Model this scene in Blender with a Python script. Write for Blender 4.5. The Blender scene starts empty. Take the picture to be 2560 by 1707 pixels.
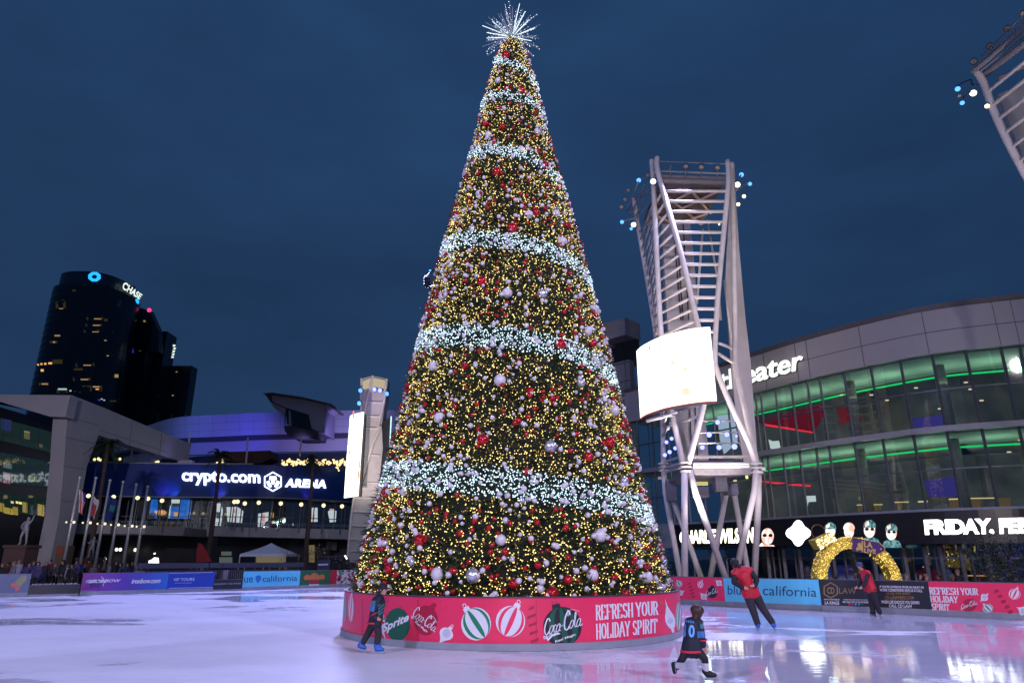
import bpy, bmesh, math, random
import numpy as np
from math import sin, cos, pi, radians, sqrt, atan2, tan
from mathutils import Vector, Matrix
random.seed(7)
rng = np.random.default_rng(7)
SC = bpy.context.scene
COL = SC.collection

# ---------------------------------------------------------------- camera
PITCH = radians(17.6); EYE = 1.75; FPX = 1706.7
cam_d = bpy.data.cameras.new('camera'); cam_d.sensor_width = 36; cam_d.lens = 24.0
cam_d.clip_start = .1; cam_d.clip_end = 3000
cam = bpy.data.objects.new('camera', cam_d); COL.objects.link(cam)
cam.location = (0, 0, EYE); cam.rotation_euler = (pi/2 + PITCH, 0, 0)
SC.camera = cam

# ---------------------------------------------------------------- sky
W = bpy.data.worlds.new('World'); SC.world = W; W.use_nodes = True
nt = W.node_tree; nt.nodes.clear()
wo = nt.nodes.new('ShaderNodeOutputWorld'); bg = nt.nodes.new('ShaderNodeBackground')
sky = nt.nodes.new('ShaderNodeTexSky'); sky.sky_type = 'NISHITA'; sky.sun_disc = False
sky.sun_elevation = radians(-2.0); sky.sun_rotation = radians(150)
tc = nt.nodes.new('ShaderNodeTexCoord'); mp = nt.nodes.new('ShaderNodeMapping'); mp.inputs['Scale'].default_value = (1.2, 1.2, 3.2)
nz = nt.nodes.new('ShaderNodeTexNoise'); nz.inputs['Scale'].default_value = 1.7; nz.inputs['Detail'].default_value = 5; nz.inputs['Roughness'].default_value = .55
rp = nt.nodes.new('ShaderNodeValToRGB')
rp.color_ramp.elements[0].position = .3; rp.color_ramp.elements[0].color = (.0110, .0350, .092, 1)
rp.color_ramp.elements[1].position = .72; rp.color_ramp.elements[1].color = (.0170, .0530, .138, 1)
sm = nt.nodes.new('ShaderNodeVectorMath'); sm.operation = 'SCALE'; sm.inputs['Scale'].default_value = .012
sx_w = nt.nodes.new('ShaderNodeSeparateXYZ'); mr_w = nt.nodes.new('ShaderNodeMapRange')
mr_w.inputs['From Min'].default_value = 0; mr_w.inputs['From Max'].default_value = .75; mr_w.inputs['To Min'].default_value = .80; mr_w.inputs['To Max'].default_value = 1.10
gr_w = nt.nodes.new('ShaderNodeVectorMath'); gr_w.operation = 'SCALE'
ad = nt.nodes.new('ShaderNodeVectorMath'); ad.operation = 'ADD'
L = nt.links.new
L(tc.outputs['Generated'], mp.inputs['Vector']); L(mp.outputs['Vector'], nz.inputs['Vector']); L(nz.outputs['Fac'], rp.inputs['Fac'])
L(sky.outputs['Color'], sm.inputs[0]); L(tc.outputs['Generated'], sx_w.inputs[0]); L(sx_w.outputs['Z'], mr_w.inputs['Value']); L(mr_w.outputs[0], gr_w.inputs['Scale']); L(rp.outputs['Color'], gr_w.inputs[0]); L(gr_w.outputs['Vector'], ad.inputs[0]); L(sm.outputs['Vector'], ad.inputs[1])
L(ad.outputs['Vector'], bg.inputs['Color']); bg.inputs['Strength'].default_value = 1.0
L(bg.outputs['Background'], wo.inputs['Surface'])

# ---------------------------------------------------------------- rig lamps and uplights of the plaza towers, plus added unseen fills
def spot(name, loc, aim, watts, col, angle=90, size=.6, blend=.6):
    d = bpy.data.lights.new(name, 'SPOT'); d.energy = watts; d.color = col; d.spot_size = radians(angle)
    d.spot_blend = blend; d.shadow_soft_size = size
    o = bpy.data.objects.new(name, d); COL.objects.link(o); o.location = loc
    o.rotation_euler = (Vector(aim) - Vector(loc)).to_track_quat('-Z', 'Y').to_euler()
    return o
spot('rig_or_fill_lamp', (-20, -9, 21), (-5, 20, 0), 22000, (.54, .56, 1.0), 95, 1.0)
spot('rig_or_fill_lamp', (22, -9, 21), (4, 16, 0), 29500, (.68, .60, .98), 78, 1.0)
spot('rig_or_fill_lamp', (20, -12, 21), (18, 38, 9), 5200, (1.0, .88, .86), 60, .6)  # unseen front fill added for the theatre fascia
spot('rig_or_fill_lamp', (-20, -12, 21), (-58, 82, 13), 62000, (.95, .86, 1.0), 27, .6)  # unseen fill added to lift the frame building on the left
spot('rig_or_fill_lamp', (-20, -12, 21), (-36, 90, 2), 13000, (.90, .84, 1.0), 30, .6)
spot('rig_or_fill_lamp', (21.2, 25.8, 20.5), (4, 18, 0), 9000, (.38, .42, 1.0), 80, .5)
spot('rig_or_fill_lamp', (9.5, 32.5, 21.5), (-2, 26, 0), 9000, (.5, .5, 1.0), 85, .5)
spot('rig_or_fill_lamp', (-7, 46, 21.5), (-10, 26, 0), 38000, (.42, .42, 1.0), 90, 1.5)
spot('rig_or_fill_lamp', (9.6, 31.6, 6.6), (3, 16, 0), 1600, (.28, .32, 1.0), 100, .4)

spot('rig_or_fill_lamp', (3, -21, 10), (0, 16, 2), 14500, (1.0, .86, .92), 72, 1.0)  # low fill added behind the camera to brighten the ring wall
spot('rig_or_fill_lamp', (13, -14, 21), (9.8, 35, 12), 21000, (1.0, .86, .80), 25, .6)  # narrow warm fill added for the white lattice tower alone
spot('tower_uplight', (8.6, 30.6, .3), (9.8, 34.5, 13), 7500, (1.0, .88, .84), 42, .3)
spot('tower_uplight', (9.8, 36.3, 5.9), (9.9, 35.6, 22), 2600, (1.0, .80, .68), 80, .3)
spot('tower_uplight', (10.6, 30.4, .3), (10.2, 33.5, 9), 1300, (.92, .86, 1.0), 60, .3)
spot('tower_uplight', (-15.5, 58, .2), (-16.6, 80, 15), 21000, (1.0, .84, .80), 34, .4)  # unseen lamp added to brighten the far clad tower
spot('tower_uplight', (20, 21, 1.), (22, 26, 18), 6500, (1.0, .88, .86), 50, .3)
SC.view_settings.view_transform = 'Standard'; SC.view_settings.look = 'None'
SC.view_settings.exposure = 0; SC.view_settings.gamma = 1; SC.view_settings.use_curve_mapping = False
cy = SC.cycles
cy.max_bounces = 6; cy.diffuse_bounces = 3; cy.glossy_bounces = 4; cy.transmission_bounces = 4; cy.transparent_max_bounces = 8
cy.sample_clamp_indirect = 1.5; cy.sample_clamp_direct = 0; cy.use_denoising = True
cy.caustics_reflective = False; cy.caustics_refractive = False

# ---------------------------------------------------------------- rays of the measured camera
CP, SP = cos(PITCH), sin(PITCH)
def ray(x, y):
    u = (x - 1280) / FPX; v = (853.5 - y) / FPX
    return Vector((u, CP - v*SP, SP + v*CP))
def at(x, y, Y):
    r = ray(x, y); t = Y / r.y
    return Vector((r.x*t, Y, EYE + r.z*t))
def gz(x, y, z=0.0):
    r = ray(x, y); t = (z - EYE) / r.z
    return Vector((r.x*t, r.y*t, z))
def px_m(Y, z=2.0): return FPX / (Y*CP + (z-EYE)*SP)      # picture units per metre
def frm(ox, oy, s): return lambda X, Y: (ox + X/s, oy + Y/s)
Z1 = frm(0, 640, 3.672); Z2 = frm(0, 1067, 3.672); Z3 = frm(500, 1067, 3.672); Z4 = frm(500, 900, 4.694)
Z5 = frm(840, 1400, 5.107); Z6 = frm(1260, 1400, 5.107); Z7 = frm(1600, 1280, 3.672); Z8 = frm(2060, 1280, 3.672)
T1a = frm(1500, 380, 3.733); T1b = frm(1540, 780, 3.92); T1c = frm(1600, 1140, 4.612); T3z = frm(2300, 0, 3.267)
RW = frm(1860, 720, 3.267); RM = frm(1860, 1150, 3.36); LA = frm(0, 960, 4.612); LB = frm(200, 1050, 6.533); LC = frm(0, 1240, 6.03)
BIG = 2560/2352

# ---------------------------------------------------------------- materials
MATS = {}
def pbr(name, col, rough=.6, metal=0., var=.12, scale=6., bump=0., spec=.5, coat=0.):
    if name in MATS: return MATS[name]
    m = bpy.data.materials.new(name); m.use_nodes = True; n = m.node_tree.nodes; l = m.node_tree.links.new
    b = n['Principled BSDF']; b.inputs['Roughness'].default_value = rough; b.inputs['Metallic'].default_value = metal
    b.inputs['Specular IOR Level'].default_value = spec; b.inputs['Coat Weight'].default_value = coat
    t = n.new('ShaderNodeTexCoord'); z = n.new('ShaderNodeTexNoise'); z.inputs['Scale'].default_value = scale; z.inputs['Detail'].default_value = 5
    r = n.new('ShaderNodeValToRGB')
    r.color_ramp.elements[0].position = .3; r.color_ramp.elements[1].position = .7
    r.color_ramp.elements[0].color = (*[c*(1-var) for c in col], 1); r.color_ramp.elements[1].color = (*[min(1, c*(1+var)) for c in col], 1)
    l(t.outputs['Object'], z.inputs['Vector']); l(z.outputs['Fac'], r.inputs['Fac']); l(r.outputs['Color'], b.inputs['Base Color'])
    if bump:
        bp = n.new('ShaderNodeBump'); bp.inputs['Strength'].default_value = bump; bp.inputs['Distance'].default_value = .02
        l(z.outputs['Fac'], bp.inputs['Height']); l(bp.outputs['Normal'], b.inputs['Normal'])
    MATS[name] = m; return m
def emi(name, col, s, sample=True):
    if name in MATS: return MATS[name]
    m = bpy.data.materials.new(name); m.use_nodes = True; n = m.node_tree.nodes; n.clear()
    e = n.new('ShaderNodeEmission'); e.inputs['Color'].default_value = (*col, 1); e.inputs['Strength'].default_value = s
    o = n.new('ShaderNodeOutputMaterial'); m.node_tree.links.new(e.outputs[0], o.inputs['Surface'])
    if not sample: m.cycles.emission_sampling = 'NONE'
    MATS[name] = m; return m
def glassm(name, tint, refl=.5, rough=.03):
    m = bpy.data.materials.new(name); m.use_nodes = True; n = m.node_tree.nodes; n.clear(); l = m.node_tree.links.new
    t = n.new('ShaderNodeBsdfTransparent'); t.inputs['Color'].default_value = (*tint, 1)
    g = n.new('ShaderNodeBsdfGlossy'); g.inputs['Roughness'].default_value = rough; g.inputs['Color'].default_value = (.8, .86, .9, 1)
    x = n.new('ShaderNodeMixShader'); x.inputs[0].default_value = refl
    o = n.new('ShaderNodeOutputMaterial'); l(t.outputs[0], x.inputs[1]); l(g.outputs[0], x.inputs[2]); l(x.outputs[0], o.inputs['Surface'])
    MATS[name] = m; return m

def ice_material():
    m = bpy.data.materials.new('ice_sheet'); m.use_nodes = True; n = m.node_tree.nodes; l = m.node_tree.links.new
    b = n['Principled BSDF']; t = n.new('ShaderNodeTexCoord')
    def noise(sc, det, scale=(1, 1, 1), rot=0., ro=.55, dist=0.):
        p = n.new('ShaderNodeMapping'); p.inputs['Scale'].default_value = scale; p.inputs['Rotation'].default_value = (0, 0, rot)
        q = n.new('ShaderNodeTexNoise'); q.inputs['Scale'].default_value = sc; q.inputs['Detail'].default_value = det
        q.inputs['Roughness'].default_value = ro; q.inputs['Distortion'].default_value = dist
        l(t.outputs['Object'], p.inputs['Vector']); l(p.outputs['Vector'], q.inputs['Vector']); return q.outputs['Fac']
    def ramp(f, a, b_, ca, cb):
        r = n.new('ShaderNodeValToRGB'); e = r.color_ramp.elements
        e[0].position = a; e[0].color = ca; e[1].position = b_; e[1].color = cb
        l(f, r.inputs['Fac']); return r.outputs['Color']
    def mth(op, a, c):
        k = n.new('ShaderNodeMath'); k.operation = op
        for i, s in enumerate((a, c)):
            if isinstance(s, (int, float)): k.inputs[i].default_value = s
            else: l(s, k.inputs[i])
        return k.outputs[0]
    # standing melt water: more of it on the right half and along the far boards
    sx = n.new('ShaderNodeSeparateXYZ'); l(t.outputs['Object'], sx.inputs[0])
    right = n.new('ShaderNodeMapRange'); right.inputs['From Min'].default_value = -3; right.inputs['From Max'].default_value = 7
    right.inputs['To Min'].default_value = -.085; right.inputs['To Max'].default_value = .105; l(sx.outputs['X'], right.inputs['Value'])
    far = n.new('ShaderNodeMapRange'); far.inputs['From Min'].default_value = 17; far.inputs['From Max'].default_value = 30
    far.inputs['To Min'].default_value = 0; far.inputs['To Max'].default_value = .065; l(sx.outputs['Y'], far.inputs['Value'])
    pud = mth('ADD', mth('ADD', noise(.16, 7, (1, 1.5, 1), .5, .62, .4), right.outputs[0]), far.outputs[0])
    wet = ramp(pud, .49, .56, (0, 0, 0, 1), (1, 1, 1, 1))
    rough = n.new('ShaderNodeMapRange'); rough.inputs['To Min'].default_value = .42; rough.inputs['To Max'].default_value = .042
    l(wet, rough.inputs['Value']); l(rough.outputs[0], b.inputs['Roughness'])
    def mulc(a, c):
        k = n.new('ShaderNodeMix'); k.data_type = 'RGBA'; k.blend_type = 'MULTIPLY'; k.inputs[0].default_value = 1
        l(a, k.inputs[6]); l(c, k.inputs[7]); return k.outputs[2]
    base = ramp(noise(.35, 8, (1, 1.4, 1), .3, .6), .3, .7, (.70, .69, .74, 1), (.84, .83, .88, 1))
    cuts = None
    for rot_, seed_ in ((.3, (1, 34, 1)), (1.25, (1, 40, 1)), (2.2, (1, 30, 1)), (2.75, (1, 44, 1))):
        c_ = ramp(noise(1.3, 4, seed_, rot_, .62, .25), .585, .61, (1, 1, 1, 1), (.90, .90, .92, 1))
        cuts = c_ if cuts is None else mulc(cuts, c_)
    scr = ramp(noise(3.2, 6, (1, 9, 1), .55, .7, .6), .56, .62, (1, 1, 1, 1), (.92, .92, .94, 1))
    scr2 = ramp(noise(2.4, 6, (9, 1, 1), .2, .7, .8), .58, .64, (1, 1, 1, 1), (.93, .93, .95, 1))
    def mul(a, c):
        k = n.new('ShaderNodeMix'); k.data_type = 'RGBA'; k.blend_type = 'MULTIPLY'; k.inputs[0].default_value = 1
        l(a, k.inputs[6]); l(c, k.inputs[7]); return k.outputs[2]
    dark = ramp(wet, 0, 1, (1, 1, 1, 1), (.76, .76, .82, 1))
    l(mul(mul(mul(mul(base, scr), scr2), cuts), dark), b.inputs['Base Color'])
    b.inputs['IOR'].default_value = 1.33; b.inputs['Specular IOR Level'].default_value = .5
    bp = n.new('ShaderNodeBump'); bp.inputs['Strength'].default_value = .08; bp.inputs['Distance'].default_value = .03
    l(noise(1.6, 5, (1, 2, 1), .4, .6), bp.inputs['Height']); l(bp.outputs['Normal'], b.inputs['Normal'])
    return m

M_WHITE = pbr('painted_steel', (.66, .60, .57), .62, 0, .10, 2, 0, .2)
M_CLAD = pbr('cladding_panel', (.50, .46, .46), .5, 0, .08, 1.2)
M_DARK = pbr('dark_metal', (.03, .03, .035), .5, .3)
M_BLACK = pbr('black_plastic', (.012, .012, .014), .45)
M_GREY = pbr('grey_trim', (.26, .28, .33), .5, 0, .1, 4)
M_RED = pbr('red_print', (.80, .030, .105), .38, 0, .06, 1.6, .25)
M_DKRED = pbr('dark_red_print', (.40, .012, .045), .4, 0, .05, 3)
M_PWHITE = pbr('white_print', (.78, .78, .82), .4, 0, .03)
M_PLAV = pbr('pale_print', (.55, .57, .68), .4, 0, .03)
M_GREEN = pbr('green_print', (.01, .22, .10), .4, 0, .05)
M_DKGREEN = pbr('dark_green_print', (.008, .10, .055), .4, 0, .05)
M_PBLACK = pbr('black_print', (.015, .016, .022), .4, 0, .05)
M_SKYBLUE = pbr('sky_blue_print', (.12, .58, .82), .4, 0, .04)
M_NAVYTXT = pbr('navy_print', (.012, .05, .13), .4)
M_GOLD = pbr('gold_print', (.30, .19, .06), .4)
M_SKIN = pbr('skin', (.52, .27, .19), .55, 0, .05, 20)
M_HAIR = pbr('dark_hair', (.018, .012, .010), .5, 0, .4, 60)

# ---------------------------------------------------------------- mesh building
ORG = {}
def org(o):
    v = Vector((0, 0, 0))
    while o is not None:
        v = v + ORG.get(o.name, Vector((0, 0, 0))); o = o.parent
    return v
def tag(o, label=None, cat=None, group=None, kind=None):
    if label: o['label'] = label
    if cat: o['category'] = cat
    if group: o['group'] = group
    if kind: o['kind'] = kind
    return o
def thing(name, label, cat, loc, group=None):
    o = bpy.data.objects.new(name, None); COL.objects.link(o); o.location = loc; o.empty_display_size = .2
    ORG[o.name] = Vector(loc); return tag(o, label, cat, group)
class MB:
    def __init__(s): s.v = []; s.f = []; s.m = []
    def add(s, v, f, m=0):
        n = len(s.v); s.v += [tuple(p) for p in v]; s.f += [tuple(i+n for i in q) for q in f]; s.m += [m]*len(f); return s
    def quad(s, a, b, c, d, m=0): return s.add((a, b, c, d), ((0, 1, 2, 3),), m)
    def box(s, lo, hi, m=0, M=None):
        x0, y0, z0 = lo; x1, y1, z1 = hi
        v = [Vector(p) for p in ((x0,y0,z0),(x1,y0,z0),(x1,y1,z0),(x0,y1,z0),(x0,y0,z1),(x1,y0,z1),(x1,y1,z1),(x0,y1,z1))]
        if M: v = [M @ p for p in v]
        return s.add(v, ((3,2,1,0),(4,5,6,7),(0,1,5,4),(1,2,6,5),(2,3,7,6),(3,0,4,7)), m)
    def tube(s, pts, r, n=8, m=0, cap=True):
        pts = [Vector(p) for p in pts]
        if not hasattr(r, '__len__'): r = [r]*len(pts)
        vs = []; ref = None
        for i, p in enumerate(pts):
            d = (pts[min(i+1, len(pts)-1)] - pts[max(i-1, 0)]).normalized()
            if ref is None:
                ref = Vector((0, 0, 1)) if abs(d.z) < .9 else Vector((1, 0, 0))
            a = (ref - d*ref.dot(d)).normalized(); ref = a; b = d.cross(a)
            vs += [p + (a*cos(2*pi*k/n) + b*sin(2*pi*k/n))*r[i] for k in range(n)]
        f = [(i*n+k, i*n+(k+1) % n, (i+1)*n+(k+1) % n, (i+1)*n+k) for i in range(len(pts)-1) for k in range(n)]
        if cap: f += [tuple(reversed(range(n))), tuple(range((len(pts)-1)*n, len(pts)*n))]
        return s.add(vs, f, m)
    def ball(s, c, r, nu=10, nv=6, m=0, sc=(1, 1, 1)):
        c = Vector(c); vs = [c + Vector((0, 0, r*sc[2]))]
        for j in range(1, nv):
            t = pi*j/nv
            vs += [c + Vector((r*sc[0]*sin(t)*cos(2*pi*k/nu), r*sc[1]*sin(t)*sin(2*pi*k/nu), r*sc[2]*cos(t))) for k in range(nu)]
        vs.append(c - Vector((0, 0, r*sc[2]))); e = len(vs)-1
        f = [(0, 1+k, 1+(k+1) % nu) for k in range(nu)]
        f += [(1+j*nu+k, 1+(j+1)*nu+k, 1+(j+1)*nu+(k+1) % nu, 1+j*nu+(k+1) % nu) for j in range(nv-2) for k in range(nu)]
        f += [(e, 1+(nv-2)*nu+(k+1) % nu, 1+(nv-2)*nu+k) for k in range(nu)]
        return s.add(vs, f, m)
    def lathe(s, prof, c=(0, 0, 0), n=24, m=0):
        c = Vector(c); vs = [c + Vector((r*cos(2*pi*k/n), r*sin(2*pi*k/n), z)) for r, z in prof for k in range(n)]
        f = [(i*n+k, i*n+(k+1) % n, (i+1)*n+(k+1) % n, (i+1)*n+k) for i in range(len(prof)-1) for k in range(n)]
        return s.add(vs, f, m)
    def wall(s, path, z0, z1, th=.1, m=0, closed=False):
        # upright strip with thickness along a ground path; thickness goes to the left of travel
        P = [Vector((p[0], p[1], 0)) for p in path]; n = len(P); vs = []
        for i, p in enumerate(P):
            a = P[(i-1) % n] if (closed or i) else p; b = P[(i+1) % n] if (closed or i < n-1) else p
            d = (b-a).normalized(); q = p + Vector((-d.y, d.x, 0))*th
            za = z0[i] if hasattr(z0, '__len__') else z0; zb = z1[i] if hasattr(z1, '__len__') else z1
            vs += [(p.x, p.y, za), (p.x, p.y, zb), (q.x, q.y, zb), (q.x, q.y, za)]
        f = []
        for i in range(n if closed else n-1):
            j = (i+1) % n
            for k in range(4): f.append((4*i+k, 4*j+k, 4*j+(k+1) % 4, 4*i+(k+1) % 4))
        if not closed: f += [(0, 1, 2, 3), tuple(4*(n-1)+k for k in (3, 2, 1, 0))]
        return s.add(vs, f, m)
    def prism(s, poly, dirv, m=0):
        n = len(poly); d = Vector(dirv); v = [Vector(p) for p in poly]
        return s.add(v + [p + d for p in v], [tuple(reversed(range(n))), tuple(range(n, 2*n))] + [(k, (k+1) % n, n+(k+1) % n, n+k) for k in range(n)], m)
    def build_each(s, name, mats, parent=None, smooth=False):
        # every loose piece becomes an object of its own
        p = list(range(len(s.v)))
        def root(i):
            while p[i] != i: p[i] = p[p[i]]; i = p[i]
            return i
        for f in s.f:
            for i in f[1:]: p[root(i)] = root(f[0])
        grp = {}
        for f, k in zip(s.f, s.m): grp.setdefault(root(f[0]), []).append((f, k))
        out = []
        for fs in grp.values():
            ids = sorted({i for f, _ in fs for i in f}); mp_ = {i: n for n, i in enumerate(ids)}; b = MB()
            b.v = [s.v[i] for i in ids]; b.f = [tuple(mp_[i] for i in f) for f, _ in fs]; b.m = [k for _, k in fs]
            used_ = sorted(set(b.m)); mt = mats if not hasattr(mats, '__len__') else mats[used_[0]] if len(used_) == 1 else mats
            out.append(b.build(name, mt, parent, smooth))
        return out
    def build(s, name, mats, parent=None, smooth=False, label=None):
        me = bpy.data.meshes.new(name); o0 = org(parent) if parent else Vector((0, 0, 0))
        me.from_pydata([(p[0]-o0.x, p[1]-o0.y, p[2]-o0.z) for p in s.v], [], s.f)
        if not hasattr(mats, '__len__'): mats = [mats]
        for q in mats: me.materials.append(q)
        if len(mats) > 1: me.polygons.foreach_set('material_index', s.m)
        if smooth: me.polygons.foreach_set('use_smooth', [True]*len(me.polygons))
        me.update()
        o = bpy.data.objects.new(name, me); COL.objects.link(o)
        if parent: o.parent = parent
        if label: o['label'] = label
        return o
def mesh_np(name, V, Fa, mat, parent=None, smooth=False):
    me = bpy.data.meshes.new(name); V = np.asarray(V, float)
    if parent: V = V - np.array(org(parent))
    k = Fa.shape[1]; me.vertices.add(len(V)); me.vertices.foreach_set('co', V.ravel())
    me.loops.add(Fa.size); me.loops.foreach_set('vertex_index', Fa.ravel().astype(np.int32))
    me.polygons.add(len(Fa)); me.polygons.foreach_set('loop_start', np.arange(0, Fa.size, k, dtype=np.int32))
    if smooth: me.polygons.foreach_set('use_smooth', np.ones(len(Fa), bool))
    me.materials.append(mat); me.update(calc_edges=True); me.validate()
    o = bpy.data.objects.new(name, me); COL.objects.link(o)
    if parent: o.parent = parent
    return o
def many(template_v, template_f, pos, rad):
    # many small copies of one little shape in ONE mesh
    tv = np.asarray(template_v, float); tf = np.asarray(template_f, int); pos = np.asarray(pos, float); rad = np.asarray(rad, float)
    V = (pos[:, None, :] + tv[None]*rad[:, None, None]).reshape(-1, 3)
    Fx = (tf[None] + (np.arange(len(pos))*len(tv))[:, None, None]).reshape(-1, tf.shape[1])
    return V, Fx
OCT_V = [(1,0,0),(-1,0,0),(0,1,0),(0,-1,0),(0,0,1),(0,0,-1)]
OCT_F = [(0,2,4),(2,1,4),(1,3,4),(3,0,4),(2,0,5),(1,2,5),(3,1,5),(0,3,5)]
def ico(sub=1):
    b = bmesh.new(); bmesh.ops.create_icosphere(b, subdivisions=sub, radius=1); b.verts.ensure_lookup_table()
    v = [tuple(x.co) for x in b.verts]; f = [tuple(x.index for x in q.verts) for q in b.faces]; b.free(); return v, f
def cr(pts, n=6, closed=False):
    P = [Vector(p) for p in pts]; out = []; N = len(P)
    for i in range(N if closed else N-1):
        g = (lambda k: P[k % N]) if closed else (lambda k: P[max(0, min(N-1, k))])
        a, b, c, d = g(i-1), g(i), g(i+1), g(i+2)
        for k in range(n):
            t = k/n
            out.append(.5*((2*b) + (c-a)*t + (2*a-5*b+4*c-d)*t*t + (3*b-a-3*c+d)*t**3))
    if not closed: out.append(P[-1])
    return out
def copy_thing(root, loc, label=None, rz=None):
    r = root.copy(); COL.objects.link(r); r.location = loc
    if rz is not None: r.rotation_euler[2] = rz
    if label: r['label'] = label
    for ch in list(root.children):
        c = ch.copy(); COL.objects.link(c); c.parent = r
        for g in list(ch.children):
            d = g.copy(); COL.objects.link(d); d.parent = c
    return r

# ---------------------------------------------------------------- upright surfaces that carry print
class Surf:
    def __init__(s, path): s.p = [Vector((q[0], q[1])) for q in path]
    def hit(s, x, y, off=0., best='near'):
        r = ray(x, y); d = Vector((r.x, r.y)); res = None
        for a, b in zip(s.p[:-1], s.p[1:]):
            e = b - a; den = d.x*e.y - d.y*e.x
            if abs(den) < 1e-9: continue
            t = (a.x*e.y - a.y*e.x)/den; w = (a.x*d.y - a.y*d.x)/den
            if t > 0 and -1e-6 <= w <= 1+1e-6 and (res is None or t < res[0]): res = (t, e)
        if res is None:      # beyond the ends: continue the nearest end segment
            cand = []
            for a, b in ((s.p[0], s.p[1]), (s.p[-2], s.p[-1])):
                e = b - a; den = d.x*e.y - d.y*e.x
                if abs(den) < 1e-9: continue
                t = (a.x*e.y - a.y*e.x)/den; w = (a.x*d.y - a.y*d.x)/den
                if t > 0: cand.append((min(abs(w), abs(w-1)), t, e))
            _, t, e = min(cand, key=lambda c: c[0]); res = (t, e)
        t, e = res; nrm = Vector((e.y, -e.x)).normalized()
        if nrm.dot(d) > 0: nrm = -nrm
        return Vector((r.x*t + nrm.x*off, r.y*t + nrm.y*off, EYE + r.z*t))
    def clip(s, x0, x1, y):
        # the stretch of the path between two picture columns, with end points on it
        a = s.hit(x0, y); b = s.hit(x1, y); out = [(a.x, a.y)]
        ang = lambda q: q[0]/max(q[1], 1e-6)
        la, lb = ang(a), ang(b)
        mid = [(q.x, q.y) for q in s.p if q.y > 0 and min(la, lb)+1e-4 < ang(q) < max(la, lb)-1e-4]
        mid.sort(key=ang, reverse=la > lb)
        return out + mid + [(b.x, b.y)]
OFF = [0.0]
def poly_print(mb, surf, poly, off=.006, m=0, step=None):
    # flat painted patch given by its outline; lies on the surface
    OFF[0] = (OFF[0] + .00025) % .003; o = off + OFF[0]
    if step is None: mb.add([surf.hit(x, y, o) for x, y in poly], [tuple(range(len(poly)))], m); return
    b = bmesh.new(); f = b.faces.new([b.verts.new((x, y, 0)) for x, y in poly])
    x0 = min(p[0] for p in poly); x1 = max(p[0] for p in poly); k = x0 + step
    while k < x1:
        bmesh.ops.bisect_plane(b, geom=b.verts[:]+b.edges[:]+b.faces[:], plane_co=(k, 0, 0), plane_no=(1, 0, 0)); k += step
    bmesh.ops.triangulate(b, faces=b.faces[:])
    b.verts.ensure_lookup_table(); b.verts.index_update()
    mb.add([surf.hit(v.co.x, v.co.y, o) for v in b.verts], [tuple(v.index for v in q.verts) for q in b.faces], m); b.free()
TXT = {}
def text2d(txt, bold=0., shear=0., ext=0., spacing=1.):
    key = (txt, bold, shear, ext, spacing)
    if key in TXT: return TXT[key]
    c = bpy.data.curves.new('lettering', 'FONT'); c.body = txt; c.size = 1; c.offset = bold; c.shear = shear; c.extrude = ext; c.space_character = spacing
    c.resolution_u = 3; c.fill_mode = 'BOTH' if ext else 'FRONT'
    o = bpy.data.objects.new('lettering', c); COL.objects.link(o)
    me = bpy.data.meshes.new_from_object(o.evaluated_get(bpy.context.evaluated_depsgraph_get()))
    V = np.array([v.co for v in me.vertices]); Fc = [tuple(p.vertices) for p in me.polygons]
    bpy.data.objects.remove(o); bpy.data.curves.remove(c); bpy.data.meshes.remove(me)
    lo = V.min(0); hi = V.max(0)
    V[:, 0] = (V[:, 0]-lo[0])/(hi[0]-lo[0]); V[:, 1] = (V[:, 1]-lo[1])/(hi[1]-lo[1])
    TXT[key] = (V, Fc); return V, Fc
def bil(q, u, v):
    bl, br, tr, tl = q
    x = (1-u)*(1-v)*bl[0] + u*(1-v)*br[0] + u*v*tr[0] + (1-u)*v*tl[0]
    y = (1-u)*(1-v)*bl[1] + u*(1-v)*br[1] + u*v*tr[1] + (1-u)*v*tl[1]
    return x, y
def rectq(x0, y0, x1, y1): return ((x0, y1), (x1, y1), (x1, y0), (x0, y0))
def text_print(mb, surf, txt, quad, off=.008, m=0, bold=0., shear=0., depth=0., spacing=1.):
    V, Fc = text2d(txt, bold, shear, 1. if depth else 0., spacing)
    pts = []
    for p in V:
        x, y = bil(quad, p[0], p[1]); pts.append(surf.hit(x, y, off + (depth*(p[2]+1)/2 if depth else 0)))
    mb.add(pts, Fc, m)
def ell(cx, cy_, rx, ry, n=24, a=0., t0=0, t1=2*pi):
    return [(cx + rx*cos(t)*cos(a) - ry*sin(t)*sin(a), cy_ + rx*cos(t)*sin(a) + ry*sin(t)*cos(a)) for t in (t0 + (t1-t0)*k/n for k in range(n))]
def stroke(mb, surf, pts, wd, off=.01, m=0, thin=None):
    # pen stroke; with thin, level runs are thinner than upright ones
    for (a, b) in zip(pts[:-1], pts[1:]):
        dx, dy = b[0]-a[0], b[1]-a[1]; ln = sqrt(dx*dx+dy*dy)
        if ln < 1e-6: continue
        w = wd if thin is None else thin + (wd-thin)*abs(dy)/ln
        nx, ny = -dy/ln*w/2, dx/ln*w/2; ex, ey = dx/ln*w*.18, dy/ln*w*.18
        poly_print(mb, surf, [(a[0]-ex+nx, a[1]-ey+ny), (b[0]+ex+nx, b[1]+ey+ny), (b[0]+ex-nx, b[1]+ey-ny), (a[0]-ex-nx, a[1]-ey-ny)], off, m)
def arc(cx, cy_, rx, ry, d0, d1, n=10): return [(cx+rx*cos(radians(d0+(d1-d0)*k/n)), cy_+ry*sin(radians(d0+(d1-d0)*k/n))) for k in range(n+1)]
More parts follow.
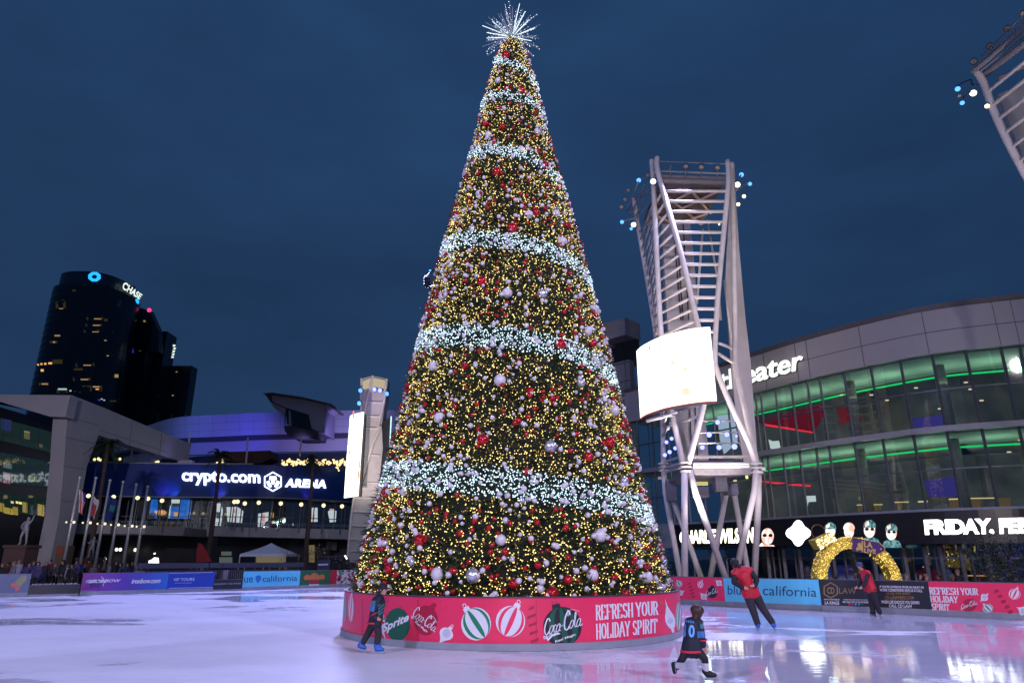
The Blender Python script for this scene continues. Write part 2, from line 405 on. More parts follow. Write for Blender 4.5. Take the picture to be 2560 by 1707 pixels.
# tall narrow serif capitals: strokes in a 1 x 1 cell, y up
GL = {
 'R': [[(.2,0),(.2,1)], [(.2,.97)]+arc(.5,.74,.28,.23,90,-90)+[(.2,.51)], [(.5,.5),(.85,.0)]],
 'E': [[(.2,0),(.2,1)], [(.2,.97),(.8,.97),(.8,.8)], [(.2,.5),(.65,.5)], [(.2,.03),(.85,.03),(.85,.22)]],
 'F': [[(.2,0),(.2,1)], [(.2,.97),(.85,.97),(.85,.78)], [(.2,.5),(.65,.5)]],
 'S': [arc(.5,.74,.3,.24,20,270)+arc(.5,.26,.32,.24,90,-160)],
 'H': [[(.18,0),(.18,1)], [(.82,0),(.82,1)], [(.18,.5),(.82,.5)]],
 'Y': [[(.1,1),(.5,.45)], [(.9,1),(.5,.45)], [(.5,.45),(.5,0)]],
 'O': [arc(.5,.5,.34,.48,0,360,18)],
 'U': [[(.18,1),(.18,.25)]+arc(.5,.27,.32,.26,180,360)+[(.82,1)]],
 'L': [[(.2,0),(.2,1)], [(.2,.03),(.85,.03),(.85,.25)]],
 'I': [[(.5,0),(.5,1)]],
 'D': [[(.2,0),(.2,1)], [(.2,.97)]+arc(.42,.5,.42,.47,90,-90)+[(.2,.03)]],
 'A': [[(.08,0),(.5,1)], [(.5,1),(.92,0)], [(.25,.33),(.75,.33)]],
 'P': [[(.2,0),(.2,1)], [(.2,.97)]+arc(.5,.72,.28,.25,90,-90)+[(.2,.47)]],
 'T': [[(.5,0),(.5,1)], [(.08,.78),(.08,.97),(.92,.97),(.92,.78)]],
}
GW = {'I': .5, 'O': 1.1, 'A': 1.1, ' ': .45, 'Y': 1.0}
def serif_text(mb, surf, txt, quad, m=0, off=.009):
    tot = sum(GW.get(c, .95) for c in txt); x = 0
    w_px = sqrt((quad[1][0]-quad[0][0])**2 + (quad[1][1]-quad[0][1])**2)
    cell = w_px/tot
    for c in txt:
        g = GW.get(c, .95)
        for st in GL.get(c, []):
            P = [bil(quad, (x + p[0]*g)/tot, p[1]) for p in st]
            stroke(mb, surf, P, cell*.30, off, m, cell*.13)
            for e in (st[0], st[-1]):
                if e[1] in (0, 1) and c not in 'O':
                    a = bil(quad, (x+(e[0]-.17)*g)/tot, abs(e[1]-.015)); b = bil(quad, (x+(e[0]+.17)*g)/tot, abs(e[1]-.015))
                    stroke(mb, surf, [a, b], cell*.1, off, m)
        x += g
# flowing script wordmark in a 4.7 x 1.3 cell, y up
def script_strokes():
    S = []
    S.append(([(.74,.86),(.62,1.06),(.42,1.02),(.2,.72),(.1,.38),(.2,.1),(.42,.04),(.62,.2)], .13))
    S.append(([(.42,.04),(.2,-.1),(.02,-.02),(.1,-.22),(.5,-.12),(.9,-.02),(1.3,-.2)], .09))
    def o(x, r=.2): return ([(x+r*1.0*cos(t)+.12*sin(t), .28+.26*sin(t)) for t in (2*pi*k/10 for k in range(11))], .09)
    S.append(o(.9)); S.append(([(1.5,.44),(1.38,.54),(1.22,.42),(1.2,.16),(1.32,.04),(1.52,.14)], .09))
    S.append(o(1.72)); S.append(([(1.92,.5),(1.86,.1),(2.02,.06)], .09)); S.append(([(2.08,.34),(2.26,.38)], .08))
    S.append(([(3.1,.94),(3.0,1.2),(2.74,1.12),(2.5,.72),(2.44,.32),(2.56,.04),(2.82,.02),(3.02,.2)], .14))
    S.append(([(2.74,1.12),(2.86,1.3),(2.98,1.1),(2.86,.88),(2.8,1.1),(3.3,1.26),(4.2,1.0)], .055))
    S.append(o(3.3)); S.append(([(3.62,.3),(3.82,.86),(3.78,1.02),(3.68,.84),(3.66,.2),(3.76,.04),(3.9,.12)], .09))
    S.append(o(4.12)); S.append(([(4.34,.5),(4.28,.12),(4.4,.04),(4.58,.14)], .09))
    return S
def script_print(mb, surf, quad, m=0, off=.012):
    w_px = sqrt((quad[1][0]-quad[0][0])**2 + (quad[1][1]-quad[0][1])**2); k = w_px/4.6
    for pts, wd in script_strokes():
        P = [bil(quad, p[0]/4.6, (p[1]+.2)/1.45) for p in [(q.x, q.y) for q in cr([(a, b, 0) for a, b in pts], 3)]]
        stroke(mb, surf, P, wd*k*1.15, off, m, wd*k*.75)
# ================================================================ ground and ice
mb = MB(); mb.add([(-600, -60, -.5), (600, -60, -.5), (600, 900, -.5), (-600, 900, -.5)], [(0, 1, 2, 3)])
tag(mb.build('plaza_ground', pbr('plaza_paving', (.10, .095, .10), .45, 0, .25, .8, .1)), 'dark plaza paving around the ice rink', kind='structure')
RIGHT = [(34, -4), (27, 5), (22, 13), (18.6, 18.2), (15.15, 21.75), (12.27, 24.53), (9.1, 26.83), (5.95, 30.14), (2.5, 35), (-2.5, 41), (-7, 45)]
LEFT = [(-10.59, 46.79), (-15.28, 41.3), (-16.57, 40.11), (-21.3, 35.86), (-24.2, 34.0), (-30, 30), (-36, 22), (-38, 8), (-36, -12)]
edge = [(p.x, p.y) for p in cr([(a, b, 0) for a, b in RIGHT + LEFT], 5)]
mb = MB(); pl = edge + [(34, -12)]
n = len(pl)
mb.add([(x, y, 0) for x, y in pl] + [(x, y, -.49) for x, y in pl], [tuple(range(n))] + [(k, (k+1) % n, n+(k+1) % n, n+k)[::-1] for k in range(n)])
ice = mb.build('ice', ice_material()); tag(ice, 'pale lavender skating ice with wet shiny patches', kind='structure')

# ================================================================ ring wall around the tree
TC = Vector((0, 18.99, 0)); RR = 4.27
NS = 200
ringp = [(TC.x + RR*cos(2*pi*k/NS), TC.y + RR*sin(2*pi*k/NS)) for k in range(NS)]
RS = Surf([(TC.x + RR*cos(a), TC.y + RR*sin(a)) for a in (pi + pi*k/100 for k in range(101))])
ring = thing('ring_wall', 'round red printed wall standing on the ice around the big tree', 'wall', (TC.x, TC.y, 0))
mb = MB(); mb.wall(ringp, .13, .985, .06, closed=True)
mb.build('wall_panel', M_RED, ring)
kp = [(TC.x + (RR+.03)*cos(2*pi*k/NS), TC.y + (RR+.03)*sin(2*pi*k/NS)) for k in range(NS)]
mb = MB(); mb.wall(kp, .004, .135, .085, closed=True); mb.build('kick_plate', M_GREY, ring)
mb = MB(); mb.wall([(TC.x + (RR+.015)*cos(2*pi*k/NS), TC.y + (RR+.015)*sin(2*pi*k/NS)) for k in range(NS)], .985, 1.01, .09, closed=True); mb.build('top_rail', pbr('rail_cap', (.06, .05, .08), .35), ring)
mb = MB(); mb.lathe([(RR-.1, .62), (.2, .64)], TC, 60); mb.build('planter_bed', pbr('mulch', (.03, .035, .03), .9, 0, .5, 8, .5), ring)
# seams between printed sheets
mb = MB()
for x in (Z5(1050, 0)[0], Z6(410, 0)[0], Z6(1720, 0)[0], Z5(340, 0)[0]):
    mb.add([RS.hit(x-.7, 1498, .003), RS.hit(x+.7, 1498, .003), RS.hit(x+.7, 1612, .003), RS.hit(x-.7, 1612, .003)], [(0, 1, 2, 3)])
mb.build('panel_seam', M_DKRED, ring)
PM = [M_PWHITE, M_PLAV, M_GREEN, M_RED, M_DKGREEN, M_PBLACK, M_DKRED]
def bauble_print(name, cx, cy_, rx, ry, tilt, stripe, parent=ring, surf=RS, cap=True, base=0, step=8, off=.006):
    m = MB(); poly_print(m, surf, ell(cx, cy_, rx, ry, 32), off, base, step)
    for k0, k1 in ((-.80, -.58), (-.12, .2), (.72, .9)):
        P = [(k0*cos(t), sin(t)) for t in np.linspace(-1.45, 1.45, 14)] + [(k1*cos(t), sin(t)) for t in np.linspace(1.45, -1.45, 14)]
        P = [(cx + rx*(a*cos(tilt) - b*sin(tilt)), cy_ + ry*(a*sin(tilt) + b*cos(tilt))) for a, b in P]
        poly_print(m, surf, P, off + .004, stripe, step)
    if cap:
        ux, uy = sin(tilt), -cos(tilt)
        c0 = (cx + rx*ux*.98, cy_ + ry*uy*.98); c1 = (cx + rx*ux*1.24, cy_ + ry*uy*1.24); w = rx*.24
        px_, py_ = -uy, ux
        poly_print(m, surf, [(c0[0]+px_*w, c0[1]+py_*w), (c1[0]+px_*w*.85, c1[1]+py_*w*.85), (c1[0]-px_*w*.85, c1[1]-py_*w*.85), (c0[0]-px_*w, c0[1]-py_*w)], off+.001, base)
        rc = (cx + rx*ux*1.36, cy_ + ry*uy*1.36)
        stroke(m, surf, [(p[0], p[1]) for p in arc(rc[0], rc[1], rx*.11, rx*.13, 0, 360, 10)], rx*.05, off+.002, base)
    m.build(name, PM, parent); return m
def drop_print(name, tip, c, r, capdir, parent=ring, surf=RS, step=8, off=.006):
    # teardrop ornament running out to a point
    m = MB(); d = Vector((c[0]-tip[0], c[1]-tip[1])); L_ = d.length; d /= L_; q = Vector((-d.y, d.x))
    prof = [(0, .01), (.3, .16), (.55, .5), (.75, .86), (.95, 1), (1.15, .9), (1.3, .6), (1.38, .28), (1.55, .26), (1.56, .02)]
    P = [(tip[0] + d.x*L_*a + q.x*r*b, tip[1] + d.y*L_*a + q.y*r*b) for a, b in prof] + [(tip[0] + d.x*L_*a - q.x*r*b, tip[1] + d.y*L_*a - q.y*r*b) for a, b in reversed(prof)]
    poly_print(m, surf, P, off, 0, step)
    poly_print(m, surf, ell(c[0], c[1], r*.55, r*.6, 16), off+.003, 1, step)
    rc = (tip[0]+d.x*L_*1.66, tip[1]+d.y*L_*1.66); stroke(m, surf, arc(rc[0], rc[1], r*.16, r*.18, 0, 360, 8), r*.08, off, 0)
    m.build(name, PM, parent)
s5 = 1/5.107
bauble_print('printed_ornament', *Z5(118, 610), 20*s5, 165*s5, .05, 2, step=3, cap=False)
bauble_print('printed_ornament', *Z5(196, 615), 38*s5, 170*s5, .25, 3, step=3)
drop_print('printed_ornament', Z5(635, 1005), Z5(535, 720), 85*s5, None)
m = MB(); poly_print(m, RS, ell(*Z5(790, 815), 160*s5, 210*s5, 32), .006, 4, 8)
text_print(m, RS, 'Sprite', [Z5(600, 955), Z5(935, 800), Z5(935, 660), Z5(590, 820)], .012, 0, .03, .25); m.build('printed_badge', PM, ring)
m = MB(); poly_print(m, RS, ell(*Z5(1150, 765), 150*s5, 190*s5, 32), .006, 6, 8)
poly_print(m, RS, [Z5(1180, 590), Z5(1250, 540), Z5(1285, 560), Z5(1250, 640)], .006, 6, 8)
script_print(m, RS, [Z5(965, 730), Z5(1255, 945), Z5(1330, 790), Z5(1040, 550)])
text_print(m, RS, 'Real Magic', [Z5(1005, 800), Z5(1155, 925), Z5(1180, 900), Z5(1025, 770)], .012, 0, .03); m.build('printed_badge', PM, ring)
drop_print('printed_ornament', Z5(1312, 1072), Z5(1415, 930), 92*s5, None)
bauble_print('printed_ornament', *Z5(1790, 810), 190*s5, 210*s5, -.62, 2)
bauble_print('printed_ornament', *Z5(2228, 778), 187*s5, 198*s5, .42, 3)
m = MB()
for k in range(5):
    cx, cy_ = 330 + 22*k + (8 if k > 2 else 0), 615 + 104*k; cx = (345, 350, 368, 378, 390)[k]
    poly_print(m, RS, [Z6(cx-56+k*2, cy_+28), Z6(cx+48, cy_-8), Z6(cx+58, cy_-44), Z6(cx-48, cy_-8)] if k else [Z6(cx-30, 640), Z6(cx+35, 612), Z6(cx+35, 578), Z6(cx-28, 606)], .006, 6)
m.build('printed_dash_marks', PM, ring)
# striped dark ornament with the script wordmark
m = MB(); cx, cy_ = 745, 845
body = [Z6(cx + 245*cos(t), cy_ + 250*sin(t)) for t in np.linspace(radians(100.), radians(440.), 44)]
body = [Z6(cx + 245*cos(t), min(1090, cy_ + 252*sin(t))) for t in np.linspace(0, 2*pi, 60)[:-1]]
poly_print(m, RS, body, .006, 5, 8)
for k0, k1 in ((-.72, -.4), (-.1, .22), (.5, .8)):
    P = [(k0*cos(t), sin(t)) for t in np.linspace(-1.35, 1.35, 14)] + [(k1*cos(t), sin(t)) for t in np.linspace(1.35, -1.35, 14)]
    poly_print(m, RS, [Z6(cx + 245*a + 30*b, min(1088, cy_ + 248*b)) for a, b in P], .010, 4, 8)
poly_print(m, RS, [Z6(618, 640), Z6(728, 615), Z6(706, 545), Z6(612, 568)], .007, 5)
for x in (612, 668): stroke(m, RS, [Z6(x, 520), Z6(x+4, 560)], .7, .007, 5)
script_print(m, RS, [Z6(505, 1000), Z6(1000, 870), Z6(1000, 590), Z6(505, 720)], 0, .016)
poly_print(m, RS, [Z6(*p) for p in ((530, 985), (560, 1030), (620, 965), (690, 945), (722, 935), (690, 918), (640, 925), (595, 955), (560, 990), (540, 960))], .016, 0)
text_print(m, RS, 'Real Magic', [Z6(652, 1062), Z6(912, 962), Z6(912, 925), Z6(650, 1018)], .016, 0, .03); m.build('printed_badge', PM, ring)
m = MB()
serif_text(m, RS, 'REFRESH YOUR', [Z6(1168, 762), Z6(1968, 690), Z6(1960, 520), Z6(1165, 572)])
serif_text(m, RS, 'HOLIDAY SPIRIT', [Z6(1175, 1008), Z6(1952, 918), Z6(1952, 742), Z6(1170, 812)]); m.build('lettering', PM, ring)
m = MB(); poly_print(m, RS, [Z6(1988, 575), Z6(2018, 555), Z6(2015, 512), Z6(1985, 532)], .006, 0); m.build('sticker', pbr('sticker', (.35, .22, .03), .5), ring)
drop_print('printed_ornament', Z6(2052, 500), Z6(2120, 770), 62*s5, None, step=3)
bauble_print('printed_ornament', *Z6(2226, 715), 38*s5, 180*s5, .2, 2, step=2, cap=False)

# ================================================================ Christmas tree
PROF_Z = np.array([.55, 1.55, 5.02, 7.57, 10.76, 14.12, 16.61, 17.83, 18.45, 18.7])
PROF_R = np.array([4.02, 3.90, 3.14, 2.65, 2.00, 1.22, .76, .45, .24, .03])
TB = Vector((TC.x, TC.y, .6))
trad = lambda z: np.interp(z, PROF_Z, PROF_R)
tree = thing('christmas_tree', 'giant cone shaped Christmas tree covered in lights and baubles in the middle of the rink', 'tree', TB)
mb = MB(); mb.lathe([(.35, .6), (.3, 6), (.12, 18.2)], TC, 12); mb.build('trunk', pbr('bark', (.03, .02, .015), .9), tree)
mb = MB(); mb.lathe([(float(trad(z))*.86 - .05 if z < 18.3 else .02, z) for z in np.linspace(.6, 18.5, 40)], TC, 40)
mb.build('inner_branches', pbr('shaded_needles', (.008, .012, .006), .9, 0, .4, 9), tree)  # dark cone; shade between the branches is put into its colour
def surf_points(n, zlo=.62, zhi=18.6, front=False):
    # even spread over the cone's skin
    z = rng.uniform(zlo, zhi, n*6); keep = rng.uniform(0, 4.05, n*6) < trad(z)+.05; z = z[keep][:n]
    th = rng.uniform(pi*1.0-.25, 2*pi+.25, len(z)) if front else rng.uniform(0, 2*pi, len(z))
    return z, th
# needle sprigs: each a little fan of thin blades
z, th = surf_points(13000); N = len(z); r0 = trad(z)
up = rng.uniform(-.25, .45, N); tw = rng.normal(0, .45, N)
d = np.stack([np.cos(th+tw)*np.cos(up), np.sin(th+tw)*np.cos(up), np.sin(up)], 1)
lenv = rng.uniform(.16, .36, N)*np.interp(z, [0, 14, 18.7], [1.15, .85, .5])
base = np.stack([TC.x + (r0-.14)*np.cos(th), TC.y + (r0-.14)*np.sin(th), z], 1)
VV = []; FF = []; cnt = 0
for b in range(5):
    ax = np.cross(d, np.array([0, 0, 1.])); ax /= np.linalg.norm(ax, axis=1)[:, None]; ay = np.cross(ax, d)
    a = rng.uniform(0, 2*pi, N); sp = rng.uniform(.25, .75, N) if b else np.zeros(N)
    dd = d + (ax*np.cos(a)[:, None] + ay*np.sin(a)[:, None])*sp[:, None]; dd /= np.linalg.norm(dd, axis=1)[:, None]
    wv = np.cross(dd, rng.normal(0, 1, (N, 3))); wv /= np.linalg.norm(wv, axis=1)[:, None]
    w = .020*np.ones(N)[:, None]
    st = base + d*(lenv*.15*b)[:, None]
    tip = st + dd*(lenv*(1 if b == 0 else .75))[:, None]
    VV.append(np.stack([st - wv*w, st + wv*w, tip], 1).reshape(-1, 3)); FF.append(np.arange(N*3).reshape(-1, 3) + cnt); cnt += N*3
mesh_np('foliage', np.concatenate(VV), np.concatenate(FF), pbr('needles', (.026, .048, .016), .6, 0, .5, 3), tree)

# spiral of white light: heights where it meets the left and right outline, from the photograph
ctl = [(1125, 62, 'l'), (205, 0, 'r')]
LP = [(1135, 142), (1125, 245), (1090, 362), (1022, 582), (960, 797), (875, 1085)]
RP = [(1216, 215), (1231, 283), (1287, 458), (1347, 672), (1410, 893), (1500, 1200)]
turns = []; hz = lambda p: gz_h(p)
def gz_h(p): return at(p[0]*BIG, p[1]*BIG, TC.y).z
for k in range(6): turns.append((2*pi*k + pi, gz_h(LP[k]))); turns.append((2*pi*k + 2*pi, gz_h(RP[k])))
TT = np.array([t[0] for t in turns]); TZ = np.array([t[1] for t in turns])
TT = np.concatenate([[pi*.2], TT, [2*pi*6.6]]); TZ = np.concatenate([[TZ[0]+.5], TZ, [1.0]])
def band_dist(z, th):
    # height distance to the nearest turn of the spiral, in half band widths
    th = np.mod(th, 2*pi); best = np.full(len(z), 9.)
    for k in range(7):
        t = th + 2*pi*k; ok = (t >= TT[0]) & (t <= TT[-2] + .25); zc = np.interp(t, TT, TZ)
        hw = np.interp(zc, [2, 8, 13, 17.5], [.345, .295, .215, .14])
        best = np.where(ok, np.minimum(best, np.abs(z-zc)/hw), best)
    return best
def onskin(z, th, out=0.):
    r = trad(z) + out; return np.stack([TC.x + r*np.cos(th), TC.y + r*np.sin(th), z], 1)
z, th = surf_points(37000, .7, 18.5); bd = band_dist(z, th)
k = (bd > 1.0) & (rng.uniform(0, 1, len(z)) < .66); zz, tt = z[k], th[k]
P = onskin(zz, tt, rng.uniform(-.08, .09, len(zz))); R = rng.uniform(.0105, .0185, len(zz))
V, Fx = many(OCT_V, OCT_F, P, R)
o = mesh_np('warm_fairy_lights', V, Fx, emi('warm_bulb', (1.0, .76, .26), 2.6, False))
tag(o, 'thousands of tiny warm yellow fairy lights all over the tree', 'fairy lights', kind='stuff')
z, th = surf_points(26000, .7, 18.5); bd = band_dist(z, th); k = bd > .9; zz, tt = z[k], th[k]
P = onskin(zz, tt, rng.uniform(-.22, -.05, len(zz))); R = rng.uniform(.008, .015, len(zz)); V, Fx = many(OCT_V, OCT_F, P, R)
o = mesh_np('inner_fairy_lights', V, Fx, emi('inner_bulb', (1.0, .62, .12), .8, False))
tag(o, 'fainter warm fairy lights deeper inside the branches of the tree', 'fairy lights', kind='stuff')
z, th = surf_points(120000, .9, 18.3); bd = band_dist(z, th); k = (bd < 1.0 + rng.normal(0, .07, len(z))) & (rng.uniform(0, 1, len(z)) < .66)
zz, tt = z[k], th[k]; P = onskin(zz, tt, rng.uniform(-.06, .13, len(zz))); R = rng.uniform(.012, .022, len(zz))
V, Fx = many(OCT_V, OCT_F, P, R)
o = mesh_np('white_fairy_lights', V, Fx, emi('cool_bulb', (.62, .85, 1.0), 2.2, False))
tag(o, 'dense ice white fairy lights in a spiral band around the tree', 'fairy lights', kind='stuff')

# ---------------------------------------------------------------- baubles
B_RED = pbr('red_bauble', (.48, .006, .014), .22, .35, .12, 3, coat=.6)
B_WHITE = pbr('white_bauble', (.70, .66, .68), .35, .0, .06, 3, .0, .6, .3)
B_SILVER = pbr('silver_bauble', (.72, .72, .80), .25, .7, .10, 25, .5)
ICV, ICF = ico(2)
z, th = surf_points(3700, .8, 18.3); bd = band_dist(z, th)
kk = rng.uniform(0, 1, len(z)) < np.where(bd < 1, .9, 1.)
z, th, bd = z[kk], th[kk], bd[kk]
white = (rng.uniform(0, 1, len(z)) < .58) | (bd < 1.05)
# reds hang in small clusters
rad = rng.uniform(.036, .068, len(z))*np.interp(z, [0, 12, 18], [1.08, .95, .75])
P = onskin(z, th, .06 + rad*.6)
FRONT = P[:, 1] < TC.y - trad(z)*.25
vis = np.where(FRONT & (z < 8.5))[0]; order = vis[np.argsort(-rad[vis]/(P[vis, 1]))]
single = order[:236]; rest = np.setdiff1d(np.arange(len(z)), single)
for w_, nm, mt, lab in ((True, 'small_white_baubles', B_WHITE, 'many small white baubles scattered over the whole tree'), (False, 'small_red_baubles', B_RED, 'many small red baubles scattered over the whole tree')):
    s = rest[white[rest] == w_]; V, Fx = many(ICV, ICF, P[s], rad[s])
    tag(mesh_np(nm, V, Fx, mt, None, True), lab, 'baubles', kind='stuff')
def bauble_mesh(kind):
    m = MB(); m.ball((0, 0, 0), 1, 14, 9)
    return m
def zone_words(p):
    zc = p.z; t = atan2(p.y-TC.y, p.x-TC.x) % (2*pi)
    bands = [np.interp(t + 2*pi*k, TT, TZ) for k in range(6)]       # top band first
    n = sum(1 for b in bands if b > zc)
    zone = 'above the first white light band' if n == 0 else 'under the ' + ('first', 'second', 'third', 'fourth', 'fifth', 'sixth')[n-1] + ' white light band'
    side = 'far left' if p.x < -.62*trad(zc) else 'left of centre' if p.x < -.2*trad(zc) else 'middle' if p.x < .2*trad(zc) else 'right of centre' if p.x < .62*trad(zc) else 'far right'
    return zone, side
TEMPL = {}
for key, mt in (('red', B_RED), ('white', B_WHITE)):
    me = bpy.data.meshes.new('bauble'); me.from_pydata(ICV, [], ICF); me.materials.append(mt); me.polygons.foreach_set('use_smooth', [True]*len(ICF)); TEMPL[key] = me
for i in single:
    key = 'white' if white[i] else 'red'; p = Vector(P[i]); zn, sd = zone_words(p)
    o = bpy.data.objects.new('small_bauble', TEMPL[key]); COL.objects.link(o); o.location = p; o.scale = (rad[i],)*3
    tag(o, f'small {key} bauble, {sd}, {zn} of the tree', 'bauble', f'small {key} baubles, {sd}, {zn}')
def cone_hit(x, y):
    r = ray(x*BIG, y*BIG); lo = None
    for t in np.arange(13., 27., .01):
        p = Vector((r.x*t, r.y*t, EYE + r.z*t))
        if sqrt((p.x-TC.x)**2 + (p.y-TC.y)**2) < float(trad(p.z)): return p
    # just outside the outline: nearest point on the ray
    best = min(np.arange(13., 27., .05), key=lambda t: sqrt((r.x*t-TC.x)**2 + (r.y*t-TC.y)**2) - float(trad(EYE+r.z*t)))
    return Vector((r.x*best, r.y*best, EYE + r.z*best))
BR = [(1163,130,10),(1198,210,8),(1117,285,9),(1155,293,7),(1249,382,10),(1142,398,11),(1231,490,9),(1176,526,12),(1301,520,9),(1108,648,12),(1285,792,13),(1358,790,10),(953,845,11),(1069,842,9),(1217,899,10),(1110,1011,14),(1396,1017,13),(1349,1050,12),(968,1241,15),(1303,1331,11),(1267,1362,15),(1180,1340,12),(1432,1364,12),(898,1306,13),(1184,971,8),(1268,915,7),(1090,1196,8),(1160,1268,9),(1235,1297,9),(1365,1330,8),(1057,1225,8),(1020,945,7),(1210,1083,8),(1300,1210,7)]
BW = [(1232,304,8),(1123,311,8),(1196,345,8),(1145,187,7),(1103,447,9),(1214,495,10),(1275,492,9),(1053,498,8),(1289,556,11),(1021,683,11),(1165,675,12),(1361,712,12),(1345,762,12),(999,842,12),(1149,875,14),(1406,943,13),(1012,960,13),(1458,1075,12),(1151,1240,13),(1007,1318,15),(1358,1320,14),(1481,1325,14),(882,1245,13),(1374,1230,15),(1240,1352,10),(930,1130,9)]
BS = [(1086,527,9),(1244,677,12),(972,748,9),(1331,880,11),(1263,1027,15),(1430,1105,11),(1088,1322,17),(1513,1350,12),(985,722,8),(1200,1150,8),(950,1290,9)]
seen = {}
def ordinal(n): return ['', ', second one', ', third one', ', fourth one', ', fifth one'][min(n, 4)]
for lst, col, mt in ((BR, 'red', B_RED), (BW, 'white', B_WHITE), (BS, 'silver', B_SILVER)):
    for n_, (x, y, pr) in enumerate(lst):
        p = cone_hit(x, y); dist = p.y*CP + (p.z-EYE)*SP; r = pr*BIG/FPX*dist
        nrm = Vector((p.x-TC.x, p.y-TC.y, .2)).normalized(); p = p + nrm*r*.35
        zn, sd = zone_words(p); key = (col, zn, sd); c = seen.get(key, 0); seen[key] = c + 1
        ribbed = (col == 'white' and n_ % 3 == 1)
        fin = 'ribbed white' if ribbed else {'red': 'glossy red', 'white': 'matt white', 'silver': 'glittering silver'}[col]
        b_ = thing('bauble', f'large {fin} bauble, {sd}, {zn}{ordinal(c)}', 'bauble', p, 'large baubles on the Christmas tree')
        m = MB()
        if ribbed: m.lathe([(max(.001, r*sqrt(max(0, 1-s*s)))*(1 + .035*cos(s*34)), r*s) for s in np.linspace(-1, 1, 40)], p, 20)
        else: m.ball(p, r, 20, 12)
        m.build('ball', mt, b_, True)
        m = MB(); m.tube([p + Vector((0, 0, r*.94)), p + Vector((0, 0, r*1.16))], r*.2, 8); m.build('cap', pbr('bauble_cap', (.5, .45, .4), .35, .8), b_)

# ---------------------------------------------------------------- starburst on top
SB = Vector((TC.x, TC.y, 18.62))
star = thing('starburst_topper', 'silver starburst of lit rods on the tip of the Christmas tree', 'tree topper', SB)
m = MB(); m.ball(SB, .14, 10, 6); m.build('hub', pbr('chrome', (.7, .72, .78), .2, .9), star)
E_ROD = emi('lit_rod', (.80, .94, 1.0), 1.6, False); M_ROD = pbr('silver_rod', (.50, .47, .56), .3, .6)
E_ICE = emi('ice_bulb', (.66, .92, 1.0), 2.4, False)
beadsP = []; ga = pi*(3-sqrt(5))
for k in range(120):
    zz = 1 - 2*(k+.5)/120; rr = sqrt(1-zz*zz); a = ga*k
    dv = Vector((rr*cos(a), rr*sin(a), zz)).normalized(); ln = random.uniform(.78, 1.12)
    if zz < -.66: continue
    m = MB(); m.tube([SB + dv*.1, SB + dv*ln], [.015, .010], 6)
    lit = k % 7 == 3
    m.build('lit_rod' if lit else 'rod', E_ROD if lit else M_ROD, star)
    if k % 2:
        for t in np.arange(.12, ln, .085):
            beadsP.append(SB + dv*t + Vector((random.gauss(0, .022), random.gauss(0, .022), random.gauss(0, .022))))
V, Fx = many(OCT_V, OCT_F, [tuple(p) for p in beadsP], rng.uniform(.010, .019, len(beadsP)))
o = mesh_np('light_bead', V, Fx, E_ICE, star); o['kind'] = 'stuff'
# ================================================================ rink boards
RSURF = Surf([(p.x, p.y) for p in cr([(a, b, 0) for a, b in RIGHT], 8)])
LSURF = Surf([(p.x, p.y) for p in cr([(a, b, 0) for a, b in LEFT[:7]], 8)])
M_KICK = pbr('board_kick_plate', (.22, .24, .29), .5, 0, .15, 3)
M_FRAME = pbr('board_back', (.08, .085, .10), .5)
def board(x0, x1, yref, surf, mat, label, top=1.03, kick=.19, name='rink_board'):
    mid = surf.hit((x0+x1)/2, yref); b = thing(name, label, 'rink board', (mid.x, mid.y, 0), 'advertising boards around the ice rink')
    path = surf.clip(x0+.35, x1-.35, yref)
    m = MB(); m.wall(path, kick, top, .05); m.build('panel', mat, b)
    m = MB(); m.wall([(p[0], p[1]) for p in path], .004, kick, .09); k = m.build('kick_plate', M_KICK, b)
    m = MB(); m.wall(path, top, top+.025, .06); m.build('top_rail', M_FRAME, b)
    return b
def poly_on(name, b, surf, polys, mats, off=.006, step=None):
    m = MB()
    for p, k in polys: poly_print(m, surf, p, off, k, step)
    return m.build(name, mats, b)
zz = lambda Z, pts: [Z(*p) for p in pts]
# -- right side
yb = 1480
b = board(1600, 1811, yb, RSURF, M_RED, 'red holiday rink board with pale ornaments directly behind the tree on its right')
m = MB(); serif_text(m, RSURF, 'YOUR', [Z7(180, 672), Z7(308, 672), Z7(305, 618), Z7(176, 616)]); m.build('lettering', PM, b)
s7 = 1/3.672
bauble_print('printed_ornament', *Z7(360, 656), 30*s7, 32*s7, -.6, 2, b, RSURF)
bauble_print('printed_ornament', *Z7(556, 662), 28*s7, 34*s7, .5, 3, b, RSURF)
drop_print('printed_ornament', Z7(690, 618), Z7(728, 650), 30*s7, None, b, RSURF); drop_print('printed_ornament', Z7(550, 735), Z7(588, 775), 30*s7, None, b, RSURF)
drop_print('printed_ornament', Z7(330, 762), Z7(375, 738), 26*s7, None, b, RSURF)
m = MB(); poly_print(m, RSURF, ell(*Z7(662, 735), 50*s7, 52*s7, 24), .006, 5); poly_print(m, RSURF, zz(Z7, [(645, 690), (685, 690), (680, 672), (650, 672)]), .006, 5)
script_print(m, RSURF, [Z7(608, 770), Z7(715, 745), Z7(715, 690), Z7(608, 712)], 0, .012)
for k in range(5): poly_print(m, RSURF, zz(Z7, [(438+k*9, 652+k*30), (466+k*9, 640+k*30), (472+k*9, 652+k*30), (444+k*9, 664+k*30)]), .006, 6)
m.build('printed_badge', PM, b)
b = board(1811, 2050, yb, RSURF, M_SKYBLUE, 'sky blue rink board with thin navy lettering in front of the white tower legs')
m = MB()
text_print(m, RSURF, 'blue', [Z7(806, 752), Z7(984, 758), Z7(984, 682), Z7(806, 668)]); text_print(m, RSURF, 'california', [Z7(1128, 760), Z7(1622, 776), Z7(1622, 690), Z7(1128, 668)])
m.build('lettering', M_NAVYTXT, b)
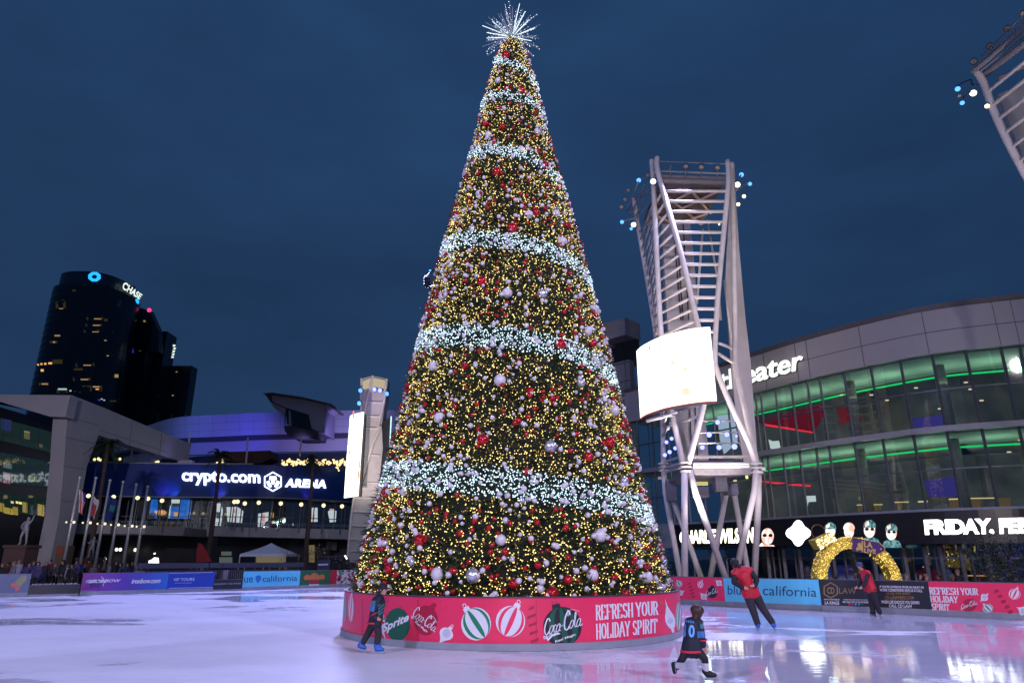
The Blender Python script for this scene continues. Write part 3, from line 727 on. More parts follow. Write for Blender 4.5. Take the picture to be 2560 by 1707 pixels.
poly_on('printed_shield', b, RSURF, [(zz(Z7, [(1010, 682), (1050, 676), (1092, 684), (1090, 730), (1052, 772), (1014, 728)]), 0)], pbr('blue_print', (.01, .20, .55), .4))
b = board(2050, 2325, yb, RSURF, M_PBLACK, 'black rink board with gold hexagon emblem and white small print beside the arch')
m = MB(); c = Z8(62, 715); hx = [(c[0] + 19*cos(radians(30+60*k)), c[1] + 19*sin(radians(30+60*k))) for k in range(7)]
stroke(m, RSURF, hx, 2.6, .006)
text_print(m, RSURF, 'CD', [Z8(28, 745), Z8(96, 748), Z8(96, 690), Z8(28, 685)], .007, 0, .02)
text_print(m, RSURF, 'LAW', [Z8(138, 744), Z8(296, 750), Z8(296, 696), Z8(138, 690)]); m.build('lettering', M_GOLD, b)
m = MB()
for t, q in (('OFFICIAL PARTNER OF', (0, 792, 142, 804)), ('LA KINGS', (8, 814, 140, 844)), ('WHEN YOU ARE HURT WE ARE HERE', (178, 796, 425, 806)), ('FREE CONSULTATION WE NEVER STOP FIGHTING', (172, 814, 436, 830)),
             ("IF YOU'RE SUFFERING FROM AN INJURY OR", (512, 670, 918, 698)), ('WORK CONDITIONS GIVE US A CALL.', (512, 698, 906, 724)), ('WHEN LIFE KNOCKS YOU DOWN', (525, 806, 874, 836)), ('CALL CD LAW!', (596, 842, 806, 870))):
    dy = 8 if q[0] > 500 else 3
    text_print(m, RSURF, t, [Z8(q[0], q[3]), Z8(q[2], q[3]+dy), Z8(q[2], q[1]+dy), Z8(q[0], q[1])], .007, 0, .02)
m.build('small_print', M_PWHITE, b)
m = MB()
for t, q in (('(213) 553-6000', (572, 732, 792, 760)), ('CD-LAWYERS.COM', (556, 768, 826, 798))): text_print(m, RSURF, t, rectq(*Z8(q[0], q[1]), *Z8(q[2], q[3])), .007, 0, .015)
m.build('gold_print', M_GOLD, b)
m = MB()
for k, (x, c_) in enumerate(((232, 0), (262, 0), (292, 1), (322, 1), (352, 2))): poly_print(m, RSURF, ell(*Z8(x, 843), 2.4, 2.4, 8), .007, c_)
m.build('coloured_dots', [M_RED, M_SKYBLUE, M_GREEN], b)
b = board(2325, 2660, yb+10, RSURF, M_RED, 'red holiday rink board with tall white serif lettering at the right edge')
m = MB()
for t, q in (('REFRESH YOUR', ((972, 752), (1418, 758), (1412, 698), (962, 688))), ('HOLIDAY', ((982, 822), (1232, 830), (1226, 772), (972, 764))), ('SPIRIT', ((990, 895), (1154, 902), (1148, 842), (984, 834)))):
    serif_text(m, RSURF, t, [Z8(*p) for p in q])
m.build('lettering', PM, b)
m = MB(); poly_print(m, RSURF, ell(*Z8(1335, 850), 68*s7, 58*s7, 24, -.3), .006, 6)
script_print(m, RSURF, [Z8(1258, 895), Z8(1412, 850), Z8(1405, 800), Z8(1262, 838)], 0, .012)
for k in range(5): poly_print(m, RSURF, zz(Z8, [(1560+k*32, 715+k*48), (1600+k*32, 702+k*48), (1610+k*32, 728+k*48), (1570+k*32, 741+k*48)]), .006, 6)
m.build('printed_badge', PM, b)
bauble_print('printed_ornament', *Z8(1505, 880), 48*s7, 40*s7, -.7, 2, b, RSURF); bauble_print('printed_ornament', *Z8(1750, 750), 54*s7, 50*s7, .4, 3, b, RSURF)
drop_print('printed_ornament', Z8(1432, 822), Z8(1475, 778), 38*s7, None, b, RSURF); drop_print('printed_ornament', Z8(1768, 868), Z8(1830, 905), 45*s7, None, b, RSURF)
# -- left side
yb = 1450
b = board(-60, 76, yb, LSURF, pbr('slate_print', (.10, .13, .22), .4), 'slate blue rink board with a cartoon rocket at the left edge')
poly_on('printed_rocket', b, LSURF, [(zz(LC, [(215, 1290), (330, 1195), (390, 1190), (410, 1230), (395, 1270), (300, 1360), (255, 1330)]), 0), (zz(LC, [(135, 1335), (215, 1300), (300, 1370), (280, 1400), (235, 1440), (225, 1380), (160, 1345)]), 1)],
        [pbr('olive_print', (.22, .24, .12), .4), pbr('coral_print', (.55, .10, .09), .4)])
b = board(76, 203, yb, LSURF, M_PBLACK, 'low black rink board left of the purple board', .52, .1)
m = MB(); text_print(m, LSURF, 'HOLIDAY ICE RINK', [Z2(300, 1450), Z2(720, 1440), Z2(720, 1428), Z2(300, 1438)], .007); m.build('small_print', M_PLAV, b)
def grad(name, c0, c1, x0, x1):
    m_ = bpy.data.materials.new(name); m_.use_nodes = True; n_ = m_.node_tree.nodes; l_ = m_.node_tree.links.new
    t_ = n_.new('ShaderNodeTexCoord'); s_ = n_.new('ShaderNodeSeparateXYZ'); r_ = n_.new('ShaderNodeMapRange'); q_ = n_.new('ShaderNodeValToRGB')
    r_.inputs['From Min'].default_value = x0; r_.inputs['From Max'].default_value = x1
    q_.color_ramp.elements[0].color = (*c0, 1); q_.color_ramp.elements[1].color = (*c1, 1); e_ = q_.color_ramp.elements.new(.5); e_.color = (.09, .035, .32, 1)
    l_(t_.outputs['Object'], s_.inputs[0]); l_(s_.outputs['X'], r_.inputs['Value']); l_(r_.outputs[0], q_.inputs['Fac']); l_(q_.outputs['Color'], n_['Principled BSDF'].inputs['Base Color'])
    n_['Principled BSDF'].inputs['Roughness'].default_value = .4; return m_
b = board(205, 420, yb, LSURF, grad('purple_blue_print', (.22, .03, .22), (.015, .16, .55), -1.8, 1.8), 'rink board printed purple fading to blue with white company lettering')
m = MB(); text_print(m, LSURF, 'IRON', [Z2(778, 1428), Z2(934, 1424), Z2(940, 1396), Z2(784, 1400)], .007, 0, .01, .2, 1, 1.1); text_print(m, LSURF, 'BOW', [Z2(962, 1424), Z2(1102, 1422), Z2(1110, 1394), Z2(968, 1396)], .007, 0, .01, .2)
stroke(m, LSURF, [Z2(930, 1372), Z2(950, 1390), Z2(956, 1415), Z2(946, 1458)], 1.4, .007)
text_print(m, LSURF, 'ironbow.com', [Z2(1205, 1436), Z2(1470, 1430), Z2(1478, 1386), Z2(1212, 1392)], .007, 0, .03, .25); m.build('lettering', M_PWHITE, b)
b = board(420, 536, yb, LSURF, pbr('royal_blue_print', (.012, .05, .36), .4), 'royal blue rink board about tours beside the purple one')
m = MB(); text_print(m, LSURF, 'VIP TOURS', [Z2(1590, 1412), Z2(1784, 1408), Z2(1786, 1382), Z2(1594, 1386)], .007, 0, .02); text_print(m, LSURF, 'BOOK NOW ONLINE', [Z2(1608, 1436), Z2(1758, 1433), Z2(1758, 1424), Z2(1608, 1427)], .007)
for q in ([(1552, 1340), (1955, 1330), (1955, 1334), (1552, 1344)], [(1550, 1476), (1950, 1466), (1950, 1470), (1550, 1480)]): poly_print(m, LSURF, zz(Z2, q), .007)
m.build('lettering', M_PLAV, b)
b = board(536, 607, yb, LSURF, M_PBLACK, 'low black rink board between the royal blue and the sky blue boards', .60, .1)
m = MB(); text_print(m, LSURF, 'HOLIDAY ICE RINK', [Z2(1965, 1446), Z2(2212, 1440), Z2(2212, 1428), Z2(1965, 1434)], .007); m.build('small_print', M_PLAV, b)
b = board(608, 750, yb-5, LSURF, M_SKYBLUE, 'sky blue rink board with shield emblem on the far left side of the rink')
m = MB(); text_print(m, LSURF, 'ue', [Z3(405, 1426), Z3(486, 1424), Z3(486, 1376), Z3(405, 1378)], .007); text_print(m, LSURF, 'california', [Z3(574, 1420), Z3(892, 1410), Z3(892, 1356), Z3(574, 1364)], .007); m.build('lettering', M_NAVYTXT, b)
poly_on('printed_shield', b, LSURF, [(zz(Z3, [(508, 1368), (534, 1360), (560, 1364), (558, 1400), (532, 1432), (512, 1405)]), 0)], MATS['blue_print'])
b = board(750, 826, yb-8, LSURF, pbr('forest_print', (.02, .10, .045), .4), 'dark green rink board with an orange festive crest near the tree')
poly_on('printed_crest', b, LSURF, [(zz(Z3, [(950, 1372), (985, 1352), (1010, 1362), (1035, 1338), (1070, 1340), (1090, 1360), (1130, 1350), (1148, 1372), (1140, 1396), (960, 1402)]), 0), (zz(Z3, [(992, 1408), (1098, 1402), (1090, 1428), (1000, 1434)]), 1), (zz(Z3, [(1000, 1444), (1092, 1440), (1092, 1450), (1000, 1453)]), 2)],
        [pbr('amber_print', (.50, .16, .05), .4), M_DKRED, M_PWHITE], .007)
b = board(826, 842, yb-8, LSURF, M_DKRED, 'narrow dark red rink board left of the photo collage board')
def mosaic(name):
    m_ = bpy.data.materials.new(name); m_.use_nodes = True; n_ = m_.node_tree.nodes; l_ = m_.node_tree.links.new
    t_ = n_.new('ShaderNodeTexCoord'); v_ = n_.new('ShaderNodeTexVoronoi'); v_.inputs['Scale'].default_value = 7
    r_ = n_.new('ShaderNodeValToRGB'); r_.color_ramp.interpolation = 'CONSTANT'; s_ = n_.new('ShaderNodeSeparateColor')
    for p_, c_ in ((.0, (.5, .45, .5)), (.25, (.35, .03, .07)), (.45, (.04, .05, .05)), (.6, (.10, .22, .16)), (.78, (.6, .55, .6))):
        e_ = r_.color_ramp.elements.new(p_); e_.color = (*c_, 1)
    l_(t_.outputs['Object'], v_.inputs['Vector']); l_(v_.outputs['Color'], s_.inputs[0]); l_(s_.outputs[0], r_.inputs['Fac']); l_(r_.outputs['Color'], n_['Principled BSDF'].inputs['Base Color']); return m_
b = board(842, 925, yb-10, LSURF, mosaic('photo_collage'), 'rink board covered in a busy photo collage behind the left of the tree')

# ================================================================ people
def rcone(m, p0, r0, p1, r1, n=12, k=0):
    p0, p1 = Vector(p0), Vector(p1); d = p1-p0; ln = d.length
    if ln < 1e-5: m.ball(p0, r0, n, 8, k); return
    d /= ln; ref = Vector((0, 0, 1)) if abs(d.z) < .9 else Vector((1, 0, 0)); a = d.cross(ref).normalized(); b_ = d.cross(a)
    rings = [(-r0*cos(t), r0*sin(t)) for t in (.001, .5, 1., pi/2)] + [(ln + r1*sin(t), r1*cos(t)) for t in (0., .55, 1.05, pi/2-.001)]
    vs = [p0 + d*s + (a*cos(2*pi*q/n) + b_*sin(2*pi*q/n))*r for s, r in rings for q in range(n)]
    f = [(i*n+q, i*n+(q+1) % n, (i+1)*n+(q+1) % n, (i+1)*n+q) for i in range(len(rings)-1) for q in range(n)]
    f += [tuple(reversed(range(n))), tuple(range((len(rings)-1)*n, len(rings)*n))]
    m.add(vs, f, k)
def blob(name, fill, voxel, mats, parent, fn=None, it=5):
    # union of the rounded pieces as one continuous skin
    m = MB(); fill(m); me = bpy.data.meshes.new(name); me.from_pydata(m.v, [], m.f)
    o = bpy.data.objects.new('figure', me); COL.objects.link(o)
    r = o.modifiers.new('r', 'REMESH'); r.mode = 'VOXEL'; r.voxel_size = voxel; r.use_smooth_shade = True
    s = o.modifiers.new('s', 'SMOOTH'); s.iterations = it; s.factor = .5
    nm = bpy.data.meshes.new_from_object(o.evaluated_get(bpy.context.evaluated_depsgraph_get()))
    bpy.data.objects.remove(o); bpy.data.meshes.remove(me); nm.name = name; nm.materials.clear()
    if not hasattr(mats, '__len__'): mats = [mats]
    for q in mats: nm.materials.append(q)
    if fn:
        for p in nm.polygons: p.material_index = fn(p.center)
    nm.polygons.foreach_set('use_smooth', [True]*len(nm.polygons))
    q = bpy.data.objects.new(name, nm); COL.objects.link(q); q.parent = parent
    return q
def hand(m, wr, d, thumb, s, curl=.5, nrm=None):
    # palm, four unequal bent fingers and a thumb leaving the side of the palm
    d = d.normalized(); t = (thumb - d*thumb.dot(d)).normalized(); nrm = d.cross(t).normalized()
    pc = wr + d*.045*s; rcone(m, wr, .021*s, pc, .026*s, 10); rcone(m, pc - t*.015*s, .02*s, pc + t*.018*s, .02*s, 8)
    for k, (off, ln) in enumerate(((.028, .062), (.010, .072), (-.010, .066), (-.028, .052))):
        a = wr + d*.078*s + t*off*s; b_ = a + (d*(1-curl*.35) + nrm*curl*.6).normalized()*ln*.5*s; c_ = b_ + (d*(1-curl) + nrm*curl*1.1).normalized()*ln*.55*s
        rcone(m, a, .0105*s, b_, .0095*s, 8); rcone(m, b_, .0095*s, c_, .008*s, 8)
    a = wr + d*.03*s + t*.024*s; b_ = a + (t*.8 + d*.5 + nrm*.2).normalized()*.034*s; c_ = b_ + (d*.9 + t*.2 + nrm*.35).normalized()*.028*s
    rcone(m, a, .012*s, b_, .0105*s, 8); rcone(m, b_, .0105*s, c_, .009*s, 8)
def basis(face):
    f = face.normalized(); r = f.cross(Vector((0, 0, 1))).normalized(); return f, r, r.cross(f)
def person(label, base, J, face, s, vox, cloth, group=None, name='person', cat='person', curl=.5):
    # J: joints in local metres (x right in the picture, y away, z up)
    root = thing(name, label, cat, base, group); J = {k: Vector(v) for k, v in J.items()}
    f, r, u = basis(Vector(face)); hc = J['head']; hr = .105*s
    def body(m):
        m.ball(hc + u*.018*s, hr, 16, 10, 0, (.86, .92, 1.02)); rcone(m, hc + f*.03*s - u*.03*s, .066*s, hc + f*.042*s - u*.075*s, .045*s)
        rcone(m, hc + f*.085*s + u*.01*s, .011*s, hc + f*.105*s - u*.018*s, .016*s, 8)                      # nose
        rcone(m, hc + f*.078*s - u*.055*s - r*.018*s, .010*s, hc + f*.078*s - u*.055*s + r*.018*s, .010*s, 8)   # lips
        for q in (-1, 1): m.ball(hc + r*q*.088*s - u*.005*s - f*.005*s, .026*s, 8, 6, 0, (.6, .8, 1.2))
        rcone(m, J['neck'], .05*s, hc - u*.05*s, .046*s); rcone(m, J['chest'], .11*s, J['neck'] - (J['neck']-J['chest'])*.25, .07*s); rcone(m, J['pelvis'], .11*s, J['chest'], .11*s)
        for q in 'LR':
            rcone(m, J['neck'], .05*s, J['sh'+q], .045*s); rcone(m, J['sh'+q], .044*s, J['el'+q], .034*s); rcone(m, J['el'+q], .034*s, J['wr'+q], .024*s)
            rcone(m, J['pelvis'], .09*s, J['hip'+q], .08*s); rcone(m, J['hip'+q], .074*s, J['kn'+q], .05*s); rcone(m, J['kn'+q], .05*s, J['an'+q], .034*s); rcone(m, J['an'+q], .034*s, J['an'+q].lerp(J['toe'+q], .6) + Vector((0, 0, .02*s)), .024*s)
            dv = J['wr'+q] - J['el'+q]; hand(m, J['wr'+q], J.get('hd'+q, dv), J.get('th'+q, f), s, curl)
    blob('body', body, vox, cloth.get('skin', M_SKIN), root)
    m = MB()
    for q in (-1, 1): m.ball(hc + f*.084*s + r*q*.034*s + u*.018*s, .0125*s, 8, 6)
    for v_ in range(len(m.v)): m.v[v_] = tuple(Vector(m.v[v_]) + Vector(base))
    m.build('eyes', M_BLACK, root)
    for part in cloth['parts']: part(root, J, s, vox, (f, r, u))
    return root
def torso(m, J, s, k=1., hem=.0):
    rcone(m, J['pelvis'] - Vector((0, 0, hem)), .125*s*k, J['pelvis'].lerp(J['chest'], .5), .125*s*k); rcone(m, J['pelvis'].lerp(J['chest'], .4), .125*s*k, J['chest'], .135*s*k)
    rcone(m, J['chest'], .132*s*k, J['neck'] - (J['neck']-J['chest'])*.3, .085*s*k)
    for q in 'LR': rcone(m, J['neck'], .062*s*k, J['sh'+q], .066*s*k); rcone(m, J['chest'], .11*s*k, J['sh'+q], .06*s*k); rcone(m, J['hip'+q] + Vector((0, 0, .04*s-hem)), .105*s*k, J['chest'], .11*s*k)
def sleeves(m, J, s, k=1., end=.92):
    for q in 'LR': rcone(m, J['sh'+q], .062*s*k, J['el'+q], .054*s*k); rcone(m, J['el'+q], .054*s*k, J['el'+q].lerp(J['wr'+q], end), .044*s*k)
def legs(m, J, s, k=1., end=.95):
    rcone(m, J['hipL'], .1*s*k, J['hipR'], .1*s*k)
    for q in 'LR': rcone(m, J['hip'+q], .096*s*k, J['kn'+q], .070*s*k); rcone(m, J['kn'+q], .070*s*k, J['kn'+q].lerp(J['an'+q], end), .060*s*k)
def part_top(mats, fn=None, k=1., hem=0., arms=True, nm='jacket'):
    def go(root, J, s, vox, B):
        def fill(m):
            torso(m, J, s, k, hem)
            if arms: sleeves(m, J, s, k)
        blob(nm, fill, vox*1.1, mats, root, (lambda c: fn(c, J)) if fn else None)
    return go
def part_sleeves(mats, kk=1.):
    def go(root, J, s, vox, B): blob('sleeves', lambda m: sleeves(m, J, s, .98*kk), vox*1.1, mats, root)
    return go
def part_legs(mats, fn=None, k=1., end=.95):
    def go(root, J, s, vox, B): blob('trousers', lambda m: legs(m, J, s, k, end), vox*1.1, mats, root, (lambda c: fn(c, J)) if fn else None)
    return go
def part_skates(mat, blade=True, sole=M_BLACK):
    def go(root, J, s, vox, B):
        for q in 'LR':
            a, t = J['an'+q], J['toe'+q]; dv = (t - a); up = Vector((0, 0, 1)); fw = Vector((dv.x, dv.y, 0))
            if J.get('tip'+q) is not None: fw = J['tip'+q]
            fw = fw.normalized(); side = fw.cross(up if abs(fw.z) < .8 else Vector((0, 1, 0))).normalized(); nz_ = side.cross(fw).normalized()
            heel = t - fw*.17*s
            sk = blob('skate' if blade else 'shoe', lambda m: (rcone(m, a + (a-t).normalized()*.03*s, .058*s, heel + nz_*.045*s + fw*.02*s, .055*s), rcone(m, heel + nz_*.045*s + fw*.02*s, .055*s, t - fw*.02*s + nz_*.035*s, .042*s), rcone(m, a, .056*s, t.lerp(heel, .4) + nz_*.05*s, .045*s)), vox, mat, root)
            if blade:
                m = MB(); o0 = org(root)
                P = [heel - fw*.045*s - nz_*.055*s, t + fw*.035*s - nz_*.055*s, t + fw*.05*s - nz_*.035*s, t + fw*.0*s - nz_*.002*s, heel - fw*.035*s - nz_*.002*s]
                m.prism([p + o0 - side*.004*s for p in P], side*.008*s); m.build('blade', pbr('blade_steel', (.55, .57, .62), .25, .9), sk)
    return go
def part_hair(mat, long=.0, nm='hair', k=1.0, drop=0.):
    def go(root, J, s, vox, B):
        f, r, u = B; hc = J['head']
        def fill(m):
            m.ball(hc + u*.026*s - f*.014*s, .113*s*k, 16, 10, 0, (.9*k, .95*k, .98/k)); rcone(m, hc - f*.05*s + u*.01*s, .075*s*k, hc - f*.055*s - u*(.05+long)*s, .06*s*k)
            if long:
                for q in (-1, 1): rcone(m, hc + r*q*.07*s - f*.01*s, .05*s, hc + r*q*.075*s - u*.06*s - f*.02*s, .042*s)
        blob(nm, fill, vox, mat, root)
    return go
def part_cap(mat, brim=True, nm='cap'):
    def go(root, J, s, vox, B):
        f, r, u = B; hc = J['head']
        def fill(m):
            m.ball(hc + u*.052*s, .112*s, 16, 10, 0, (.92, .97, .82))
            if brim:
                for q in (-.05, 0, .05): rcone(m, hc + u*.045*s + f*.06*s + r*q*s, .014*s, hc + u*.035*s + f*.165*s + r*q*.8*s, .010*s)
        blob(nm, fill, vox, mat, root)
    return go
def part_ring(name, mat, which):
    # a coloured band on cuff or hem
    def go(root, J, s, vox, B):
        o0 = org(root)
        for a, b_, r0, r1, sy in which(J, s):
            m = MB(); d = (b_-a).normalized(); ref = Vector((0, 1, 0)); x = (ref - d*ref.dot(d)).normalized(); y = d.cross(x); n = 24
            vs = [o0 + c_ + (x*cos(2*pi*q/n)*sy + y*sin(2*pi*q/n))*rr for c_, rr in ((a, r0), (b_, r1), (b_, r1*.9), (a, r0*.9)) for q in range(n)]
            m.add(vs, [(i*n+q, i*n+(q+1) % n, ((i+1) % 4)*n+(q+1) % n, ((i+1) % 4)*n+q) for i in range(4) for q in range(n)]); m.build(name, mat, root, True)
    return go
C_NAVY = pbr('navy_jersey', (.010, .014, .030), .7, 0, .2, 14, .6); C_TEAL = pbr('teal_patch', (.05, .20, .23), .7, 0, .15, 40); C_BLUE = pbr('blue_panel', (.05, .17, .42), .7, 0, .15, 30)
C_CRIM = pbr('red_trim', (.62, .02, .04), .6); C_CHAR = pbr('charcoal_trousers', (.020, .019, .023), .75, 0, .25, 12, .7); C_BLK = pbr('black_cloth', (.012, .012, .015), .75, 0, .25, 12, .6)
C_VEST = pbr('red_vest', (.50, .008, .025), .6, 0, .15, 10, .6); C_SKBLUE = pbr('blue_skate', (.015, .11, .50), .4); C_WHITE = pbr('white_cloth', (.62, .60, .64), .7, 0, .1, 20)

# -- child on the left, skating right beside the ring wall
g0 = gz(930, 1632); k = lambda X, Z, y=0.: ((X-628)/654, y, (1188-Z)/713)
J = dict(head=k(722, 362), neck=k(692, 452), chest=k(668, 540), pelvis=k(650, 745), shL=k(655, 492, .12), shR=k(690, 490, -.10), elL=k(640, 640, .16), elR=k(628, 650, -.15), wrL=k(700, 742, .10), wrR=k(672, 738, -.16),
         hipL=k(622, 790, .06), hipR=k(672, 795, -.05), knL=k(556, 935, .08), knR=k(705, 940, -.06), anL=k(492, 1068, .09), anR=k(692, 1070, -.07), toeL=k(528, 1150, .08), toeR=k(782, 1152, -.10), tipL=(.95, 0, -.30), tipR=(1, 0, 0),
         hdR=(1, -.2, -.15), hdL=(1, 0, -.1), thR=(.2, 0, 1), thL=(.2, 0, 1))
def jersey_l(c, J):
    x, z = (c.x*654+628), (1188 - c.z*713)
    if c.y < -.03 and 505 < z < 560 and x < 655: return 1
    if c.y < -.03 and 555 < z < 640 and x < 650 : return 2
    if c.y < .02 and 550 < z < 690 and x > 690 and (int((x+z)/22) % 2): return 1
    return 0
person('child in a dark hockey jersey and blue skates gliding left of the ring wall', (g0.x, g0.y, 0), J, (.92, -.30, -.08), .86, .0075,
       dict(parts=[part_top([C_NAVY, C_TEAL, C_BLUE], jersey_l, 1.28, .05, True, 'jersey'), part_legs(C_CHAR, None, 1.12), part_skates(C_SKBLUE), part_hair(M_HAIR), part_cap(C_BLK, True),
                   part_ring('cuff_stripe', C_CRIM, lambda J, s: [(J['elR'].lerp(J['wrR'], .28), J['elR'].lerp(J['wrR'], .42), .076*s, .074*s, 1), (J['elL'].lerp(J['wrL'], .28), J['elL'].lerp(J['wrL'], .42), .076*s, .074*s, 1)]),
                   part_ring('hem_stripe', C_CRIM, lambda J, s: [(J['pelvis'] - Vector((0, 0, .095)), J['pelvis'] - Vector((0, 0, .06)), .196*s, .200*s, .92)])]))
# -- child on the right, back to the camera, striding right
g0 = gz(1771, 1701); k = lambda X, Z, y=0.: ((X-630)/606, y, (1552-Z)/668)
J = dict(head=k(580, 908), neck=k(552, 985), chest=k(520, 1060), pelvis=k(494, 1215), shL=k(498, 1005, .05), shR=k(578, 1008, -.06), elL=k(540, 1130, .20), elR=k(594, 1120, -.06), wrL=k(580, 1215, .24), wrR=k(606, 1230, -.04),
         hipL=k(462, 1245, .02), hipR=k(532, 1250, -.02), knL=k(410, 1345, .0), knR=k(604, 1345, -.05), anL=k(368, 1432, .1), anR=k(616, 1468, -.02), toeL=k(352, 1500, .14), toeR=k(692, 1512, -.06), tipL=(.1, .25, -1.), tipR=(1, -.1, 0),
         hdR=(.35, 0, -1), hdL=(.35, 0, -1), thR=(1, -.3, 0), thL=(1, .3, 0))
def jersey_r(c, J):
    x, z = (c.x*606+630), (1552 - c.z*668)
    if 1085 < z < 1150 and x > 545 : return 2
    if 1015 < z < 1060 and x > 578: return 1
    return 0
def leg_r(c, J):
    z = 1552 - c.z*668; return 1 if z > 1385 else 0
pr_ = person('child in a navy jersey numbered 10 striding right at the front', (g0.x, g0.y, 0), J, (.80, .58, -.12), .80, .007,
       dict(parts=[part_top([C_NAVY, C_TEAL, C_BLUE], jersey_r, 1.22, .08, True, 'jersey'), part_legs([C_BLK, C_WHITE], leg_r, 1.0, .9), part_skates(C_BLK), part_hair(pbr('brown_hair', (.05, .022, .012), .5, 0, .4, 60), .05, 'hair', 1.14),
                   part_ring('cuff_stripe', C_CRIM, lambda J, s: [(J['elR'].lerp(J['wrR'], .40), J['elR'].lerp(J['wrR'], .52), .080*s, .078*s, 1)]),
                   part_ring('hem_stripe', C_CRIM, lambda J, s: [(J['pelvis'] - Vector((0, 0, .115)), J['pelvis'] - Vector((0, 0, .08)), .205*s, .208*s, .9)])]))
def back_print(root, name, txt, quad, mat, zmap, jersey, off=.006, bold=.0, outline=False):
    # number laid onto the cloth: each letter vertex drops onto the jersey surface
    from mathutils.bvhtree import BVHTree
    j = [c for c in root.children if c.name.startswith('jersey')][0].data
    bv = BVHTree.FromPolygons([v.co for v in j.vertices], [tuple(p.vertices) for p in j.polygons])
    V, Fc = text2d(txt, bold); m = MB(); o0 = org(root); vs = []
    b2 = bmesh.new(); bv_ = [b2.verts.new((p[0], p[1], 0)) for p in V]
    for q in Fc:
        try: b2.faces.new([bv_[i] for i in q])
        except ValueError: pass
    for kx in np.linspace(.1, .9, 9): bmesh.ops.bisect_plane(b2, geom=b2.verts[:]+b2.edges[:]+b2.faces[:], plane_co=(kx, 0, 0), plane_no=(1, 0, 0))
    for kx in np.linspace(.1, .9, 9): bmesh.ops.bisect_plane(b2, geom=b2.verts[:]+b2.edges[:]+b2.faces[:], plane_co=(0, kx, 0), plane_no=(0, 1, 0))
    b2.verts.index_update()
    for p in b2.verts:
        X, Z = bil(quad, p.co.x, p.co.y); l = Vector(zmap(X, Z)); h = bv.ray_cast(l + Vector((0, -1, 0)), Vector((0, 1, 0)))
        y = h[0].y if h[0] else -.1
        vs.append(o0 + Vector((l.x, y - off, l.z)))
    m.add(vs, [tuple(v.index for v in q.verts) for q in b2.faces]); b2.free(); m.build(name, mat, root)
C_NUM = pbr('light_blue_number', (.16, .42, .85), .6)
back_print(pr_, 'number', '10', [(425, 1140), (515, 1144), (524, 1026), (440, 1022)], C_NUM, k, 'jersey', .006, .03)
back_print(pr_, 'name_bar', 'IIIII', [(462, 1008), (522, 1010), (524, 988), (466, 986)], C_NUM, k, 'jersey', .006)
# -- adult steward in red vest, leaning, seen from behind
g0 = gz(1917, 1574); k = lambda X, Z, y=0.: ((X-1165)/355, y, (1082-Z)/383)
J = dict(head=k(938, 462, .10), neck=k(968, 512, .02), chest=k(1000, 590), pelvis=k(1050, 722), shL=k(918, 555, .0), shR=k(1066, 528, -.0), elL=k(904, 640, -.04), elR=k(1112, 618, -.06), wrL=k(962, 692, -.20), wrR=k(1076, 668, -.22),
         hipL=k(1022, 748), hipR=k(1088, 742), knL=k(1052, 890, -.02), knR=k(1155, 890, .04), anL=k(1088, 1030), anR=k(1232, 1020, .05), toeL=k(1088, 1062, .12), toeR=k(1262, 1062, .14), tipL=(.05, 1, 0), tipR=(.55, .8, 0),
         hdL=(1, -.2, -.1), hdR=(-1, -.2, -.1), thL=(0, 0, 1), thR=(0, 0, 1))
person('person in red vest and black beanie skating before the sky blue board', (g0.x, g0.y, 0), J, (-.45, .88, -.15), .98, .009,
       dict(parts=[part_top(C_VEST, None, 1.46, .05, False, 'vest'), part_sleeves(C_BLK, 1.4), part_legs(C_CHAR, None, 1.42, .93), part_skates(C_SKBLUE), part_hair(C_BLK, .03, 'beanie', 1.06),
                   part_ring('scarf', C_BLK, lambda J, s: [(J['neck'] - Vector((0, 0, .03)), J['neck'] + Vector((-.02, .02, .10)), .105*s, .085*s, 1)])]))
# -- rink guard in red vest standing by the black board
g0 = gz(2193, 1539); k = lambda X, Z, y=0.: ((X-490)/290, y, (952-Z)/312)
J = dict(head=k(404, 482), neck=k(424, 532), chest=k(446, 590), pelvis=k(462, 690), shL=k(420, 548, .12), shR=k(448, 548, -.14), elL=k(404, 630, .16), elR=k(406, 625, -.18), wrL=k(372, 684, .12), wrR=k(374, 682, -.16),
         hipL=k(454, 705, .07), hipR=k(472, 705, -.07), knL=k(468, 820, .08), knR=k(486, 820, -.06), anL=k(468, 915, .08), anR=k(508, 915, -.06), toeL=k(440, 936, .08), toeR=k(505, 938, -.08), tipL=(-1, -.1, 0), tipR=(-.5, -.8, 0),
         hdL=(-1, 0, -.3), hdR=(-1, 0, -.3), thL=(0, 0, 1), thR=(0, 0, 1))
person('person in red vest and cap standing against the black rink board by the arch', (g0.x, g0.y, 0), J, (-.95, .1, -.2), .92, .009,
       dict(parts=[part_top(C_VEST, None, 1.36, .04, False, 'vest'), part_sleeves(C_BLK, 1.3), part_legs(C_BLK, None, 1.4, .97), part_skates(C_BLK), part_hair(M_HAIR), part_cap(pbr('blue_cap', (.03, .05, .16), .6), True)]))

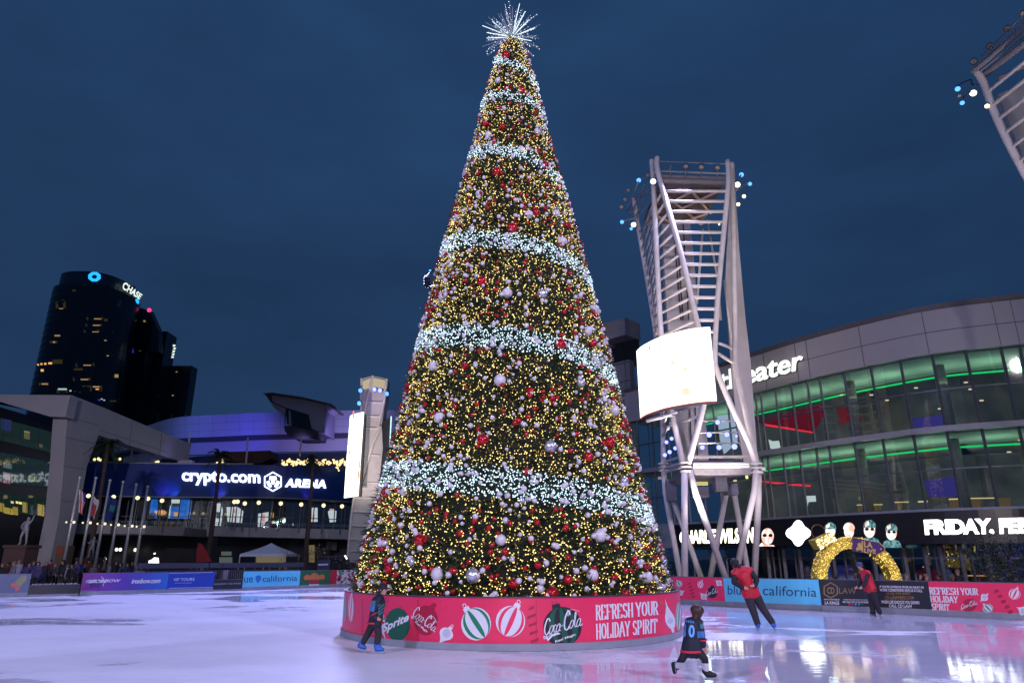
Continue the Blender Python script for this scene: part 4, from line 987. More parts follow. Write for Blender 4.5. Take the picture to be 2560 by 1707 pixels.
# -- onlookers behind the boards (small in the picture)
def onlooker(label, cols, hair, bob, group, arm=0):
    J = dict(head=(0, -.02, 1.60), neck=(0, 0, 1.45), chest=(0, 0, 1.25), pelvis=(0, 0, .95), shL=(-.17, 0, 1.40), shR=(.17, 0, 1.40), elL=(-.23, -.03, 1.12), elR=(.23, -.03, 1.12), wrL=(-.20, -.16, .92), wrR=(.20, -.16, .92 if not arm else 1.3),
             hipL=(-.09, 0, .9), hipR=(.09, 0, .9), knL=(-.1, -.02, .48), knR=(.1, -.02, .48), anL=(-.1, 0, .09), anR=(.1, 0, .09), toeL=(-.11, -.1, .03), toeR=(.11, -.1, .03))
    return person(label, (0, 0, -40), J, (bob, -1, -.05), 1.0, .021, dict(parts=[part_top(cols[0]), part_legs(cols[1], None, .95), part_skates(C_BLK, False), part_hair(hair, .05 if bob else 0)]), group)
CV = [('dark coat', (.02, .02, .028)), ('purple jacket', (.055, .04, .13)), ('white jersey', (.30, .28, .36)), ('dark red hoodie', (.14, .02, .03)), ('blue anorak', (.02, .04, .15)), ('black puffer jacket', (.010, .010, .014)), ('grey fleece', (.16, .16, .18))]
protos = []
for i, (nm, c) in enumerate(CV):
    mt = pbr(nm.replace(' ', '_'), c, .75, 0, .2, 12)
    protos.append((nm, onlooker(f'person in a {nm} among the crowd behind the left rink boards', (mt, C_BLK if i != 5 else C_CHAR), M_HAIR if i % 2 else pbr('fair_hair', (.20, .12, .06), .6), (0, .4, -.5)[i % 3], f'people in {nm} in the crowd left of the rink')))
used = [False]*len(protos)
def put_person(i, X, Y, z, rz, label=None, group=None):
    nm, p = protos[i]
    if not used[i] and label is None: used[i] = True; o = p; o.location = (X, Y, z); o.rotation_euler[2] = rz
    else: o = copy_thing(p, (X, Y, z), label, rz)
    if group: o['group'] = group
    return o
rr = random.Random(3)
xs = [8, 22, 36, 48, 58, 72, 84, 96, 104, 116, 126, 138, 150, 158, 170, 182, 190, 200, 212, 222, 236, 250, 262, 276, 290, 304, 318, 330, 344, 356, 372]
for n_, x in enumerate(xs):
    Y = rr.uniform(40, 53) + (4 if x > 200 else 0); q = at(x, 1410, Y)
    put_person((n_*3 + n_//7) % 7, q.x, Y, -.5 + rr.uniform(.05, .45), rr.uniform(-1.2, 1.2))
for x, i in ((478, 3), (492, 0), (506, 2), (596, 3), (612, 1), (640, 5), (660, 0), (676, 3), (700, 5), (716, 0)):
    Y = rr.uniform(54, 60); q = at(x, 1410, Y); nm = CV[i][0]
    put_person(i, q.x, Y, -.55, rr.uniform(-1, 1), f'person in a {nm} near the white tent behind the barrier', f'people in {nm} by the tent')
for x, i, w in ((1832, 5, 'at the glass doors'), (2066, 0, 'behind the arch'), (2086, 5, 'behind the arch'), (2138, 0, 'behind the arch'), (2146, 3, 'under the arch'), (2296, 5, 'at the restaurant terrace'), (2312, 6, 'at the restaurant terrace'), (2346, 3, 'at the restaurant terrace'), (2376, 4, 'at the restaurant terrace'), (2394, 0, 'at the restaurant terrace'), (2262, 6, 'right of the arch')):
    Y = rr.uniform(30.5, 32) if x > 2000 else 36; q = at(x, 1430, Y); nm = CV[i][0]
    if x == 1832: continue
    put_person(i, q.x, Y, -.5 - (.1 if x != 2394 else -.05), rr.uniform(-2, 2), f'person in a {nm} {w}', f'people in {nm} {w}')
# ================================================================ theatre on the right
FPT = [(9.2, 53.6), (10.7, 51.6), (12.3, 49.3), (13.9, 47), (15.2, 44.8), (16.3, 42.6), (17.7, 40.1), (20, 36.9), (22.2, 34.6), (24.9, 33.2), (28, 32.2), (33, 31.5), (40, 31.5)]
FPs = [(p.x, p.y) for p in cr([(a, b, 0) for a, b in FPT], 5)]
FS = Surf(FPs)
def inset(path, d):
    out = []
    for i, p in enumerate(path):
        a = Vector(path[max(i-1, 0)]); b_ = Vector(path[min(i+1, len(path)-1)]); t = (b_-a).normalized(); out.append((p[0] - t.y*d, p[1] + t.x*d))
    return out
th_ = thing('theater_building', 'curved theatre building with glowing green glass floors and a pale panelled top', 'theater', (18, 41, -.5))
M_FASC = pbr('fascia_panel', (.37, .335, .325), .5, 0, .07, .35)
m = MB(); m.wall(inset(FPs, -.25), 11.98, 14.35, 1.2); m.build('fascia', M_FASC, th_)
m = MB(); m.wall(inset(FPs, -.34), 14.35, 14.62, 1.0); m.build('roof_cap', pbr('roof_cap', (.10, .09, .09), .5), th_)
m = MB(); P = inset(FPs, .9); Q = inset(FPs, 16)
for i in range(len(P)-1): m.quad((*P[i], 14.3), (*P[i+1], 14.3), (*Q[i+1], 14.3), (*Q[i], 14.3))
m.build('roof', M_DARK, th_)
# joints between the fascia panels
m = MB()
def vline(m, x, y, z0, z1, w, off, S=FS):
    h = S.hit(x, y); a = S.hit(x-w, y, off); b_ = S.hit(x+w, y, off)
    m.quad((a.x, a.y, z0), (b_.x, b_.y, z0), (b_.x, b_.y, z1), (a.x, a.y, z1))
for X, Y in ((190, 640), (445, 560), (540, 560), (960, 380), (1470, 280), (2030, 210), (2180, 200), (2600, 120)):
    x, y = RW(X, Y); vline(m, x, y, 12.0, 14.34, .9, .256)
for i in range(len(FPs)-1):
    a, b_ = inset(FPs, -.256)[i], inset(FPs, -.256)[i+1]
    if FPs[i][0] > 13.5: m.quad((*a, 13.13), (*b_, 13.13), (*b_, 13.17), (*a, 13.17))
m.build('panel_joint', pbr('fascia_joint', (.08, .075, .08), .7), th_)
# glass storeys, transoms and mullions
G_UP = glassm('facade_glass', (.80, .86, .84), .15)
for z0, z1 in ((8.16, 11.97), (4.02, 7.88)):
    m = MB()
    for i in range(len(FPs)-1): m.quad((*FPs[i], z0), (*FPs[i+1], z0), (*FPs[i+1], z1), (*FPs[i], z1))
    m.build('glass_wall', G_UP, th_)
m = MB()
for i in range(len(FPs)-1): m.quad((*FPs[i], -.5), (*FPs[i+1], -.5), (*FPs[i+1], 2.4), (*FPs[i], 2.4))
m.build('ground_floor_glass', glassm('shopfront_glass', (.55, .58, .60), .22), th_)
M_MULL = pbr('mullion_metal', (.12, .125, .14), .45, .4)
m = MB()
for z0, z1 in ((10.04, 10.12), (6.0, 6.07), (1.72, 1.8)): m.wall(inset(FPs, -.05), z0, z1, .1)
m.build_each('transom', M_MULL, th_)
m = MB(); MX = [(90, 870), (135, 875), (255, 850), (385, 815), (515, 770), (615, 740), (815, 710), (1035, 660), (1275, 610), (1535, 560), (1810, 540), (2095, 500), (2250, 500), (2420, 480)]
mullx = []
for X, Y in MX:
    h = FS.hit(*RW(X, Y)); mullx.append(h)
for px_ in (1600, 1640, 1680, 1720, 1760, 1800, 1840): mullx.append(FS.hit(px_, 1220))
for h in mullx:
    for z0, z1 in ((8.17, 11.96), (4.03, 7.87)):
        m.box((h.x-.05, h.y-.09, z0), (h.x+.05, h.y+.02, z1))
    m.box((h.x-.05, h.y-.08, -.5), (h.x+.05, h.y+.01, 2.4))
m.build_each('mullion', M_MULL, th_)
m = MB(); m.wall(inset(FPs, -.45), 7.88, 8.16, .6); m.build('ledge', pbr('ledge_metal', (.30, .29, .31), .45, 0, .08), th_)
m = MB(); m.wall(inset(FPs, -.5), 3.96, 4.1, .7); m.build('canopy_edge', M_GREY, th_)
# lit interior: ceilings with green cove lights, red stair soffit, back walls
m = MB()
for zc in (11.93, 7.84):
    P, Q = inset(FPs, .15), inset(FPs, 4.6)
    for i in range(len(P)-1): m.quad((*P[i], zc), (*Q[i], zc), (*Q[i+1], zc), (*P[i+1], zc))
m.build('ceiling', pbr('pale_ceiling', (.36, .40, .38), .8, 0, .1, 1), th_)
for zc, lo, hi in ((11.93, 14.2, 32), (7.84, 15.2, 32)):
    q = inset(FPs, 2.6); last = None
    for i in range(len(q)):
        if lo < q[i][0] < hi and (last is None or (Vector(q[i])-Vector(last)).length > 2.2):
            last = q[i]; d_ = bpy.data.lights.new('cove_fill_lamp', 'AREA'); d_.shape = 'DISK'; d_.size = 1.6; d_.energy = 22; d_.color = (.50, 1., .62)  # unseen lamps added to strengthen the green cove light on the ceilings
            o_ = bpy.data.objects.new('cove_fill_lamp', d_); COL.objects.link(o_); o_.location = (*q[i], zc-1.1); o_.rotation_euler = (pi, 0, 0)
for zc in (10.6, 6.6):
    q = inset(FPs, 7.5); last = None
    for i in range(len(q)):
        if 13 < q[i][0] < 34 and (last is None or (Vector(q[i])-Vector(last)).length > 5):
            last = q[i]; d_ = bpy.data.lights.new('lobby_fill_lamp', 'POINT'); d_.energy = 85; d_.shadow_soft_size = .3; d_.color = (.75, .95, .85)  # unseen lamps added to brighten the rooms behind the glass
            o_ = bpy.data.objects.new('lobby_fill_lamp', d_); COL.objects.link(o_); o_.location = (*q[i], zc)
E_GRN = emi('green_cove', (.01, .80, .18), .95)
for zc, lo in ((11.8, 14.2), (7.7, 17.4)):
    m = MB(); Q = inset(FPs, 4.55)
    for i in range(len(Q)-1):
        if Q[i][0] > lo: m.quad((*Q[i], zc-.09), (*Q[i+1], zc-.09), (*Q[i+1], zc+.02), (*Q[i], zc+.02))
    m.build('green_light_strip', E_GRN, th_)
m = MB(); Q = inset(FPs, 11)
for i in range(len(Q)-1): m.quad((*Q[i], -.5), (*Q[i+1], -.5), (*Q[i+1], 14), (*Q[i], 14))
for zf in (8.0, 3.99, 2.42):
    P, Q = inset(FPs, .1), inset(FPs, 10.9)
    for i in range(len(P)-1): m.quad((*P[i], zf), (*P[i+1], zf), (*Q[i+1], zf), (*Q[i], zf))
m.build('interior_wall', pbr('interior_dark', (.16, .14, .14), .8, 0, .5, .5), th_)
m = MB()
def inner(x, y, d): 
    S2 = Surf(inset(FPs, d)); return S2.hit(x, y)
for poly, d in ((((95, 1085), (640, 950), (660, 1020), (580, 1180), (250, 1125)), 3.2), (((760, 980), (830, 975), (985, 1065), (790, 1110)), 3.6)):
    m.prism([inner(*RW(*p), d) for p in poly], (0.05, .15, 0))
m.build_each('red_lit_soffit', emi('red_wash', (.55, .01, .03), .22), th_)  # red light on the stair underside, given as its own glow
m = MB()
m.prism([inner(*RM(*p), 3.) for p in ((140, 172), (560, 208), (560, 222), (300, 202), (140, 182))], (.05, .1, 0))
m.prism([inner(*RW(*p), 2.9) for p in ((160, 1105), (560, 1172), (560, 1182), (170, 1122))], (.05, .1, 0)); m.build_each('red_light_strip', emi('red_cove', (1., .03, .05), 1.1), th_)
# inside: blue screens, round column shafts, warm bar shelves, ceiling downlights
m = MB()
for X0, Y0, X1, Y1 in ((1375, 1030, 1640, 1140),): m.prism([inner(*RW(*p), 4) for p in ((X0, Y0+35), (X1, Y0), (X1, Y1-20), (X0, Y1))], (.05, .1, 0))
m.prism([inner(*RM(*p), 4) for p in ((1510, 175), (1780, 130), (1800, 300), (1560, 310))], (.05, .1, 0)); m.build_each('blue_wall_glow', emi('blue_wall', (.08, .06, .42), .45), th_)
m = MB()
for X, Y, d in ((880, 900, 2.2), (1590, 650, 2.4)):
    h = inner(*RW(X, Y), d); m.tube([(h.x, h.y, 4.1), (h.x, h.y, 7.8)], .28, 12); m.tube([(h.x, h.y, 8.2), (h.x, h.y, 11.9)], .28, 12)
for X in (930, 1640):
    h = inner(*RM(X, 860), 1.2); m.tube([(h.x, h.y, -.5), (h.x, h.y, 2.4)], .36, 16)
m.build_each('column', pbr('column_plaster', (.26, .23, .19), .6), th_, True)
m = MB()
for X0, Y0, X1, Y1 in ((945, 368, 1165, 374), (1245, 346, 1385, 352), (1462, 338, 1545, 350), (1720, 318, 1830, 328), (1870, 312, 2120, 320)):
    m.prism([inner(*RM(*p), 2.4) for p in ((X0, Y0+4), (X1, Y0), (X1, Y1), (X0, Y1+4))], (.05, .1, 0))
m.build_each('bar_light', emi('bar_strip', (1., .78, .35), .8), th_)
m = MB()
for X0, Y0, X1, Y1 in ((955, 380, 990, 430), (1080, 376, 1150, 420), (1290, 356, 1330, 410), (1725, 330, 1850, 405), (1880, 325, 1990, 395), (2130, 318, 2240, 390)):
    m.prism([inner(*RM(*p), 2.6) for p in ((X0, Y0), (X1, Y0-3), (X1, Y1-3), (X0, Y1))], (.05, .1, 0))
m.build_each('bar_back', emi('bar_glow', (.62, .42, .16), .16), th_)
m = MB()
for X, Y in ((795, 872), (1040, 872), (1168, 916), (1405, 815), (1660, 960), (1812, 770), (1850, 826), (1940, 918), (2165, 1338), (2255, 1240), (1600, 985)):
    h = inner(*RW(X, Y), 4.2); m.box((h.x-.09, h.y-.05, h.z-.03), (h.x+.09, h.y+.05, h.z+.03))
m.build_each('downlight', emi('downlight', (1., .75, .5), 1.0), th_)
m = MB()
for q in ([(200, 1235), (215, 1310), (300, 1310), (285, 1245), (235, 1250)],): m.prism([inner(*RW(*p), 1.5) for p in q], (.05, .1, 0))
for q in ([(520, 300), (600, 296), (606, 345), (540, 350), (532, 400), (516, 398)],): m.prism([inner(*RM(*p), 2.2) for p in q], (.05, .1, 0))
m.build_each('reflection_panel', emi('reflection_panel', (.8, .93, .95), .8), th_)  # pale glowing panels put in for screen reflections in the glass
m = MB(); m.prism([FS.hit(*T1b(*p), -.6) for p in ((935, 1010), (1125, 975), (1130, 1270), (1000, 1385), (960, 1240))], (.02, .1, 0)); m.build('screen_reflection', emi('screen_reflection', (.55, .70, .95), .75), th_)  # glowing panel in place of a video screen reflected in the facade
# ground floor doors and shop glow
m = MB()
for X in (210, 345, 480, 610, 760, 1100, 1360, 1535, 1665, 1835, 2050):
    a = FS.hit(*RM(X, 860), .06); m.box((a.x-.09, a.y-.07, -.5), (a.x+.09, a.y+.05, 2.4))
m.build_each('door_frame', pbr('door_frame', (.17, .17, .19), .45, .3), th_)
m = MB()
for X0, Y0, X1, Y1, in ((1545, 800, 1660, 880), (1700, 820, 1820, 900), (1510, 722, 1620, 790), (1370, 830, 1400, 850)):
    m.prism([inner(*RM(*p), 3.) for p in ((X0, Y0), (X1, Y0), (X1, Y1), (X0, Y1))], (.05, .1, 0))
m.build_each('shop_glow', emi('shop_glow', (.55, .38, .10), .16), th_)
m = MB()
for k_ in range(46):
    X = rr.choice([rr.uniform(1540, 1830), rr.uniform(1500, 1640), rr.uniform(1080, 1200)]); h = inner(*RM(X, rr.uniform(720, 900)), 2.8); m.ball(h, .035, 5, 4)
for k_ in range(20):
    h = inner(*RM(1890 + k_*13, 968 + k_*.2), 2.); m.box((h.x-.1, h.y-.04, h.z-.02), (h.x+.1, h.y, h.z+.02))
m.build('shop_lights', emi('shop_bulb', (1., .66, .18), 1.2), th_)
# dim neon signs on shopfront
m = MB(); S3 = Surf(inset(FPs, .5))
for X0, Y0, X1, Y1 in ((1160, 718, 1230, 730), (1930, 718, 1945, 775)): poly_print(m, S3, [RM(X0, Y0), RM(X1, Y0), RM(X1, Y1), RM(X0, Y1)])
m.build_each('neon_sign', emi('amber_neon', (1., .75, .1), .8), th_)
# marquee screen
MP = inset(FPs, -1.0); MS = Surf(MP)
m = MB(); m.wall(MS.clip(1688, 2560, 1340) + [p for p in MP if p[0] > 27], 2.42, 3.95, .5); mq = m.build('marquee_screen', pbr('marquee_black', (.012, .011, .012), .3), th_)
m = MB(); m.wall(MS.clip(1625, 1687, 1340), 2.42, 3.95, .5); m.build('marquee_end', M_GREY, th_)
E_TXT = emi('marquee_white', (.96, 1., .98), 3.6); E_WARM = emi('marquee_warm', (1., .93, .70), 3.6)
m = MB(); text_print(m, MS, 'CHARLIE WILSON', [T1c(458, 1008), T1c(1312, 1000), T1c(1312, 818), T1c(458, 858)], .02, 0, .045); m.build('screen_lettering', E_WARM, th_)
m = MB(); text_print(m, MS, 'FRIDAY, FEBRUARY 7', [RM(1525, 650), RM(3050, 632), RM(3050, 466), RM(1510, 500)], .02, 0, .06); m.build('screen_lettering', E_TXT, th_)
m = MB(); c = RM(458, 612)
dia = []
for k_ in range(64):
    t = 2*pi*k_/64; r_ = 27 + 4.2*cos(4*t); dia.append((c[0] + r_*cos(t)*1.0, c[1] + r_*sin(t)*1.04))
poly_print(m, MS, dia, .02, 0, 6); m.build('screen_diamond', E_TXT, th_)
def face_pic(cx, cy_, s, cap, shades=True, bald=False, body=True):
    mm = MB(); q = lambda a, b_: RM(cx + a*s, cy_ + b_*s)
    if body: poly_print(mm, MS, [q(-1.3, 2.1), q(-1.05, 1.3), q(-.35, .95), q(.35, .95), q(1.1, 1.25), q(1.4, 2.1)], .016, 1)
    poly_print(mm, MS, [q(.72*cos(t), .08 + (1.0 if sin(t) > 0 else .95)*sin(t)) for t in np.linspace(0, 2*pi, 26)[:-1]], .019, 0)
    if cap: poly_print(mm, MS, [q(.82*cos(t), -.35 - .85*sin(t)) for t in np.linspace(0, pi, 14)] + [q(-.8, -.2), q(.8, -.2)], .023, 1 if cap == 1 else 0); poly_print(mm, MS, [q(-.6, -.75), q(-.1, -1.1), q(-.05, -.55), q(-.55, -.3)], .027, 0)
    if shades:
        for sx in (-.32, .36): poly_print(mm, MS, [q(sx + .25*cos(t), -.02 + .2*sin(t)) for t in np.linspace(0, 2*pi, 12)[:-1]], .028, 2)
    poly_print(mm, MS, [q(-.15, .62), q(.25, .60), q(.22, .70), q(-.1, .72)], .028, 3)
    return mm
def emi_noise(name, cols, s, scale):
    m_ = emi(name, cols[0], s); n_ = m_.node_tree.nodes; l_ = m_.node_tree.links.new; e_ = next(q for q in n_ if q.type == 'EMISSION')
    t_ = n_.new('ShaderNodeTexCoord'); z_ = n_.new('ShaderNodeTexNoise'); z_.inputs['Scale'].default_value = scale; z_.inputs['Detail'].default_value = 3; r_ = n_.new('ShaderNodeValToRGB')
    r_.color_ramp.elements[0].position = .40; r_.color_ramp.elements[1].position = .60; r_.color_ramp.elements[0].color = (*cols[0], 1); r_.color_ramp.elements[1].color = (*cols[1], 1)
    l_(t_.outputs['Object'], z_.inputs['Vector']); l_(z_.outputs['Fac'], r_.inputs['Fac']); l_(r_.outputs['Color'], e_.inputs['Color']); return m_
FM = [emi_noise('screen_skin', ((1., .93, .90), (.80, .42, .34)), 1.5, 3.2), emi_noise('screen_teal', ((.02, .16, .18), (.30, .62, .64)), .7, 7), emi('screen_dark', (.05, .03, .03), .4), emi('screen_lip', (1., .45, .35), 1.2)]
for cx, cy_, s, cap, sh, body in ((200, 632, 72, 0, True, False), (728, 590, 58, 1, False, True), (884, 592, 58, 2, False, True), (1056, 580, 66, 1, True, True), (1240, 604, 62, 1, True, True)):
    face_pic(cx, cy_, s, cap, sh, False, body).build('screen_portrait', FM, th_)
m = MB(); poly_print(m, MS, [RM(125, 722), RM(150, 690), RM(180, 708), RM(250, 712), RM(262, 722)], .022); m.build('screen_collar', FM[0], th_)
# projecting sign letters on the fascia
m = MB(); FF_ = Surf(inset(FPs, -.25))
sg = [(-200-640+70, 938), (498, 668)]
text_print(m, FF_, 'theater', [RW(-186, 852), RW(488, 666), RW(498, 500), RW(-198, 690)], .12, 0, .012, 0, .12); sgn = m.build('sign_lettering', emi('sign_white', (.95, 1., .97), 1.5), th_)
m = MB(); text_print(m, FF_, 'theater', [RW(-184, 854), RW(490, 668), RW(500, 502), RW(-196, 692)], .02, 0, .012, 0, .1); m.build('sign_lettering_return', pbr('sign_return', (.06, .07, .07), .5), th_)
# grey stepped wing between the tree and the tower
wg = thing('panelled_wing', 'grey panelled building wing with a dark recessed top between the tree and the tower', 'building', (7, 54, -.5))
wp = [(-8, 57.5), (-2, 57.8), (4, 57), (7.2, 55.8), (9.6, 53.7)]; wp = [(p.x, p.y) for p in cr([(a, b_, 0) for a, b_ in wp], 4)]
M_WING = pbr('wing_panel', (.20, .195, .20), .55, 0, .12, .4)
zt = at(1520, 925, 57).z; zr = at(1540, 868, 57).z; zz2 = at(1540, 827, 57).z
m = MB(); m.wall(wp, -.5, zt, .6); m.build('wall', M_WING, wg)
m = MB(); m.wall(inset(wp, 1.2), zt-.2, zr, .4); m.build('recess_wall', M_BLACK, wg)
m = MB(); m.wall(inset(wp, -.35), zr, zz2, 2.2); m.build('roof_fascia', pbr('wing_roof', (.24, .22, .22), .5), wg)
m = MB(); ws = Surf(wp)
for z_ in np.arange(1.5, zt, 1.55):
    q = inset(wp, -.01)
    for i in range(len(q)-1): m.quad((*q[i], z_), (*q[i+1], z_), (*q[i+1], z_+.10), (*q[i], z_+.10))
for x in (1545, 1575, 1600, 1625): vline(m, x, 1150, -.4, zt, .8, .012, ws)
m.build('panel_joint', pbr('wing_joint', (.07, .07, .075), .6), wg)

# ================================================================ light towers
M_CAN = pbr('lamp_can', (.05, .05, .055), .4, .4)
EB = emi('lamp_blue', (.10, .36, 1.), 2.2, False); EW = emi('lamp_white', (1., .94, .86), 4., False); EY = emi('lamp_yellow', (1., .86, .45), 3.5, False); EV = emi('lamp_violet', (.20, .24, 1.), 3.6, False); ED = pbr('lamp_off', (.34, .28, .22), .3)
def lamp(root, p, r, mat, aim=None):
    r *= .86
    d = ((Vector(aim) if aim else Vector((0, 12, 0))) - p).normalized(); m_ = MB(); m_.tube([p - d*r*1.8, p - d*r*.5, p], [r*.7, r*1.05, r*1.1], 10)
    c_ = m_.build('floodlight', M_CAN, root, True); m_ = MB(); m_.tube([p + d*.005, p + d*.03], [r*.95, r*.8], 10); m_.build('lens', mat, c_)
def px(Z, seq, Y): return [at(*Z(*p), Y[i] if hasattr(Y, '__len__') else Y) for i, p in enumerate(seq)]
t1 = thing('light_tower', 'tall white steel lattice tower with a curved video screen right of the Christmas tree', 'light tower', (9.8, 35.5, -.5))
ft = lambda *a: a
def pole(root, pts, r, nm='column'):
    m_ = MB(); m_.tube(pts, r, 10); return m_.build(nm, M_WHITE, root, True)
ND = lambda x, y, Y: at(x, y, Y)
def leg_end(x, Y): return at(x, 1443.6, Y) + (at(x, 1443.6, Y) - at(x, 1400, Y))*1.0
def ext(pts):      # run the last stretch on down to the paving
    a, b_ = pts[-2], pts[-1]; t = (-.5 - a.z)/(b_.z - a.z); return pts[:-1] + [a + (b_-a)*t]
FLc = [ND(1628.5, 400, 34), ND(1634, 470, 34), ND(1650, 798, 34), ND(1664, 930, 34), ND(1679, 1026, 33.7), ND(1708, 1163, 33.2)]
FLd = [ND(1643, 393, 33), ND(1647, 440, 33), ND(1703.6, 637, 33), ND(1741, 798, 33), ND(1764, 880, 33), ND(1768, 930, 33), ND(1758, 1017, 33), ND(1720, 1160, 33)]
FRd = [ND(1818.8, 401, 33), ND(1820, 468, 33), ND(1800, 675, 33), ND(1790.6, 798, 33), ND(1787, 890, 33), ND(1793, 928, 33), ND(1825.7, 1009.6, 33), ND(1871.6, 1106.5, 33), ND(1890, 1165, 33)]
FRc = [ND(1829, 408, 34), ND(1832, 460, 34), ND(1837.5, 798, 34), ND(1838, 907.6, 34), ND(1859, 1009.6, 33.7), ND(1893, 1165, 33.3)]
BLc = [ND(1585, 498, 39), ND(1591, 540, 39), ND(1634, 798, 39), ND(1649, 930, 39), ND(1656, 1030, 39), ND(1658.5, 1170, 39)]
for p in (FLc, FLd, FRd, FRc, BLc): pole(t1, [q for q in cr(p, 4)], .145)
for p in (ext([ND(1711, 1175, 33), ND(1712, 1443, 33)]), ext([ND(1724, 1175, 33), ND(1739, 1233, 33), ND(1813.6, 1443.6, 33.6)]), ext([ND(1890.5, 1172, 33), ND(1886, 1227, 33), ND(1837, 1443.6, 33.6)]), ext([ND(1896, 1180, 33.4), ND(1896, 1250, 33.5), ND(1886, 1443.6, 33.6)]),
          ext([ND(1658.5, 1165, 39), ND(1663, 1230, 39), ND(1700.8, 1443.6, 38)]), ext([ND(1676, 1235, 39), ND(1702, 1300, 38.6), ND(1752.9, 1443.6, 37.6)]), ext([ND(1816, 1230, 39), ND(1775.6, 1443.6, 38)]), ext([ND(1834, 1225, 39), ND(1872, 1443.6, 38)])):
    pole(t1, p, .155, 'leg')
# collars where the tubes meet
m = MB()
for x, y, Y in ((1714, 1166, 33.1), (1891, 1168, 33.1), (1659, 1166, 39)):
    p = ND(x, y, Y)
    for k_ in range(3): m.tube([p + Vector((0, 0, -.28 + .2*k_)), p + Vector((0, 0, -.2 + .2*k_))], .30, 12)
for x, y, Y in ((1906, 1172, 33), (1650, 1195, 39)): p = ND(x, y, Y); m.box((p.x-.12, p.y-.1, p.z-.07), (p.x+.12, p.y+.1, p.z+.07))
m.build_each('node_collar', M_WHITE, t1)
def on_line(P, z):
    for a, b_ in zip(P[:-1], P[1:]):
        if (a.z - z)*(b_.z - z) <= 0 and abs(a.z-b_.z) > 1e-6: return a + (b_-a)*((z-a.z)/(b_.z-a.z))
    return None
for k_, z_ in enumerate(np.arange(8.4, 20.9, .62)):
    a, b_ = on_line(FLd, z_), on_line(FRd, z_)
    if a and b_ and z_ > 12.6: m = MB(); m.tube([a, b_], .088, 8); m.build('rung', M_WHITE, t1, True)
    a, b_ = on_line(FLc, z_ - .12), on_line(FLd, z_)
    if a and b_: m = MB(); m.tube([a + Vector((0, 1.6, 0)), b_], .078, 8); m.build('rung', M_WHITE, t1, True)
    a, b_ = on_line(BLc, z_), on_line(FLc, z_)
    if a and b_: m = MB(); m.tube([a, b_], .06, 6); m.build('rung', M_WHITE, t1, True)
# clad fins
def slab(root, pts, dv, mat, nm): m_ = MB(); m_.prism(pts, dv); return m_.build(nm, mat, root)
slab(t1, [ND(1826, 470, 37.5), ND(1839, 474, 37.5), ND(1848, 621, 37.5), ND(1864, 798, 37.5), ND(1877, 908, 37.5), ND(1895, 1158, 37.5), ND(1860, 1158, 37.5), ND(1842, 1060, 37.5), ND(1831, 943, 37.5), ND(1821, 798, 37.5), ND(1813, 700, 37.5)], (.2, .8, 0), M_CLAD, 'clad_fin')
slab(t1, [ND(1655, 560, 40), ND(1726, 560, 40), ND(1738, 680, 40), ND(1745, 800, 40), ND(1762, 1020, 40), ND(1772, 1150, 40), ND(1700, 1150, 40), ND(1688, 1020, 40), ND(1668, 800, 40)], (0, .5, 0), M_CLAD, 'clad_fin')
m = MB()
for pa, pb in (((1687, 600), (1702, 800)), ((1694, 600), (1708, 800)), ((1708, 560), (1722, 800)), ((1724, 1010), (1730, 1145)), ((1738, 1010), (1744, 1145))): m.tube([ND(*pa, 39.8), ND(*pb, 39.8)], .035, 6)
for y in range(620, 800, 22): m.tube([ND(1688 + (y-600)*.073, y, 39.8), ND(1696 + (y-600)*.073, y, 39.8)], .02, 5)
m.build_each('cable_ladder', M_DARK, t1)
for pts in ([ND(1757, 573, 39), ND(1742, 760, 39)], [ND(1768, 550, 39), ND(1795, 705, 39), ND(1802, 800, 39)], [ND(1811, 700, 36), ND(1835, 905, 36.5)], [ND(1829, 870, 34), ND(1797, 858, 33.5)], [ND(1832, 906, 34), ND(1795, 884, 33.4)]): pole(t1, pts, .075, 'brace')
# top deck with rails and beams
zd = ND(1735, 462, 33).z; xl, xr = ND(1655, 462, 33).x, ND(1815, 462, 33).x
m = MB(); m.box((xl-.15, 33.3, zd), (xr-.1, 37.6, zd+.25)); m.build('deck', pbr('deck_steel', (.10, .075, .07), .7, 0, .3, 2), t1)
m = MB()
for a, b_ in (((xl, 33.4), (xr-.2, 37.4)), ((xr-.2, 33.4), (xl, 37.4)), ((xl, 36), ((xl+xr)/2, 33.5)), (((xl+xr)/2, 37.4), (xr-.2, 36)), (((xl+xr)/2, 33.5), (xr, 36)), ((xl, 36), ((xl+xr)/2, 37.4))):
    m.tube([(a[0], a[1], zd-.12), (b_[0], b_[1], zd-.12)], .08, 6)
m.build('deck_brace', pbr('warm_lit_steel', (.50, .36, .30), .6), t1)  # warm lamp light on the braces is put into their colour
m = MB()
for y, r_, Y in ((404, .035, 33), (428, .05, 33), (441, .10, 33.2), (452, .16, 33.3)): m.tube([ND(1648, y, Y), ND(1816, y + 6, Y)], r_, 8)
m.tube([ND(1672, 430, 33), ND(1678, 415, 33)], .05, 6)
for x in (1676, 1714, 1753, 1793): m.tube([ND(x, 424, 33), ND(x, 444, 33)], .03, 6)
m.build('top_rail', pbr('grey_steel', (.22, .20, .20), .55), t1)
m = MB()
for a, b_ in (((1568, 529), (1596, 455)), ((1580, 530), (1612, 462)), ((1590, 540), (1622, 470)), ((1568, 529), (1588, 530)), ((1568, 529), (1581, 497))): m.tube([ND(*a, 38.5), ND(*b_, 35)], .05, 6)
for a, b_ in (((1585, 500), (1630, 480)), ((1592, 545), (1632, 500)), ((1598, 580), (1634, 540))): m.tube([ND(*a, 39), ND(*b_, 34.2)], .05, 6)
for a, b_ in (((1836, 470), (1852, 438)), ((1838, 478), (1872, 455))): m.tube([ND(*a, 34.3), ND(*b_, 35)], .05, 6)
